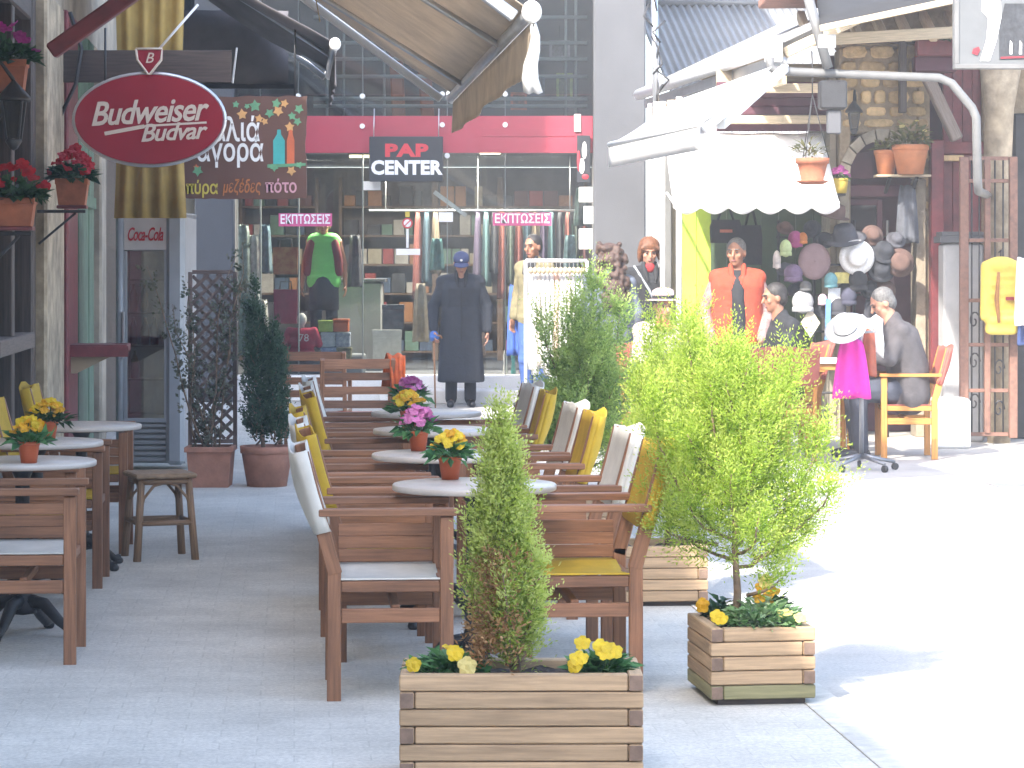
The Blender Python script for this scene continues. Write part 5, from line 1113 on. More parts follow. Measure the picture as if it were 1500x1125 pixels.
# ---- lattice trellis planter
tp = thing('trellis_planter', 'square terracotta tub with a brown diagonal lattice beside the drinks fridge', 'planter', (P(309, 0, Yq).x, Yq, 0), 0)
hw = S(33, Yq); b = MB(); b.prism([(-hw * 0.85, 0), (hw * 0.85, 0), (hw * 0.97, 0.25), (-hw * 0.97, 0.25)], -0.15, 0.15); b.build('tub', M['terra_old'], tp)
b = MB(); b.box(-hw - 0.01, hw + 0.01, -0.175, -0.14, 0.25, 0.285); b.box(-hw - 0.01, hw + 0.01, 0.14, 0.175, 0.25, 0.285); b.box(-hw - 0.01, -hw + 0.02, -0.139, 0.139, 0.25, 0.285); b.box(hw - 0.02, hw + 0.01, -0.139, 0.139, 0.25, 0.285); b.build('rim', M['terra_old'], tp)
MB().box(-hw + 0.03, hw - 0.03, -0.135, 0.135, 0.251, 0.262).build('soil', M['soil'], tp)
mlat = mat('lattice_wood', (0.16, 0.115, 0.10), 0.8, 0.25, 5, grain=True, rand=0.15)
z0, z1 = 0.28, 1.50
for x in (-hw, hw): MB().box(x - 0.014, x + 0.014, 0.1, 0.13, z0 - 0.02, z1).build('stile', mlat, tp)
for z in (z0 + 0.03, z1): MB().box(-hw + 0.015, hw - 0.015, 0.1, 0.13, z - 0.014, z + 0.014).build('rail', mlat, tp)
wL = 2 * hw - 0.03
for s, yy in ((1, 0.106), (-1, 0.122)):
    c = -1.4
    while c < 1.4:
        # strip z = zmid + c + s*x
        p = []
        zc = (z0 + z1) / 2 + c
        xs_ = [-wL / 2, wL / 2]
        for zz in (z0 + 0.045, z1 - 0.015):
            x = (zz - zc) * s
            if -wL / 2 < x < wL / 2: xs_.append(x)
        xs_ = sorted(x for x in xs_ if z0 + 0.04 <= zc + s * x <= z1 - 0.01)
        if len(xs_) >= 2 and xs_[-1] - xs_[0] > 0.03:
            MB().bar((xs_[0], yy, zc + s * xs_[0]), (xs_[-1], yy, zc + s * xs_[-1]), 0.008, 0.024, up=(0, 0, 1)).build('lattice_strip', mlat, tp)
        c += 0.092
rnd.seed(71); limbs = []
for k in range(9): limbs.append((limb((rnd.uniform(-0.12, 0.12), 0.06, 0.0), rnd.choice([0.2, 2.9]), 1.4, 0.9 + 0.5 * rnd.random(), 6, 0.05, 0.05), 0.06, 1 / 9))
M['climber'] = leaf_mat('climber_leaf', [(0.03, 0.05, 0.03), (0.10, 0.12, 0.08), (0.2, 0.2, 0.15)], 0.6, 0.3)
bush('climbing_plant', 'sparse grey green climber growing up the brown lattice', 'plant', (P(309, 0, Yq).x, Yq, 0.26), limbs, 320, 0.07, 'climber', 72, ([(0, 0.06, -0.01), (0, 0.06, 0.3)], [0.006, 0.004]), lw=0.02, ll=0.035, nleaf=7)
rng = np.random.default_rng(5)
# ================================================================ people
M['skin'] = mat('skin_light', (0.46, 0.23, 0.15), 0.55, 0.1, 10, rand=0.05)
M['skin_d'] = mat('skin_tanned', (0.34, 0.16, 0.095), 0.55, 0.1, 10)
M['eyew'] = mat('eye_dark', (0.05, 0.035, 0.03), 0.3, 0.1); M['lip'] = mat('lips', (0.32, 0.11, 0.10), 0.5, 0.1)
def fab(name, c, var=0.14, sc=14, bump=0.35): return mat(name, c, 0.9, var, sc, bump, 45, stain=0.12)
V3 = Vector
def basis(f, up=(0, 0, 1)):
    f = V3(f).normalized(); r = f.cross(V3(up)).normalized(); u = r.cross(f).normalized(); return r, f, u
def capsule(b, p, q, r0, r1=None, n=10): b.tube([p, q], [r0, r1 if r1 is not None else r0], n, dome=True)
def row(b, c, half, r, ax=(1, 0, 0), flat=1.0):
    c = V3(c); a = V3(ax); capsule(b, c - a * half, c + a * half, r)
STAND = dict(pelvis=(0, 0, .95), waist=(0, 0, 1.10), chest=(0, -.005, 1.31), neck=(0, 0, 1.46), head=(0, -.025, 1.60), look=(0, -1, -.08), upv=(0, 0, 1),
             sh=(.172, 0, 1.395), el=(.235, .03, 1.13), wr=(.235, -.05, .89), hip=(.09, 0, .93), kn=(.10, -.02, .50), an=(.105, .03, .085), toe=(.12, -.13, .03))
def person(label, loc, rz, pose=None, skin='skin', scale=1.0, top=None, top_m=None, leg_m=None, shoe_m=None, hair=None, hair_m=None, extra=None, collar=None, group=None, fat=1.0, open_m=None, skirtlen=None, glove=None, sleeve_m=None):
    J = {}
    for k, v in STAND.items():
        if k in ('sh', 'el', 'wr', 'hip', 'kn', 'an', 'toe'): J[k + 'R'] = V3((-v[0], v[1], v[2])); J[k + 'L'] = V3(v)
        else: J[k] = V3(v)
    for k, v in (pose or {}).items(): J[k] = V3(v)
    t = thing('person', label, 'person', loc, rz, group); t.scale = (scale,) * 3
    r, f, u = basis(J['look'], J['upv']); Bm = Matrix((r, f, u)).transposed(); hc = J['head']
    b = MB()
    # head
    b.ball(hc + u * 0.025 - f * 0.008, 0.074, 0.094, 0.095, 16, 12, Bm); b.ball(hc - u * 0.045 + f * 0.022, 0.056, 0.064, 0.07, 14, 10, Bm); b.ball(hc - u * 0.088 + f * 0.05, 0.03, 0.03, 0.024, 10, 8, Bm)
    capsule(b, hc + f * 0.085 + u * 0.02, hc + f * 0.108 - u * 0.022, 0.009, 0.014); b.ball(hc + f * 0.078 + u * 0.034, 0.055, 0.018, 0.011, 10, 6, Bm)
    for s in (-1, 1): b.ball(hc + r * (0.076 * s) - f * 0.005 - u * 0.005, 0.012, 0.022, 0.034, 8, 6, Bm); b.ball(hc + r * (0.04 * s) + f * 0.062 - u * 0.02, 0.024, 0.02, 0.022, 8, 6, Bm)
    capsule(b, J['neck'] - V3((0, 0, .05)), hc - u * 0.05 - f * 0.012, 0.058, 0.052)
    ax = (J['shL'] - J['shR']).normalized(); axh = (J['hipL'] - J['hipR']).normalized()
    row(b, J['chest'], 0.085 * fat, 0.095 * fat, ax); row(b, J['waist'], 0.06 * fat, 0.095 * fat, ax); row(b, J['pelvis'], 0.075 * fat, 0.10 * fat, axh)
    capsule(b, J['chest'], J['waist'], 0.11 * fat, 0.10 * fat); capsule(b, J['waist'], J['pelvis'], 0.10 * fat, 0.105 * fat); capsule(b, J['shR'], J['shL'], 0.06)
    capsule(b, J['chest'], J['neck'] - V3((0, 0, .03)), 0.09, 0.055)
    for s in 'LR':
        capsule(b, J['sh' + s], J['el' + s], 0.05, 0.04); capsule(b, J['el' + s], J['wr' + s], 0.04, 0.028)
        capsule(b, J['hip' + s], J['kn' + s], 0.085 * fat, 0.058); capsule(b, J['kn' + s], J['an' + s], 0.055, 0.04); capsule(b, J['an' + s] - V3((0, 0, .03)), J['toe' + s], 0.038, 0.032)
        # hand: palm, four bent fingers of unequal length, thumb from the side
        w = J['wr' + s]; d = (w - J['el' + s]).normalized(); d = (d + V3((0, 0, -0.25))).normalized()
        sd = 1 if s == 'L' else -1; nrm = V3(J.get('palm' + s, (-sd, 0, 0))); nrm = (nrm - d * nrm.dot(d)).normalized(); ac = d.cross(nrm) * 1.0
        hb = Matrix((ac, d, nrm)).transposed(); b.ball(w + d * 0.05, 0.042, 0.05, 0.018, 10, 8, hb)
        curl = J['curl' + s].x if 'curl' + s in J else 0.5
        for i, (o, L) in enumerate(((-0.033, 0.062), (-0.011, 0.074), (0.011, 0.078), (0.033, 0.07))):
            p0 = w + d * 0.085 + ac * o; d1 = (d + nrm * 0.5 * curl + ac * o * 3).normalized(); p1 = p0 + d1 * L * 0.5; d2 = (d + nrm * 2.2 * curl).normalized(); p2 = p1 + d2 * L * 0.5
            b.tube([w + d * 0.05 + ac * o * 0.8, p0, p1, p2], [0.010, 0.0095, 0.0088, 0.0078], 8, dome=True)
        thd = 1.0 if ac.dot(V3((0, -1, 0))) > 0 else -1.0
        p0 = w + d * 0.03 + ac * 0.032 * thd; p1 = p0 + (d * 0.6 + ac * thd * 0.7 + nrm * 0.4).normalized() * 0.035; p2 = p1 + (d * 0.9 + nrm * 0.6).normalized() * 0.03
        b.tube([p0 - ac * 0.01 * thd, p0, p1, p2], [0.012, 0.012, 0.011, 0.009], 8, dome=True)
    inst(fuse(b, 0.0085, 3, 'body', M[skin]), 'body', t)
    for s in (-1, 1):
        e = MB(); e.ball(hc + r * (0.031 * s) + f * 0.081 + u * 0.012, 0.013, 0.008, 0.008, 8, 6, Bm); e.build('eye', M['eyew'], t)
        e = MB(); capsule(e, hc + r * (0.016 * s) + f * 0.094 + u * 0.034, hc + r * (0.05 * s) + f * 0.078 + u * 0.036, 0.005, 0.004, 6); e.build('eyebrow', hair_m or M['eyew'], t)
    e = MB(); e.ball(hc + f * 0.085 - u * 0.058, 0.024, 0.007, 0.007, 8, 6, Bm); e.build('mouth', M['lip'], t)
    # trousers
    if leg_m:
        b = MB(); row(b, J['pelvis'], 0.085 * fat, 0.113 * fat, axh); capsule(b, J['pelvis'], J['pelvis'].lerp(J['waist'], 0.7), 0.115 * fat, 0.11 * fat)
        for s in 'LR':
            capsule(b, J['hip' + s], J['kn' + s], 0.1 * fat, 0.078); capsule(b, J['kn' + s], J['kn' + s].lerp(J['an' + s], 0.5), 0.078, 0.068); capsule(b, J['kn' + s].lerp(J['an' + s], 0.5), J['an' + s], 0.068, 0.066)
            k = J['kn' + s]; b.ball(k + V3((0.01, -0.01, -0.03)), 0.075, 0.08, 0.05)
        inst(fuse(b, 0.014, 5, 'trousers', leg_m), 'trousers', t)
    for s in 'LR':
        b = MB(); a_ = J['an' + s]; to = J['toe' + s]; capsule(b, a_ - V3((0, -0.02, 0.04)), to, 0.045, 0.04); capsule(b, a_ - V3((0, -0.04, 0.045)), a_ - V3((0, 0, .01)), 0.042, 0.045)
        dz = V3((0, 0, max(0, 0.0 )));
        inst(fuse(b, 0.009, 3, 'shoe', shoe_m or M['iron']), 'shoe', t)
    # upper garment
    if top_m:
        b = MB(); n = 9
        hem = J['pelvis'] + V3((0, 0, -0.06)) if top in ('jacket', 'jumper') else None
        ch, wa, pe = J['chest'], J['waist'], J['pelvis']
        for s in 'LR':
            capsule(b, J['neck'] + V3((0, 0.01, -0.035)), J['sh' + s] + V3((0, 0, -0.005)), 0.07, 0.078)
        row(b, ch + (J['neck'] - ch) * 0.35, 0.09, 0.085, ax)
        for i in range(n + 1):
            q = i / n; c = ch.lerp(wa, q * 2) if q < 0.5 else wa.lerp(pe + (pe - wa) * 0.25, q * 2 - 1)
            row(b, c, (0.08 - 0.015 * math.sin(q * 3.1)) * fat, (0.118 + 0.006 * q) * fat, ax.lerp(axh, q))
        if top == 'coat':
            vs = []; fs = []; n_ = 32; zs = [skirtlen or 0.33, (skirtlen or 0.33) + 0.01] + [(skirtlen or 0.33) + (pe.z + 0.12 - (skirtlen or 0.33)) * k / 8 for k in range(1, 9)]
            for z in zs:
                q = (pe.z - z) / pe.z; w_ = (0.195 + 0.05 * q) * fat; d_ = (0.125 + 0.04 * q) * fat
                for k in range(n_):
                    a_ = 2 * math.pi * k / n_; wv_ = 1 + 0.045 * max(0, q) * math.sin(a_ * 7 + 0.6) + 0.03 * max(0, q) * math.sin(a_ * 4)
                    vs.append((pe.x + w_ * math.copysign(abs(math.cos(a_)) ** 0.8, math.cos(a_)) * wv_, pe.y - 0.01 + d_ * math.copysign(abs(math.sin(a_)) ** 0.8, math.sin(a_)) * wv_, z))
            for i in range(len(zs) - 1):
                for k in range(n_): fs.append((i * n_ + k, i * n_ + (k + 1) % n_, (i + 1) * n_ + (k + 1) % n_, (i + 1) * n_ + k))
            fs.append(tuple(range(n_ - 1, -1, -1))); fs.append(tuple(range((len(zs) - 1) * n_, len(zs) * n_))); b.add(vs, fs)
        slb = MB() if sleeve_m else b
        if sleeve_m: inst(fuse(b, 0.014, 6, top, top_m), 'vest', t)
        for s in 'LR':
            b = slb
            a0, a1, a2 = J['sh' + s], J['el' + s], J['wr' + s]; capsule(b, a0 - (a0 - ch) * 0.12, a1, 0.076, 0.062); a3 = a1.lerp(a2, 0.93)
            capsule(b, a1, a3, 0.064, 0.05)
            for i in range(3): q = a1.lerp(a2, 0.15 + 0.25 * i); b.ball(q + V3((0.008 * math.sin(i * 5), 0.01, 0)), 0.064 - 0.004 * i)
            b.ball(a1, 0.07, 0.07, 0.06)
        capsule(b, J['neck'] + V3((0, 0.02, -0.06)), J['neck'] + V3((0, 0.015, 0.0)), 0.085, 0.07)
        inst(fuse(b, 0.014, 6, top, sleeve_m or top_m), 'sleeves' if sleeve_m else top, t)
    if open_m:      # darker inner garment showing down the open front
        b = MB()
        fr_ = V3((0, -1, 0))
        pts = [J['neck'] + V3((0, -0.072, -0.01)), ch + V3((0, -0.132 * fat, 0.0)), wa + V3((0.01, -0.134 * fat, 0)), pe + V3((0.015, -0.136 * fat, -0.1))]
        g = []
        for i in range(9):
            q = i / 8 * 2.999; k = int(q); c = pts[k].lerp(pts[k + 1], q - k); w = 0.05 + 0.012 * i / 8
            g.append([c + V3(((j / 6 - 0.5) * 2 * w, 0.03 * ((j / 3 - 1) ** 2) + 0.004 * math.sin(i * 2 + j), 0)) for j in range(7)])
        b.sheet(g, 0.012); b.build('shirt_front', open_m, t)
    if collar:
        b = MB()
        for s in (-1, 1):
            p = [J['neck'] + V3((0.055 * s, -0.04, 0.035)), J['neck'] + V3((0.05 * s, -0.085, -0.05)), J['chest'] + V3((0.035 * s, -0.128, 0.03)), J['chest'] + V3((0.075 * s, -0.122, -0.02))]
            b.tube([p[0], p[1], p[2]], [0.02, 0.024, 0.012], 8, dome=True)
        b.build('collar', collar, t)
    # hair
    if hair:
        b = MB()
        if hair == 'short':
            b.ball(hc + u * 0.045 - f * 0.02, 0.082, 0.095, 0.085, 16, 10, Bm); b.ball(hc + u * 0.0 - f * 0.05, 0.077, 0.062, 0.085, 14, 8, Bm)
            for s in (-1, 1): b.ball(hc + r * 0.07 * s + u * 0.03 - f * 0.01, 0.014, 0.03, 0.035, 8, 6, Bm)
        elif hair == 'bob':
            b.ball(hc + u * 0.055 - f * 0.015, 0.098, 0.108, 0.09, 16, 10, Bm); b.ball(hc - u * 0.02 - f * 0.055, 0.098, 0.07, 0.11, 14, 8, Bm)
            for s in (-1, 1): b.ball(hc + r * 0.085 * s - u * 0.02 - f * 0.01, 0.025, 0.05, 0.09, 10, 8, Bm)
            for k in range(7): b.ball(hc + r * (0.025 * (k - 3)) + f * 0.072 + u * (0.075 - 0.003 * (k - 3) ** 2), 0.018, 0.016, 0.026, 8, 6, Bm)
        elif hair == 'curly':
            b.ball(hc + u * 0.045 - f * 0.02, 0.1, 0.11, 0.1, 16, 10, Bm); 
            for k in range(210):
                a = rnd.random() * 6.283; q = rnd.random() ** 0.8; z = 0.13 - 0.60 * q + 0.03 * rnd.random(); rr = (0.095 + 0.04 * math.sin(q * 3) - 0.02 * q) * (0.85 + 0.35 * rnd.random()); c = hc + u * z - f * (0.035 + 0.03 * q) + r * (rr * math.cos(a)) + f * (rr * 0.75 * math.sin(a))
                if (c - hc).dot(f) < 0.03 or z > 0.08: b.ball(c, 0.022 + 0.014 * rnd.random(), None, 0.03, 8, 6)
        inst(fuse(b, 0.012 if hair != 'curly' else 0.011, 2 if hair != 'curly' else 1, 'hair', hair_m), 'hair', t)
    if extra: extra(t, J, (r, f, u, hc, Bm))
    return t
M['h_grey'] = mat('hair_grey', (0.13, 0.125, 0.12), 0.7, 0.3, 60, 0.6, 120); M['h_dark'] = mat('hair_dark', (0.03, 0.025, 0.022), 0.5, 0.3, 60, 0.6, 120)
M['h_red'] = mat('hair_auburn', (0.15, 0.055, 0.02), 0.5, 0.35, 50, 0.6, 120); M['h_brown'] = mat('hair_brown', (0.075, 0.042, 0.03), 0.6, 0.4, 40, 0.6, 90)
black = fab('black_cloth', (0.022, 0.023, 0.027)); navy = fab('dark_navy_coat', (0.024, 0.028, 0.038), 0.12); orange_j = fab('orange_red_jacket', (0.38, 0.06, 0.028), 0.12)
greyj = fab('grey_brown_jacket', (0.075, 0.068, 0.072), 0.12); jeans = fab('dark_jeans', (0.05, 0.055, 0.075)); khaki = fab('khaki_jacket', (0.22, 0.19, 0.105), 0.25, 9); greyblue = fab('grey_blue_cloth', (0.14, 0.16, 0.20))
# old man with cap and cane
def old_extra(t, J, hd):
    r, f, u, hc, Bm = hd
    b = MB(); b.ball(hc + u * 0.06 - f * 0.005, 0.09, 0.105, 0.075, 18, 10, Bm)
    cap = inst(fuse(b, 0.01, 2, 'cap', fab('navy_cap', (0.045, 0.06, 0.14))), 'cap', t)
    g = [[hc + r * ((j / 8 - 0.5) * 0.16) + f * (0.085 + 0.075 * (i / 4) * (1 - 0.7 * (j / 4 - 1) ** 2)) + u * (0.055 - 0.01 * (j / 4 - 1) ** 2 - 0.02 * i / 4) for j in range(9)] for i in range(5)]
    MB().sheet(g, 0.006).build('peak', fab('navy_cap', (0, 0, 0)), cap); b = MB(); b.ball(hc + u * 0.09 + f * 0.092, 0.016, 0.008, 0.014, 8, 6, Bm); b.build('badge', M['white'], cap)
    w = J['wrR']; b = MB(); b.ball(w + V3((0, -0.015, -0.05)), 0.05, 0.05, 0.06, 12, 8)
    for i in range(4): b.tube([w + V3((-0.03 + 0.02 * i, -0.04, -0.03)), w + V3((-0.03 + 0.02 * i, -0.065, -0.065)), w + V3((-0.028 + 0.02 * i, -0.045, -0.1))], [0.013, 0.014, 0.012], 8, dome=True)
    b.tube([w + V3((0.03, -0.02, -0.03)), w + V3((0.05, -0.045, -0.07))], [0.015, 0.012], 8, dome=True)
    inst(fuse(b, 0.008, 2, 'glove', fab('blue_glove', (0.05, 0.14, 0.42))), 'glove', t)
    b = MB(); b.bar(J['pelvis'] + V3((0.0, -0.162, -0.55)), J['chest'] + V3((0.0, -0.13, -0.02)), 0.012, 0.008, up=(0, 1, 0)); b.build('coat_edge', black, t)
q = G(675, 596)
old = person('elderly person in long dark coat and navy cap leaning on a cane before the shop', (q.x, q.y, 0), R(4), dict(head=(0.0, -0.10, 1.565), neck=(0, -.035, 1.44), look=(-0.05, -1, -.55), chest=(0, -.02, 1.29), wrR=(-.30, -.14, .83), elR=(-.30, .02, 1.10), wrL=(.29, -.03, .82), elL=(.29, .03, 1.10), shR=(-.2, 0, 1.37), shL=(.2, 0, 1.37), curlR=(1.3, 0, 0)),
    'skin', 1.0, 'coat', navy, black, M['iron'], 'short', M['h_grey'], old_extra, black, fat=1.12, skirtlen=0.27)
old.scale = (1.0, 1.0, 1.0)
wv = old.matrix_basis @ V3((-0.30, -0.19, 0.74))
cn_ = thing('walking_cane', 'brown wooden walking cane held by the elderly person in the long coat', 'cane', (wv.x, wv.y, 0))
MB().tube([(0.015, -0.02, 0), (0, 0, 0.70)], [0.009, 0.011], 8).build('shaft', mat('cane_wood', (0.30, 0.15, 0.07), 0.5, 0.2, 5, grain=True), cn_)
MB().tube([(0, 0, 0.70), (0, 0.0, 0.75), (0.03, 0.0, 0.785), (0.07, 0, 0.78), (0.085, 0, 0.75)], 0.011, 8).build('crook', mat('cane_wood', (0, 0, 0)), cn_)
# man in khaki jacket behind the rack
q = P(783, 0, 29.6)
person('person in khaki jacket looking left behind the white clothes rack', (q.x, 29.6, 0), R(-40), dict(look=(0.05, -1, -.1)), 'skin_d', 1.09, 'jacket', khaki, fab('blue_trousers', (0.06, 0.12, 0.35)), None, 'short', M['h_dark'], None, black, open_m=black)
# curly haired woman seen from behind
q = P(893, 0, 24.0)
person('person with long curly brown hair seen from behind, half hidden by the juniper', (q.x, 24.0, 0), R(195), dict(look=(0.1, -1, -.2)), 'skin', 1.0, 'jacket', greyblue, jeans, None, 'curly', M['h_brown'])
# woman in black jacket
def red_lips(t, J, hd):
    r, f, u, hc, Bm = hd
    b = MB(); b.ball(J['neck'] + V3((0, -0.06, 0.0)), 0.05, 0.03, 0.05, 12, 8); b.build('scarf', fab('red_scarf', (0.4, 0.03, 0.035)), t)
    b = MB()
    b.tube([J['shR'] + V3((0.03, -0.03, 0.08)), J['chest'] + V3((-.03, -.145, -0.05)), J['waist'] + V3((.1, -.14, -0.1))], 0.012, 6); b.build('bag_strap', fab('pale_strap', (0.3, 0.32, 0.36)), t)
q = P(950, 0, 26.0)
person('person with short auburn hair in a black jacket facing the street beside the grey pillar', (q.x, 26.0, 0), R(10), dict(look=(-0.1, -1, -.25)), 'skin', 1.045, 'jacket', black, jeans, None, 'bob', M['h_red'], red_lips, black)
# seated figure with pale hat, mostly behind the thuja
SIT = dict(pelvis=(0, 0, .54), waist=(0, 0.02, .70), chest=(0, 0.0, .92), neck=(0, -.02, 1.07), head=(0, -.05, 1.21), shR=(-.18, 0, 1.01), shL=(.18, 0, 1.01), elR=(-.24, -.08, .76), elL=(.24, -.08, .76), wrR=(-.16, -.3, .74), wrL=(.16, -.3, .74),
           hipR=(-.09, -.02, .53), hipL=(.09, -.02, .53), knR=(-.11, -.42, .53), knL=(.11, -.42, .53), anR=(-.11, -.40, .085), anL=(.11, -.40, .085), toeR=(-.12, -.55, .03), toeL=(.12, -.55, .03))
def pale_hat(t, J, hd):
    r, f, u, hc, Bm = hd
    b = MB(); b.lathe([(0.15, 0.045), (0.155, 0.05), (0.09, 0.06), (0.088, 0.13), (0.05, 0.15), (0.0, 0.152)], 20, hc); b.build('hat', fab('pale_pink_hat', (0.55, 0.42, 0.42)), t)
    b = MB(); b.lathe([(0.0925, 0.058), (0.0935, 0.085), (0.091, 0.09)], 20, hc); b.build('hat_band', black, t)
    b = MB(); b.ball(J['neck'] + V3((0, -0.05, -0.02)), 0.08, 0.07, 0.06, 12, 8); b.build('scarf', fab('pink_red_scarf', (0.55, 0.07, 0.10)), t)
q = P(968, 0, 22.6)
person('seated person with a pale hat and pink red scarf, partly behind the bushy thuja', (q.x, 22.6, 0), R(20), dict(SIT, look=(0, -1, -.2)), 'skin', 1.0, 'jacket', fab('pale_pink_top', (0.5, 0.4, 0.38)), jeans, None, 'short', M['h_grey'], pale_hat)
# man in the orange jacket
q = P(1080, 0, 23.9)
person('person in open orange red vest over black standing under the white scalloped awning', (q.x, 23.9, 0), R(-4), dict(look=(-0.3, -1, -.1), head=(-0.01, -.03, 1.60), wrR=(-.22, -.14, .87), elR=(-.28, 0.02, 1.1), wrL=(.2, -.16, .86), elL=(.265, 0.02, 1.1)), 'skin_d', 1.035, 'jacket', orange_j, fab('dark_red_trousers', (0.10, 0.02, 0.03)), None, 'short', M['h_grey'], None, orange_j, fat=1.2, open_m=black, sleeve_m=fab('plaid_sleeve', (0.30, 0.19, 0.18), 0.3, 40))
# two men seated by the hats
q = P(1150, 0, 22.9)
person('seated person with dark hair in a black jacket turned in profile to the left', (q.x, 22.9, 0), R(-78), dict(SIT, look=(0, -1, -.15), head=(0, -.09, 1.235), neck=(0, -.05, 1.09), wrR=(-.2, -.3, .80), wrL=(.15, -.32, .82)), 'skin_d', 1.03, 'jacket', black, black, None, 'short', M['h_dark'], fat=1.15)
q = G(1326, 672)
person('seated person with grey hair and grey jacket bending over a white cloth', (P(1330, 0, 21.95).x, 21.95, 0), R(-86), dict(SIT, look=(0, -1, -.55), head=(0, -.20, 1.215), neck=(0, -.13, 1.09), chest=(0, -.07, .93), waist=(0, .0, .72), shR=(-.19, -.09, 1.0), shL=(.19, -.09, 1.0), elR=(-.24, -.2, .78), elL=(.24, -.2, .78), wrR=(-.12, -.40, .84), wrL=(.12, -.40, .84), hipR=(-.1, -.04, .53), hipL=(.1, -.04, .53)), 'skin', 1.02, 'jacket', greyj, jeans, None, 'short', M['h_grey'], None, fat=1.3)
# ================================================================ small things: pots and flowers
rnd.seed(101)
def ring_flowers(kinds, n, rx, ry, z0, z1, seed):
    r_ = random.Random(seed); o = []
    for i in range(n):
        a = i * 2.399; q = math.sqrt((i + 0.5) / n); o.append((r_.choice(kinds), rx * q * math.cos(a), ry * q * math.sin(a), z1 - (z1 - z0) * q * q + r_.uniform(-0.008, 0.008)))
    return o
def potted(label, plabel, loc, kinds, seed, r=0.045, h=0.088, spread=0.085, nf=16, hz=0.075, pm='orange_pot', lf='leaf', fr=0.02, group='potted primroses on the cafe tables', nl=70):
    pot(plabel, loc, r, r * 0.72, h, M[pm], 'flower pots on the cafe tables')
    l = (loc[0], loc[1], loc[2] + h * 0.8)
    flowering('primrose', label, 'flowers', l, seed, nl, spread, spread, 0.075, lf, ring_flowers(kinds, nf, spread * 0.72, spread * 0.72, 0.05, hz + 0.03, seed), fr, group, ll=0.065, lw=0.04)
potted('yellow primroses in the pot on the nearest centre table', 'orange pot on the nearest centre table, yellow primroses in it', (-0.235, 10.36, 0.7365), ['fy', 'fo'], 1, nf=20)
potted('purple primroses in the pot on the second centre table', 'orange pot on the second centre table, purple primroses in it', (-0.41, 11.95, 0.7365), ['fp', 'fpk', 'fpk'], 2, spread=0.095, nf=26, hz=0.085)
potted('yellow primroses in the pot on the third centre table, behind the purple ones', 'orange pot on the third centre table, mostly hidden', (-0.515, 13.62, 0.7365), ['fo', 'fo', 'fy'], 3, spread=0.095, nf=24)
potted('pale purple primroses in the pot on the farthest centre table', 'orange pot on the farthest centre table, mostly hidden', (-0.56, 15.1, 0.7365), ['fp', 'fpk'], 4, spread=0.10, nf=24, hz=0.09)
potted('yellow primroses in the pot on the nearest wall table', 'orange pot on the nearest table along the cafe wall', (-1.985, 11.22, 0.7365), ['fo', 'fy'], 5, nf=18)
potted('deep yellow primroses in the pot on the second wall table', 'orange pot on the second table along the cafe wall', (-2.16, 12.72, 0.7365), ['fo', 'fo', 'fy'], 6, spread=0.1, nf=20, lf='dleaf')
# wall pots on iron brackets
def wall_pot(label, plabel, px, py_top, Y, w, h, kinds, seed, leafm='dleaf', sq=True, nf=12, spread=0.15, wallx=True):
    q = P(px, py_top, Y); t = thing('wall_pot', plabel, 'pot', (q.x, q.y, q.z - h), TH, 'terracotta pots on the cafe wall')
    b = MB(); b.prism([(-w * 0.40, 0), (w * 0.40, 0), (w * 0.48, h * 0.8), (-w * 0.48, h * 0.8)], -0.075, 0.075); b.build('body', M['terra'], t)
    b = MB(); b.box(-w / 2, w / 2, -0.09, -0.07, h * 0.78, h); b.box(-w / 2, w / 2, 0.07, 0.09, h * 0.78, h); b.box(-w / 2, -w / 2 + 0.02, -0.069, 0.069, h * 0.78, h); b.box(w / 2 - 0.02, w / 2, -0.069, 0.069, h * 0.78, h); b.build('rim', M['terra'], t)
    MB().box(-w / 2 + 0.02, w / 2 - 0.02, -0.069, 0.069, h * 0.8, h * 0.9).build('soil', M['soil'], t)
    MB().box(-w * 0.45, w * 0.45, -0.08, 0.08, -0.022, -0.002).build('saucer', M['red_paint'], t)
    wx = (-1.65 - 0.08 * Y) - q.x
    b = MB(); b.bar((wx + 0.0, 0, -0.04), (w * 0.4, 0, -0.04), 0.02, 0.02); b.bar((wx + 0.01, 0, -0.25), (w * 0.1, 0, -0.05), 0.015, 0.015); b.build('bracket', M['iron'], t)
    flowering('geranium', label, 'flowers', (q.x, q.y, q.z - 0.03), seed, 170, spread, 0.13, 0.17, leafm, ring_flowers(kinds, nf, spread * 0.85, 0.11, 0.06, 0.22, seed), 0.034, 'flowers in the wall pots', ll=0.075, lw=0.06)
wall_pot('magenta flowers in the upper wall pot at the left edge', 'terracotta pot high on the cafe wall at the left edge, magenta flowers in it', 10, 88, 14.5, 0.22, 0.17, ['fm'], 21, nf=9, spread=0.17)
wall_pot('red geraniums in the wall pot below the lantern', 'terracotta pot on the cafe wall below the lantern, red geraniums in it', 22, 290, 14.5, 0.22, 0.15, ['fr'], 22, nf=10, spread=0.2)
wall_pot('red geraniums in the wall pot below the red oval sign', 'terracotta pot on the pier below the red oval sign, red geraniums in it', 106, 262, 17.6, 0.21, 0.17, ['fr'], 23, nf=20, spread=0.16)
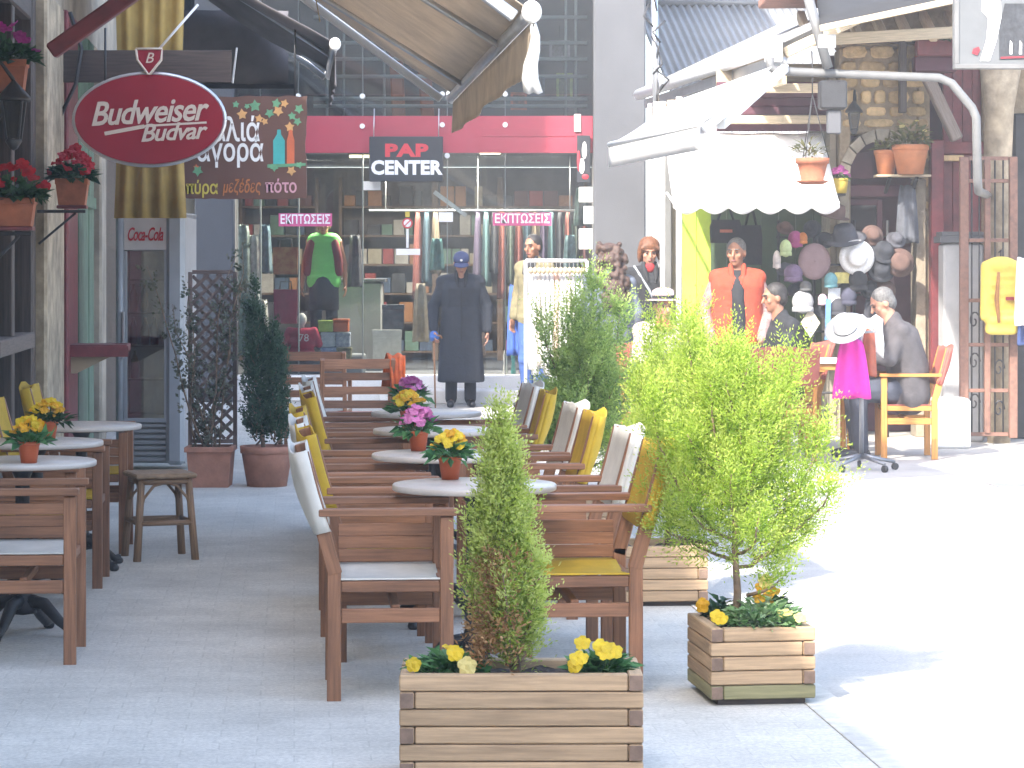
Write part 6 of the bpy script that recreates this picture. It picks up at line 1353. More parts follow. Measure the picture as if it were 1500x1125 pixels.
def lantern(label, loc, wallv, w=0.10, h=0.2):
    t = thing('wall_lantern', label, 'lantern', loc, 0, 'wall lanterns')
    b = MB(); n = 4
    for k in range(4):
        a = math.pi / 4 + k * math.pi / 2; c, s = math.cos(a), math.sin(a); b.bar((c * w * 0.45, s * w * 0.45, -h), (c * w * 0.75, s * w * 0.75, 0), 0.012, 0.012)
    b.build('frame', M['iron'], t)
    b = MB(); b.lathe([(w * 0.95, 0.0), (w * 0.9, 0.02), (w * 0.3, 0.085), (0.015, 0.1), (0.0, 0.12)], 8); b.build('cap', M['iron'], t)
    b = MB(); b.lathe([(w * 0.4, -h), (w * 0.45, -h - 0.012), (0.02, -h - 0.05), (0, -h - 0.06)], 8); b.build('base', M['iron'], t)
    for k in range(4):
        a = k * math.pi / 2; c, s = math.cos(a), math.sin(a); pts = []
        for q_, z in ((0.30, -h + 0.005), (0.51, -0.002)):
            pts.append([(c * w * q_ - s * w * q_ * 0.92, s * w * q_ + c * w * q_ * 0.92, z), (c * w * q_ + s * w * q_ * 0.92, s * w * q_ - c * w * q_ * 0.92, z)])
        MB().sheet(pts, 0.002, False).build('pane', M['dglass'], t)
    b = MB(); b.tube([(0, 0, 0.11), (wallv[0] * 0.3, wallv[1] * 0.3, 0.2), (wallv[0] * 0.8, wallv[1] * 0.8, 0.17), (wallv[0], wallv[1], 0.02)], 0.011, 8); b.build('arm', M['iron'], t)
q = P(20, 148, 14.3); lantern('black iron lantern with glass panes on the cafe wall at the left edge', q, (-0.22, 0.0))
q = P(1251, 165, 24.3); lantern('dark iron lantern on the tan stone wall above the arch', q, (0.05, 0.28), 0.085, 0.14)
# right wall: shelf pots and hanging pot
ws = thing('pot_shelf', 'small plank shelf before the arch carrying two orange pots', 'shelf', (P(1322, 0, 24.3).x, 24.3, Zp(256, 24.3)))
MB().box(-0.24, 0.24, -0.1, 0.14, -0.02, 0).build('plank', M['cream'], ws); MB().bar((0.12, 0.24, -0.15), (0.12, -0.06, -0.025), 0.03, 0.03).build('bracket', M['iron'], ws); MB().bar((-0.12, 0.24, -0.15), (-0.12, -0.06, -0.025), 0.03, 0.03).build('bracket', M['iron'], ws)
M['terra_b'] = mat('bright_terracotta', (0.50, 0.185, 0.075), 0.8, 0.1, 12, 0.1, 60, rand=0.08)
z = Zp(256, 24.3) + 0.001
pot('larger orange terracotta pot on the small shelf before the arch', (P(1334, 0, 24.2).x, 24.22, z), S(27, 24.2), S(19, 24.2), 0.26, M['terra_b'], 'orange pots on the small shelf')
pot('smaller orange pot behind the larger one on the small shelf', (P(1298, 0, 24.36).x, 24.36, z), S(18, 24.3), S(12, 24.3), 0.22, M['terra_b'], 'orange pots on the small shelf')
M['dry'] = leaf_mat('dry_green_leaf', [(0.05, 0.06, 0.02), (0.14, 0.15, 0.06), (0.26, 0.24, 0.10)], 0.7, 0.3, 20)
flowering('shelf_plant', 'loose olive green plant in the larger orange pot', 'plant', (P(1334, 0, 24.2).x, 24.22, z + 0.22), 31, 190, 0.2, 0.14, 0.32, 'dry', [('fy2', 0.05, -0.05, 0.25), ('fy2', -0.08, -0.05, 0.2), ('fy2', 0.12, -0.05, 0.16)], 0.022, ll=0.09, lw=0.03)
flowering('shelf_plant', 'small olive plant in the smaller orange pot', 'plant', (P(1296, 0, 24.36).x, 24.36, z + 0.19), 32, 80, 0.1, 0.1, 0.18, 'dry', [], ll=0.07, lw=0.03)
hp_ = thing('hanging_pot', 'terracotta pot hanging in front of the white awning', 'pot', (P(1190, 0, 22.9).x, 22.9, Zp(270, 22.9)))
b = MB(); b.lathe([(0.09, 0.0), (0.13, 0.02), (0.135, 0.03), (0.095, 0.035), (0.125, 0.17), (0.14, 0.175), (0.145, 0.22), (0.125, 0.22), (0.12, 0.19)], 20); b.build('body', M['terra'], hp_)
b = MB(); b.lathe([(0.12, 0.185), (0.06, 0.19), (0, 0.19)], 14); b.build('soil', M['soil'], hp_)
for k in range(3):
    a = k * 2.094; MB().tube([(0.14 * math.cos(a), 0.14 * math.sin(a), 0.21), (0, 0, 0.75)], 0.004, 5).build('wire', M['iron'], hp_)
MB().tube([(0, 0, 0.75), (0, 0, 1.0), (0.0, 0.05, 1.12)], 0.006, 5).build('wire', M['iron'], hp_)
flowering('hanging_plant', 'spindly plant with drooping side shoots in the hanging pot', 'plant', (P(1190, 0, 22.9).x - 0.02, 22.9, Zp(270, 22.9) + 0.2), 33, 60, 0.16, 0.1, 0.26, 'dry', [], ll=0.09, lw=0.025)
yp = pot('small yellow pot with purple flowers beside the white awning', (P(1229, 0, 24.2).x, 24.2, Zp(283, 24.2)), S(14, 24.2), S(11, 24.2), 0.13, mat('yellow_pot', (0.5, 0.36, 0.05), 0.5, 0.08))
MB().bar((0, 0.0, -0.012), (0, 0.5, -0.012), 0.12, 0.02).build('bracket', M['iron'], yp)
flowering('pot_flowers', 'dull purple flowers in the small yellow pot', 'flowers', (P(1229, 0, 24.2).x, 24.2, Zp(283, 24.2) + 0.11), 34, 50, 0.09, 0.08, 0.1, 'dleaf', ring_flowers(['fp'], 9, 0.08, 0.06, 0.05, 0.12, 8), 0.026)
# flower box up on the stone wall
fb = thing('flower_box', 'dark red flower box high on the stone wall beneath the slate canopy', 'planter', (P(1371, 0, 24.2).x, 24.25, Zp(82, 24.2)))
b = MB(); b.box(-0.17, 0.17, -0.09, 0.09, 0.001, 0.14); b.build('box', M['red_paint'], fb)
flowering('box_plant', 'dark leaves in the red flower box on the stone wall', 'plant', (P(1371, 0, 24.2).x, 24.25, Zp(82, 24.2) + 0.12), 35, 90, 0.18, 0.09, 0.12, 'dleaf', [], ll=0.08, lw=0.05)

# ================================================================ seats and tables by the hats
def red_chair(label, x, y, rz): return make_chair(label, (x, y, 0), rz, 'pfab', 'owood', -1, 'orange varnished armchairs by the hat shop')
red_chair('orange varnished armchair with the grey jacketed person sitting in it', P(1327, 0, 21.98).x, 21.98, R(180 - 2))
red_chair('orange varnished armchair under the seated dark haired person', P(1152, 0, 22.9).x, 22.9, R(180 + 10))
red_chair('orange varnished armchair under the seated person with pale hat', P(968, 0, 22.6).x, 22.6, R(-70))
red_chair('empty orange varnished armchair half hidden between thuja and white table', P(1150, 0, 21.75).x - 0.05, 21.7, R(92))
wt = thing('white_table', 'white topped table between the two seated persons by the hats', 'table', (P(1196, 0, 22.2).x, 22.25, 0))
MB().box(-0.30, 0.30, -0.28, 0.28, 0.755, 0.785).build('table_top', M['white'], wt); MB().box(-0.27, 0.27, -0.25, 0.25, 0.70, 0.753).build('apron', M['owood'], wt)
for x in (-1, 1):
    for y in (-1, 1): MB().bar((x * 0.25, y * 0.23, 0), (x * 0.25, y * 0.23, 0.70), 0.045, 0.045).build('leg', M['owood'], wt)
# cloth held by the seated man
mwc = fab('white_cloth', (0.78, 0.77, 0.75), 0.03); mmag = fab('magenta_cloth', (0.72, 0.03, 0.36), 0.06)
g = [[(P(1262 + 5.5 * i, 0, 21.9).x, 21.80 + 0.32 * j / 6 + 0.02 * math.sin(i * 2), 0.95 - 0.018 * i - 0.012 * j + 0.035 * math.sin(i * 1.3 + j * 0.9)) for j in range(7)] for i in range(8)]
tag(MB().sheet(g, 0.006).build('white_cloth', mwc), 'crumpled white cloth in the hands of the seated person in grey jacket', 'cloth')
# garment stand on casters
gs = thing('garment_stand', 'grey garment stand on a star base with casters beside the orange chair', 'stand', (P(1262, 0, 20.6).x, 20.6, 0))
msg = mat('stand_grey', (0.25, 0.26, 0.28), 0.4, 0.1, metal=0.6)
for k in range(5):
    a = k * 2 * math.pi / 5 + 0.25; c, s = math.cos(a), math.sin(a)
    MB().tube([(0.02 * c, 0.02 * s, 0.11), (0.14 * c, 0.14 * s, 0.085), (0.27 * c, 0.27 * s, 0.06)], [0.018, 0.015, 0.012], 8).build('base_leg', msg, gs)
    w = MB(); w.tube([(0.27 * c - 0.014 * s, 0.27 * s + 0.014 * c, 0.026), (0.27 * c + 0.014 * s, 0.27 * s - 0.014 * c, 0.026)], 0.026, 12); w.build('caster', M['iron'], gs)
MB().tube([(0, 0, 0.09), (0, 0, 0.62), (-0.02, 0, 1.10)], [0.02, 0.016, 0.012], 10).build('pole', msg, gs)
MB().bar((-0.24, 0, 1.02), (0.12, 0, 1.05), 0.02, 0.02).build('cross_bar', msg, gs)
def drape(name, pxs, Y, zt, zb, m, label, n=3, depth=0.06, wt=0.6, grp=None, cat='cloth'):
    x0, x1 = P(pxs[0], 0, Y).x, P(pxs[1], 0, Y).x; cx_, hw_ = (x0 + x1) / 2, (x1 - x0) / 2; g = []
    for i in range(11):
        t = i / 10; w = hw_ * (wt + (1 - wt) * t ** 0.6)
        g.append([(cx_ + w * math.cos(a), Y + depth * (0.6 + 0.4 * t) * math.sin(a) * (1 + 0.35 * math.sin(a * n * 2 + 1.0)) , zt + (zb - zt) * t + 0.01 * math.sin(a * n)) for a in [2 * math.pi * j / 36 for j in range(37)]])
    mb = MB().sheet(g, 0.005)
    return tag(mb.build(name, m), label, cat, grp)
drape('magenta_cloth', (1219, 1276), 20.6, Zp(496, 20.6), Zp(583, 20.6), mmag, 'bright magenta cloth draped over the garment stand with casters', wt=0.45)
drape('rust_scarf', (1262, 1284), 20.72, Zp(482, 20.7), Zp(550, 20.7), fab('rust_cloth', (0.35, 0.09, 0.05)), 'rust red scarf hanging right of the magenta cloth', 2, 0.04)
def hat(name, label, c, m, r_b=0.15, r_c=0.085, h=0.09, rot=(0, 0, 0), band=None, group='hats of the hat shop display', curve=0.0):
    t = thing(name, label, 'hat', c, 0, group); t.rotation_euler = rot
    b = MB(); b.lathe([(r_b * 0.98, 0.0 + curve), (r_b, 0.004 + curve), (r_b * 0.75, 0.008 + curve * 0.2), (r_c * 1.05, 0.012), (r_c, h * 0.6), (r_c * 0.85, h * 0.93), (r_c * 0.5, h), (0.0, h * 0.97)], 28); b.build('crown_and_brim', m, t)
    if band: b = MB(); b.lathe([(r_c * 1.045, 0.014), (r_c * 1.03, 0.04)], 28); b.build('hat_band', band, t)
    return t
hat('sun_hat', 'white hat with thin dark band on top of the garment stand', P(1240, 484, 20.5), mwc, 0.165, 0.09, 0.12, (R(38), R(-24), 0), M['iron'], curve=0.02)
g = [[(P(1258 + 6 * i, 0, 20.75).x, 20.75 + 0.04 * math.sin(i * 1.1 + j), Zp(464 + 8 * j + 1.6 * i * (j / 6), 20.75) + 0.02 * math.sin(i * 1.9)) for j in range(7)] for i in range(7)]
tag(MB().sheet(g, 0.005).build('white_scarf', mwc), 'white scarf spread beside the white hat on the garment stand', 'scarf')
# ---- hat display
hr = thing('hat_rack', 'dark metal display rack holding hats and caps under the white awning', 'rack', (P(1228, 0, 24.4).x, 24.5, 0))
for x in (-0.52, -0.2, 0.16, 0.46): MB().tube([(x, 0.05, 0.0), (x, 0.05, 1.95)], 0.014, 8).build('upright', M['iron'], hr)
for z in (0.4, 0.95, 1.28, 1.55, 1.80): MB().tube([(-0.54, 0.05, z), (0.48, 0.05, z)], 0.01, 8).build('cross_bar', M['iron'], hr)
for k in range(12):
    x = -0.5 + 0.085 * k; zz = (1.28, 1.55, 1.8)[k % 3]; MB().tube([(x, 0.05, zz), (x, -0.12, zz + 0.02)], 0.006, 6).build('peg', M['iron'], hr)
Yh_ = 24.25
def facing(px, py, Y=Yh_): return P(px, py, Y)
mauve = fab('mauve_felt', (0.30, 0.20, 0.20), 0.06); straw = mat('white_straw', (0.80, 0.79, 0.77), 0.8, 0.08, 60, 0.5, 120)
t = thing('beret', 'round mauve beret hanging on the rack left of the white straw hat', 'hat', facing(1193, 383), 0, 'hats of the hat shop display'); b = MB(); b.ball((0, 0, 0), S(24, Yh_), 0.04, S(27, Yh_), 24, 12); b.build('felt', mauve, t); MB().tube([(0, -0.04, 0), (0, -0.055, 0.005)], 0.006, 6).build('stalk', mauve, t)
hat('straw_hat', 'round white straw hat facing the street on the rack', facing(1255, 377, 24.15), straw, S(26, Yh_), S(14, Yh_), 0.08, (R(90), 0, 0), None)
dkf = fab('dark_felt', (0.035, 0.037, 0.045)); drk2 = fab('charcoal_felt', (0.085, 0.085, 0.1)); brn = fab('brown_felt', (0.13, 0.075, 0.06))
hat('felt_hat', 'charcoal wide brimmed hat above the white straw hat', facing(1238, 350), drk2, 0.19, 0.1, 0.13, (R(22), R(-10), 0))
hat('felt_hat', 'dark cap shaped hat right of the white straw hat, upper of two', facing(1293, 372), dkf, 0.13, 0.085, 0.1, (R(40), R(15), 0))
hat('felt_hat', 'dark hat right of the white straw hat, lower of two', facing(1290, 396), dkf, 0.125, 0.08, 0.09, (R(60), R(10), 0))
hat('felt_hat', 'brown hat hanging right of the two dark hats', facing(1318, 385), brn, 0.13, 0.09, 0.1, (R(80), R(5), 0))
hat('felt_hat', 'dark brown hat high on the rack at the corner of the white awning', facing(1222, 318), brn, 0.14, 0.09, 0.12, (R(10), R(10), 0))
smalls = [(1165, 352, 11, 13, (0.34, 0.06, 0.18), 'magenta knitted cap'), (1176, 350, 7, 9, (0.6, 0.2, 0.05), 'orange knitted cap'), (1151, 365, 9, 13, (0.5, 0.6, 0.3), 'pale lime knitted cap'), (1138, 382, 6, 14, (0.7, 0.62, 0.58), 'pale pink mitten'), (1162, 402, 14, 14, (0.16, 0.11, 0.18), 'purple grey cap'), (1217, 412, 10, 12, (0.15, 0.33, 0.36), 'teal cap'), (1234, 407, 11, 8, (0.66, 0.58, 0.2), 'yellow price card'), (1257, 412, 14, 18, (0.03, 0.03, 0.035), 'black cap'), (1176, 444, 16, 17, (0.36, 0.36, 0.37), 'light grey cap'), (1222, 434, 9, 12, (0.75, 0.76, 0.78), 'white card'), (1187, 473, 14, 22, (0.70, 0.62, 0.48), 'cream folded paper hat'), (1212, 468, 5, 30, (0.12, 0.25, 0.55), 'blue strap'), (1205, 440, 7, 9, (0.5, 0.35, 0.4), 'pink knitted cap'), (1243, 436, 12, 14, (0.06, 0.06, 0.09), 'dark blue cap'), (1180, 420, 9, 8, (0.1, 0.1, 0.1), 'black visor'), (1228, 452, 12, 14, (0.05, 0.05, 0.06), 'black folded cap')]
for i, (px, py, w, h, c, nm) in enumerate(smalls):
    q = facing(px, py, 24.2 - 0.02 * (i % 3)); t = thing('knitted_cap' if 'cap' in nm or 'mitten' in nm else 'display_item', nm + ' hanging on the hat rack', 'hat' if 'cap' in nm else 'goods', q, 0, 'small goods on the hat rack')
    b = MB(); W, Hh = S(w, 24.2), S(h, 24.2); m_ = fab('goods_' + nm.replace(' ', '_'), c, 0.2)
    if 'card' in nm: b.box(-W, W, -0.004, 0.004, -Hh, Hh); b.build('card', m_, t)
    elif 'paper' in nm: b.prism([(0, Hh), (W, 0), (0, -Hh), (-W, 0)], -0.02, 0.02); b.build('folded_paper', m_, t)
    elif 'strap' in nm: b.bar((0, 0, -Hh), (0.01, 0, Hh), 0.012, W * 1.6, up=(1, 0, 0)); b.build('strap', m_, t)
    else:
        b.ball((0, 0, 0.1 * Hh), W, min(W, 0.06), Hh, 14, 8); b.build('crown', m_, t); b2 = MB(); b2.lathe([(W * 0.93, -Hh * 0.75), (W * 1.0, -Hh * 0.7), (W * 0.98, -Hh * 0.35), (W * 0.9, -Hh * 0.3)], 14, (0, 0, 0), 1.0, min(1, 0.06 / W)); b2.build('cuff', m_, t)
drape('hanging_garment', (1262, 1306), 24.3, Zp(440, 24.3), Zp(500, 24.3), fab('charcoal_garment', (0.05, 0.05, 0.06)), 'charcoal garment hanging behind the grey haired seated person', 3, 0.05, 0.7, cat='garment')
drape('hanging_garment', (1268, 1312), 24.42, Zp(402, 24.4), Zp(445, 24.4), fab('plum_garment', (0.19, 0.11, 0.12)), 'plum brown garment hanging below the dark hats', 3, 0.05, 0.8, cat='garment')
drape('hanging_garment', (1312, 1346), 24.45, Zp(272, 24.4), Zp(355, 24.4), fab('slate_garment', (0.09, 0.095, 0.11)), 'slate grey garment hanging from the right side of the stone arch', 3, 0.05, 0.6, cat='garment')
for px0, px1, t_, b_, lab in ((1040, 1086, 322, 356, 'black bag with orange print hanging under the white awning behind the orange jacket'), (1084, 1116, 330, 388, 'black bag hanging under the white awning right of the orange jacket')):
    Y = 24.6; q = P((px0 + px1) / 2, t_, Y); t = thing('hanging_bag', lab, 'bag', q, 0, 'black bags under the white awning'); w = S(px1 - px0, Y) / 2; h = S(b_ - t_, Y)
    b = MB(); b.prism([(-w * 0.85, 0), (w * 0.85, 0), (w, -h * 0.3), (w * 0.95, -h), (-w * 0.95, -h), (-w, -h * 0.3)], -0.05, 0.05); b.build('body', black, t)
    MB().tube([(-w * 0.5, 0, 0), (-w * 0.2, 0, 0.12), (w * 0.2, 0, 0.12), (w * 0.5, 0, 0)], 0.012, 6).build('handle', black, t)
    if px0 < 1060: MB().box(-w * 0.4, w * 0.4, -0.056, -0.051, -h * 0.55, -h * 0.42).build('print', fab('orange_print', (0.4, 0.12, 0.08)), t)
# ---- goods on the right gate
yc = thing('yellow_raincoat', 'yellow raincoat hanging on the brown iron gate', 'garment', P(1466, 378, 23.3))
b = MB(); W = S(25, 23.3)
b.ball((0, 0, -0.06), W * 1.0, 0.07, 0.075, 16, 8)
for i in range(8): z = -0.08 - 0.075 * i; row(b, (0.01 * math.sin(i), 0, z), W * 0.62 + 0.006 * math.sin(i * 2.2), 0.05 + 0.004 * math.sin(i * 3))
for s in (-1, 1): capsule(b, V3((s * W * 0.85, 0, -0.07)), V3((s * W * 0.98, -0.02, -0.5)), 0.05, 0.04)
inst(fuse(b, 0.012, 4, 'body', fab('raincoat_yellow', (0.74, 0.56, 0.10), 0.06)), 'body', yc)
MB().tube([(-0.03, -0.07, -0.12), (-0.05, -0.085, -0.35), (-0.03, -0.08, -0.55)], [0.012, 0.02, 0.012], 8).build('lining', fab('raincoat_brown', (0.35, 0.16, 0.05)), yc)
MB().box(0.03, 0.1, -0.085, -0.06, -0.36, -0.33).build('logo_patch', M['sign_red'], yc); MB().tube([(0, 0, 0.01), (0.0, 0, 0.05), (0.02, 0.05, 0.07), (0.0, 0.1, 0.05)], 0.006, 6).build('hanger_hook', M['iron'], yc)
drape('hanging_garment', (1486, 1530), 23.1, Zp(378, 23.1), Zp(476, 23.1), mwc, 'white garment hanging at the right edge beside the yellow raincoat', 3, 0.05, 0.8, cat='garment')
drape('hanging_garment', (1490, 1530), 23.25, Zp(470, 23.2), Zp(505, 23.2), fab('navy_garment', (0.04, 0.07, 0.2)), 'navy garment showing below the white one at the right edge', 3, 0.04, 0.9, cat='garment')
# ---- white clothes rack
Yr = 28.0
cr = thing('clothes_rack', 'white pipe clothes rack on the street before the glass shop', 'rack', (P(815, 0, Yr).x, Yr, 0)); hw = S(45, Yr)
zt = Zp(382, Yr)
MB().tube([(-hw, 0, zt), (hw, 0, zt)], 0.02, 8).build('rail', M['alu'], cr)
for s in (-1, 1):
    MB().tube([(s * hw, 0, 0.06), (s * hw, 0, zt)], 0.018, 8).build('upright', M['alu'], cr); MB().tube([(s * hw, -0.28, 0.05), (s * hw, 0.28, 0.05)], 0.018, 8).build('foot', M['alu'], cr)
mtan = fab('tan_collar', (0.55, 0.42, 0.28)); mcol = [mwc, mwc, fab('cream_cloth', (0.72, 0.66, 0.58), 0.05), fab('peach_cloth', (0.72, 0.5, 0.4), 0.05), fab('pale_blue_cloth', (0.6, 0.65, 0.7), 0.05)]
for i in range(13):
    x = -hw + 0.05 + (2 * hw - 0.1) * i / 12; t = thing('white_shirt', ('%s shirt on the white clothes rack, %s' % (('white', 'white', 'cream', 'white', 'white', 'white', 'peach', 'white', 'white', 'cream', 'white', 'pale blue', 'white')[i], ('first from the left', 'second from the left', 'third from the left', 'fourth from the left', 'fifth from the left', 'sixth from the left', 'in the middle', 'sixth from the right', 'fifth from the right', 'fourth from the right', 'third from the right', 'second from the right', 'first from the right')[i])), 'garment', (cr.location.x + x, Yr, zt), 0, 'white shirts on the clothes rack')
    g = []
    for k in range(9):
        q = k / 8; dd = 0.2 * min(1, q * 4 + 0.25); g.append([(0.032 * math.cos(a) * (0.8 + 0.4 * q) + 0.008 * math.sin(k + i), dd * math.sin(a), -0.09 - (1.02 + 0.06 * math.sin(i * 2)) * q) for a in [2 * math.pi * j / 16 for j in range(17)]])
    MB().sheet(g, 0.004).build('cloth', mcol[(0, 0, 2, 0, 1, 0, 3, 0, 0, 2, 0, 4, 0)[i]], t)
    MB().bar((0, -0.2, -0.12), (0, 0.2, -0.12), 0.015, 0.02).build('hanger', mtan, t); MB().tube([(0, 0, -0.11), (0, 0, -0.02), (0.0, 0.02, 0.02), (0, 0.035, 0.0)], 0.004, 5).build('hook', M['steel'], t)
    MB().ball((0, -0.19, -0.10), 0.03, 0.03, 0.035, 8, 6).build('collar', mtan, t)
# ================================================================ shop window goods
Yw = 31.55; zfl = 0.301
dp = thing('display_platform', 'grey display platform inside the shop window', 'platform', (X31(455, Yw), Yw + 0.1, 0.2955)); MB().box(-0.58, 0.62, -0.35, 0.35, 0, 0.22).build('deck', M['grey_dark'], dp)
mn = person('headed shop mannequin in bright green top, dark red vest and dark skirt behind the glass', (X31(475, 31.8), 31.75, 0.516), R(-3), dict(wrL=(.27, -.02, .86), elL=(.25, .03, 1.12), wrR=(-.27, -.02, .86), elR=(-.25, .03, 1.12), look=(0, -1, 0)), 'skin', 0.93, None, None, black, None, 'short', M['h_brown'])
mn.name = 'mannequin'; mn['category'] = 'mannequin'
gtop = mat('bright_green_top', (0.24, 0.85, 0.2), 0.8, 0.06); vest = fab('dark_red_vest', (0.2, 0.03, 0.03))
b = MB()
for i in range(9): row(b, (0, -0.005, 1.40 - 0.062 * i), 0.10 - 0.012 * math.sin(i / 8 * 3.1), 0.118)
inst(fuse(b, 0.014, 4, 'top', gtop), 'top', mn)
for s in (-1, 1): b = MB(); b.tube([(s * 0.12, 0.05, 1.47), (s * 0.15, -0.1, 1.38), (s * 0.19, -0.11, 1.2), (s * 0.2, -0.08, 1.02)], [0.035, 0.05, 0.055, 0.05], 10, dome=True); b.build('vest_front', vest, mn)
b = MB(); b.lathe([(0.155, 0.98), (0.185, 0.9), (0.19, 0.55), (0.18, 0.545), (0.14, 0.95)], 24, (0, 0, 0), 1.0, 0.75); b.build('skirt', fab('dark_skirt', (0.045, 0.045, 0.055)), mn)
def winbag(px0, px1, py0, py1, c, lab, Y=31.5, dots=None):
    q = P((px0 + px1) / 2, py0, Y); w = S(px1 - px0, Y) / 2; h = S(py1 - py0, Y); t = thing('shopping_bag', lab, 'bag', q, 0, 'bags in the shop window')
    b = MB(); b.prism([(-w, 0), (w, 0), (w * 0.93, -h), (-w * 0.93, -h)], -0.05, 0.05); b.build('body', mat('bag_' + lab[:12], c, 0.8, 0.12, 12, col2=dots), t)
    MB().tube([(-w * 0.5, 0, 0), (-w * 0.45, 0, 0.09), (w * 0.45, 0, 0.09), (w * 0.5, 0, 0)], 0.01, 6).build('handle', M['grey'], t); MB().tube([(0, 0, 0.09), (0, 0.05, 0.4)], 0.004, 5).build('hanging_wire', M['grey'], t)
winbag(400, 437, 362, 402, (0.42, 0.07, 0.04), 'orange red patterned bag hanging left of the green mannequin, upper one', dots=(0.55, 0.3, 0.12))
winbag(401, 436, 424, 474, (0.36, 0.06, 0.11), 'pink red bag hanging left of the green mannequin, lower one')
def wbox(name, px0, px1, py0, py1, Y, c, lab, c2=None, d=0.2, sc_=18, cat='box'):
    q = P((px0 + px1) / 2, py1, Y); w = S(px1 - px0, Y) / 2; h = S(py1 - py0, Y); t = thing(name, lab, cat, q, 0, 'boxes stacked in the shop window')
    m_ = mat('wbox_' + lab[:16], c, 0.6, 0.1, sc_, col2=c2)
    MB().box(-w, w, -d / 2, d / 2, 0.001, h * 0.8).build('body', m_, t); MB().box(-w - 0.004, w + 0.004, -d / 2 - 0.004, d / 2 + 0.004, h * 0.8 + 0.001, h - 0.001).build('lid', m_, t)
yb = 529
wbox('gift_box', 471, 491, 487, 508, 31.35, (0.5, 0.62, 0.72), 'pale blue and white box in the lower row left', (0.75, 0.8, 0.85)); wbox('gift_box', 492, 513, 487, 508, 31.35, (0.16, 0.2, 0.32), 'blue black patterned box in the upper row right', (0.6, 0.65, 0.7))
wbox('gift_box', 471, 493, 509, yb, 31.35, (0.12, 0.22, 0.5), 'blue flowered box at the bottom left of the stack', (0.5, 0.6, 0.8)); wbox('gift_box', 494, 515, 509, yb, 31.35, (0.02, 0.025, 0.025), 'black box with yellow spots at the bottom right of the stack', (0.4, 0.38, 0.2), sc_=35)
wbox('gift_box', 467, 488, 469, 486, 31.4, (0.45, 0.6, 0.12), 'lime box on the top of the window stack'); wbox('gift_box', 489, 511, 467, 486, 31.4, (0.55, 0.13, 0.03), 'orange box on the top of the window stack')
wbox('gift_box', 417, 452, 496, yb, 31.45, (0.6, 0.1, 0.05), 'orange red box under the pink shirt'); wbox('white_board', 546, 588, 483, 540, 31.45, (0.7, 0.7, 0.66), 'white picture card leaning behind the orange cloth', d=0.02, cat='card')
wbox('framed_print', 560, 592, 446, 486, 31.6, (0.05, 0.06, 0.08), 'dark framed print above the white card in the window', (0.14, 0.15, 0.18), d=0.03, cat='picture')
for px, lab, c in ((432, 'pink red shirt on a window bust with pale head', (0.55, 0.05, 0.10)), ):
    q = P(px + 10, 527, 31.25); t = thing('shirt_bust', lab, 'bust', q, 0)
    b = MB(); row(b, (0, 0, 0.30), 0.10, 0.07); row(b, (0, 0, 0.2), 0.09, 0.08); row(b, (0, 0, 0.08), 0.08, 0.075); capsule(b, V3((-0.14, 0, 0.33)), V3((-0.2, -0.02, 0.18)), 0.05, 0.045); capsule(b, V3((0.14, 0, 0.33)), V3((0.2, -0.02, 0.18)), 0.05, 0.045)
    inst(fuse(b, 0.012, 3, 'shirt', fab('pink_shirt', c)), 'shirt', t); b = MB(); b.ball((0, 0, 0.46), 0.058, 0.06, 0.075, 14, 10); b.tube([(0, 0, 0.36), (0, 0, 0.44)], 0.03, 8); b.build('head', M['white'], t)
    letters('78', t, (0.03, -0.087, 0.25), 0.12, msw)
for i in range(3):
    px = 740 + 12 * i; q = P(px, 546, 31.3); t = thing('ornament', ('white', 'teal', 'orange')[i] + ' slim ornament standing low in the shop window right of the long coat', 'ornament', (q.x, 31.3, 0.2955 + 0.0), 0, 'white ornaments in the window')
    b = MB(); b.lathe([(0.028, 0), (0.03, 0.02), (0.018, 0.12), (0.025, 0.2 + 0.02 * (i % 3)), (0.012, 0.27), (0, 0.28)], 12); b.build('body', (M['white'], mteal, mbo)[i], t)
drape('hanging_garment', (604, 628), 31.6, Zp(416, 31.6), Zp(500, 31.6), fab('pale_garment', (0.42, 0.36, 0.28)), 'pale garment hanging in the shop window left of the long coat', 3, 0.06, 0.5, cat='garment')
drape('hanging_garment', (742, 768), 29.9, Zp(418, 29.9), Zp(520, 29.9), fab('blue_garment', (0.06, 0.13, 0.45)), 'blue and cream garment hanging left of the white clothes rack', 3, 0.06, 0.6, cat='garment')
# lattice of dark clothes behind the glass on the right
mvar = [(0.18, 0.05, 0.04), (0.05, 0.09, 0.12), (0.2, 0.15, 0.1), (0.07, 0.05, 0.09), (0.1, 0.18, 0.19), (0.04, 0.04, 0.045), (0.25, 0.08, 0.06), (0.08, 0.1, 0.08)]
lr = thing('garment_rail', 'long steel garment rail hung across the shop interior', 'rail', (X31(700, 32.6), 32.6, 2.2))
MB().tube([(-1.3, 0, 0), (1.3, 0, 0)], 0.015, 8).build('rail', M['steel'], lr)
for x in (-1.1, 0, 1.1): MB().tube([(x, 0, 0), (x, 0, 0.65)], 0.008, 6).build('drop_rod', M['steel'], lr)
k = 0
for px in list(range(612, 640, 13)) + list(range(700, 860, 12)):
    c = mvar[k % 8]; w = 12
    drape('hanging_garment', (px - 8, px + 8), 32.6, 2.17, 1.15 + 0.15 * (k % 3), fab('dark_garment_%d' % (k % 8), c), ('rust red', 'petrol blue', 'tan', 'plum', 'teal', 'black', 'brick red', 'olive')[k % 8] + ' garment on the long inner rail, number %s from its left end' % ('one two three four five six seven eight nine ten eleven twelve thirteen fourteen fifteen sixteen seventeen eighteen'.split()[k]), 2, 0.14, 0.3, 'garments on the inner shop rail', 'garment'); k += 1
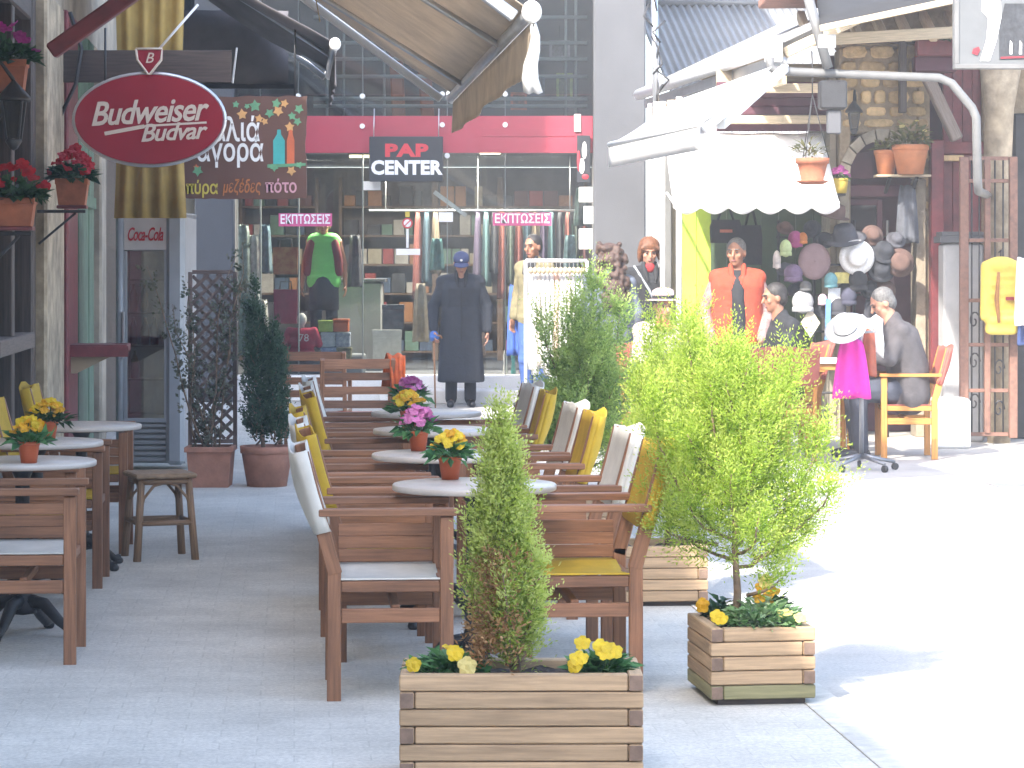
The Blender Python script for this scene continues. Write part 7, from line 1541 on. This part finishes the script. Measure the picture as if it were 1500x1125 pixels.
# drain cover
q = G(1492, 713); dc = thing('drain_cover', 'small pale metal drain cover set in the sunny street at the right edge', 'drain cover', (q.x, q.y, 0), R(4))
b = MB(); b.box(-0.2, 0.2, -0.2, -0.17, 0.001, 0.012); b.box(-0.2, 0.2, 0.17, 0.2, 0.001, 0.012); b.box(-0.2, -0.17, -0.169, 0.169, 0.001, 0.012); b.box(0.17, 0.2, -0.169, 0.169, 0.001, 0.012); b.build('frame', M['steel'], dc)
for i in range(7): MB().box(-0.165, 0.165, -0.15 + i * 0.045, -0.125 + i * 0.045, 0.001, 0.01).build('grate_bar', M['steel'], dc)

# darker hats filling the rack
for i, (px, py, r, m_, lab) in enumerate([(1208, 352, .09, dkf, 'black hat left of the charcoal wide brimmed hat'), (1278, 345, .10, brn, 'brown hat right of the charcoal wide brimmed hat'), (1168, 425, .09, dkf, 'black hat low at the left of the rack'), (1240, 424, .08, drk2, 'charcoal hat under the yellow price card'), (1296, 425, .1, brn, 'brown hat low at the right of the rack'), (1205, 455, .09, dkf, 'black hat beside the blue strap'), (1150, 395, .08, drk2, 'charcoal hat left of the mauve beret'), (1275, 425, .09, dkf, 'black hat under the lower of the two dark hats'), (1312, 352, .09, drk2, 'charcoal hat at the upper right end of the rack'), (1150, 335, .08, brn, 'brown hat at the upper left end of the rack'), (1190, 335, .08, dkf, 'black hat high on the rack above the mauve beret')]):
    hat('felt_hat', lab, facing(px, py, 24.33), m_, r, r * 0.62, r * 0.7, (R(55 + 15 * math.sin(i * 2)), R(20 * math.sin(i * 1.7)), 0))
# clothes and goods at the left end of the window
for i, (px, t_, b_, c, lab) in enumerate([(357, 330, 420, (0.35, 0.42, 0.38), 'pale green garment at the left end of the shop window'), (372, 345, 455, (0.5, 0.52, 0.5), 'light grey garment at the left end of the shop window'), (388, 330, 400, (0.16, 0.25, 0.3), 'blue garment at the left end of the shop window'), (360, 430, 520, (0.12, 0.2, 0.17), 'dark green garment low at the left end of the shop window'), (384, 440, 525, (0.55, 0.55, 0.5), 'white garment low at the left end of the shop window'), (520, 345, 420, (0.09, 0.09, 0.1), 'black garment right of the green mannequin'), (835, 345, 440, (0.2, 0.32, 0.34), 'teal garment at the right end of the shop window'), (852, 275, 330, (0.06, 0.12, 0.1), 'dark green garment at the right end under the narrow poster'), (700, 420, 520, (0.4, 0.3, 0.28), 'rose garment in the window right of the long coat'), (640, 350, 395, (0.07, 0.2, 0.2), 'petrol garment above the navy cap')]):
    drape('hanging_garment', (px - 11, px + 11), 31.7 + 0.05 * (i % 3), Zp(t_, 31.7), Zp(b_, 31.7), fab('window_garment_%d' % i, c, 0.3), lab, 3, 0.05, 0.6, cat='garment')
ct = thing('shop_counter', 'grey shop counter inside the glass behind the white card', 'counter', (X31(522, 32.6), 32.6, 0.2955))
MB().box(-0.3, 0.32, -0.25, 0.25, 0, 1.05).build('body', mat('counter_grey', (0.34, 0.34, 0.33), 0.7, 0.06), ct); MB().box(-0.34, 0.36, -0.29, 0.29, 1.051, 1.09).build('top', M['grey'], ct)
for i, (px, py, w, h, c, lab) in enumerate([(858, 285, 20, 22, (0.8, 0.8, 0.78), 'white card on the glass beneath the narrow poster'), (862, 315, 14, 26, (0.7, 0.72, 0.7), 'pale card on the glass at the pillar, middle one'), (858, 350, 20, 30, (0.75, 0.75, 0.72), 'pale card on the glass at the pillar, lowest one'), (846, 180, 10, 26, (0.6, 0.45, 0.42), 'pale slanting sticker on the right end of the red fascia')]):
    notice('paper_notice', px, py, w, h, mat('card_%d' % i, c, 0.6, 0.12, 20), lab, 30.955 if py < 200 else 30.975)
# ================================================================ thin haze volume added to lift the dark tones
hm = bpy.data.materials.new('veil_haze'); hm.use_nodes = True; t = hm.node_tree; t.nodes.remove(t.nodes['Principled BSDF'])
pv = t.nodes.new('ShaderNodeVolumePrincipled'); pv.inputs['Color'].default_value = (0.97, 0.97, 0.97, 1); pv.inputs['Density'].default_value = 0.0033; pv.inputs['Anisotropy'].default_value = 0.0
t.links.new(pv.outputs[0], t.nodes['Material Output'].inputs['Volume'])
vs = [(x, y, z) for z in (-1.0, 13.5) for x, y in ((-72, -42), (72, -42), (72, 162), (-72, 162))]
mb = MB(); mb.add(vs, [(3, 2, 1, 0), (4, 5, 6, 7), (0, 1, 5, 4), (1, 2, 6, 5), (2, 3, 7, 6), (3, 0, 4, 7)]); hz_ = tag(mb.build('haze', hm), kind='stuff')
SC.cycles.volume_bounces = 0
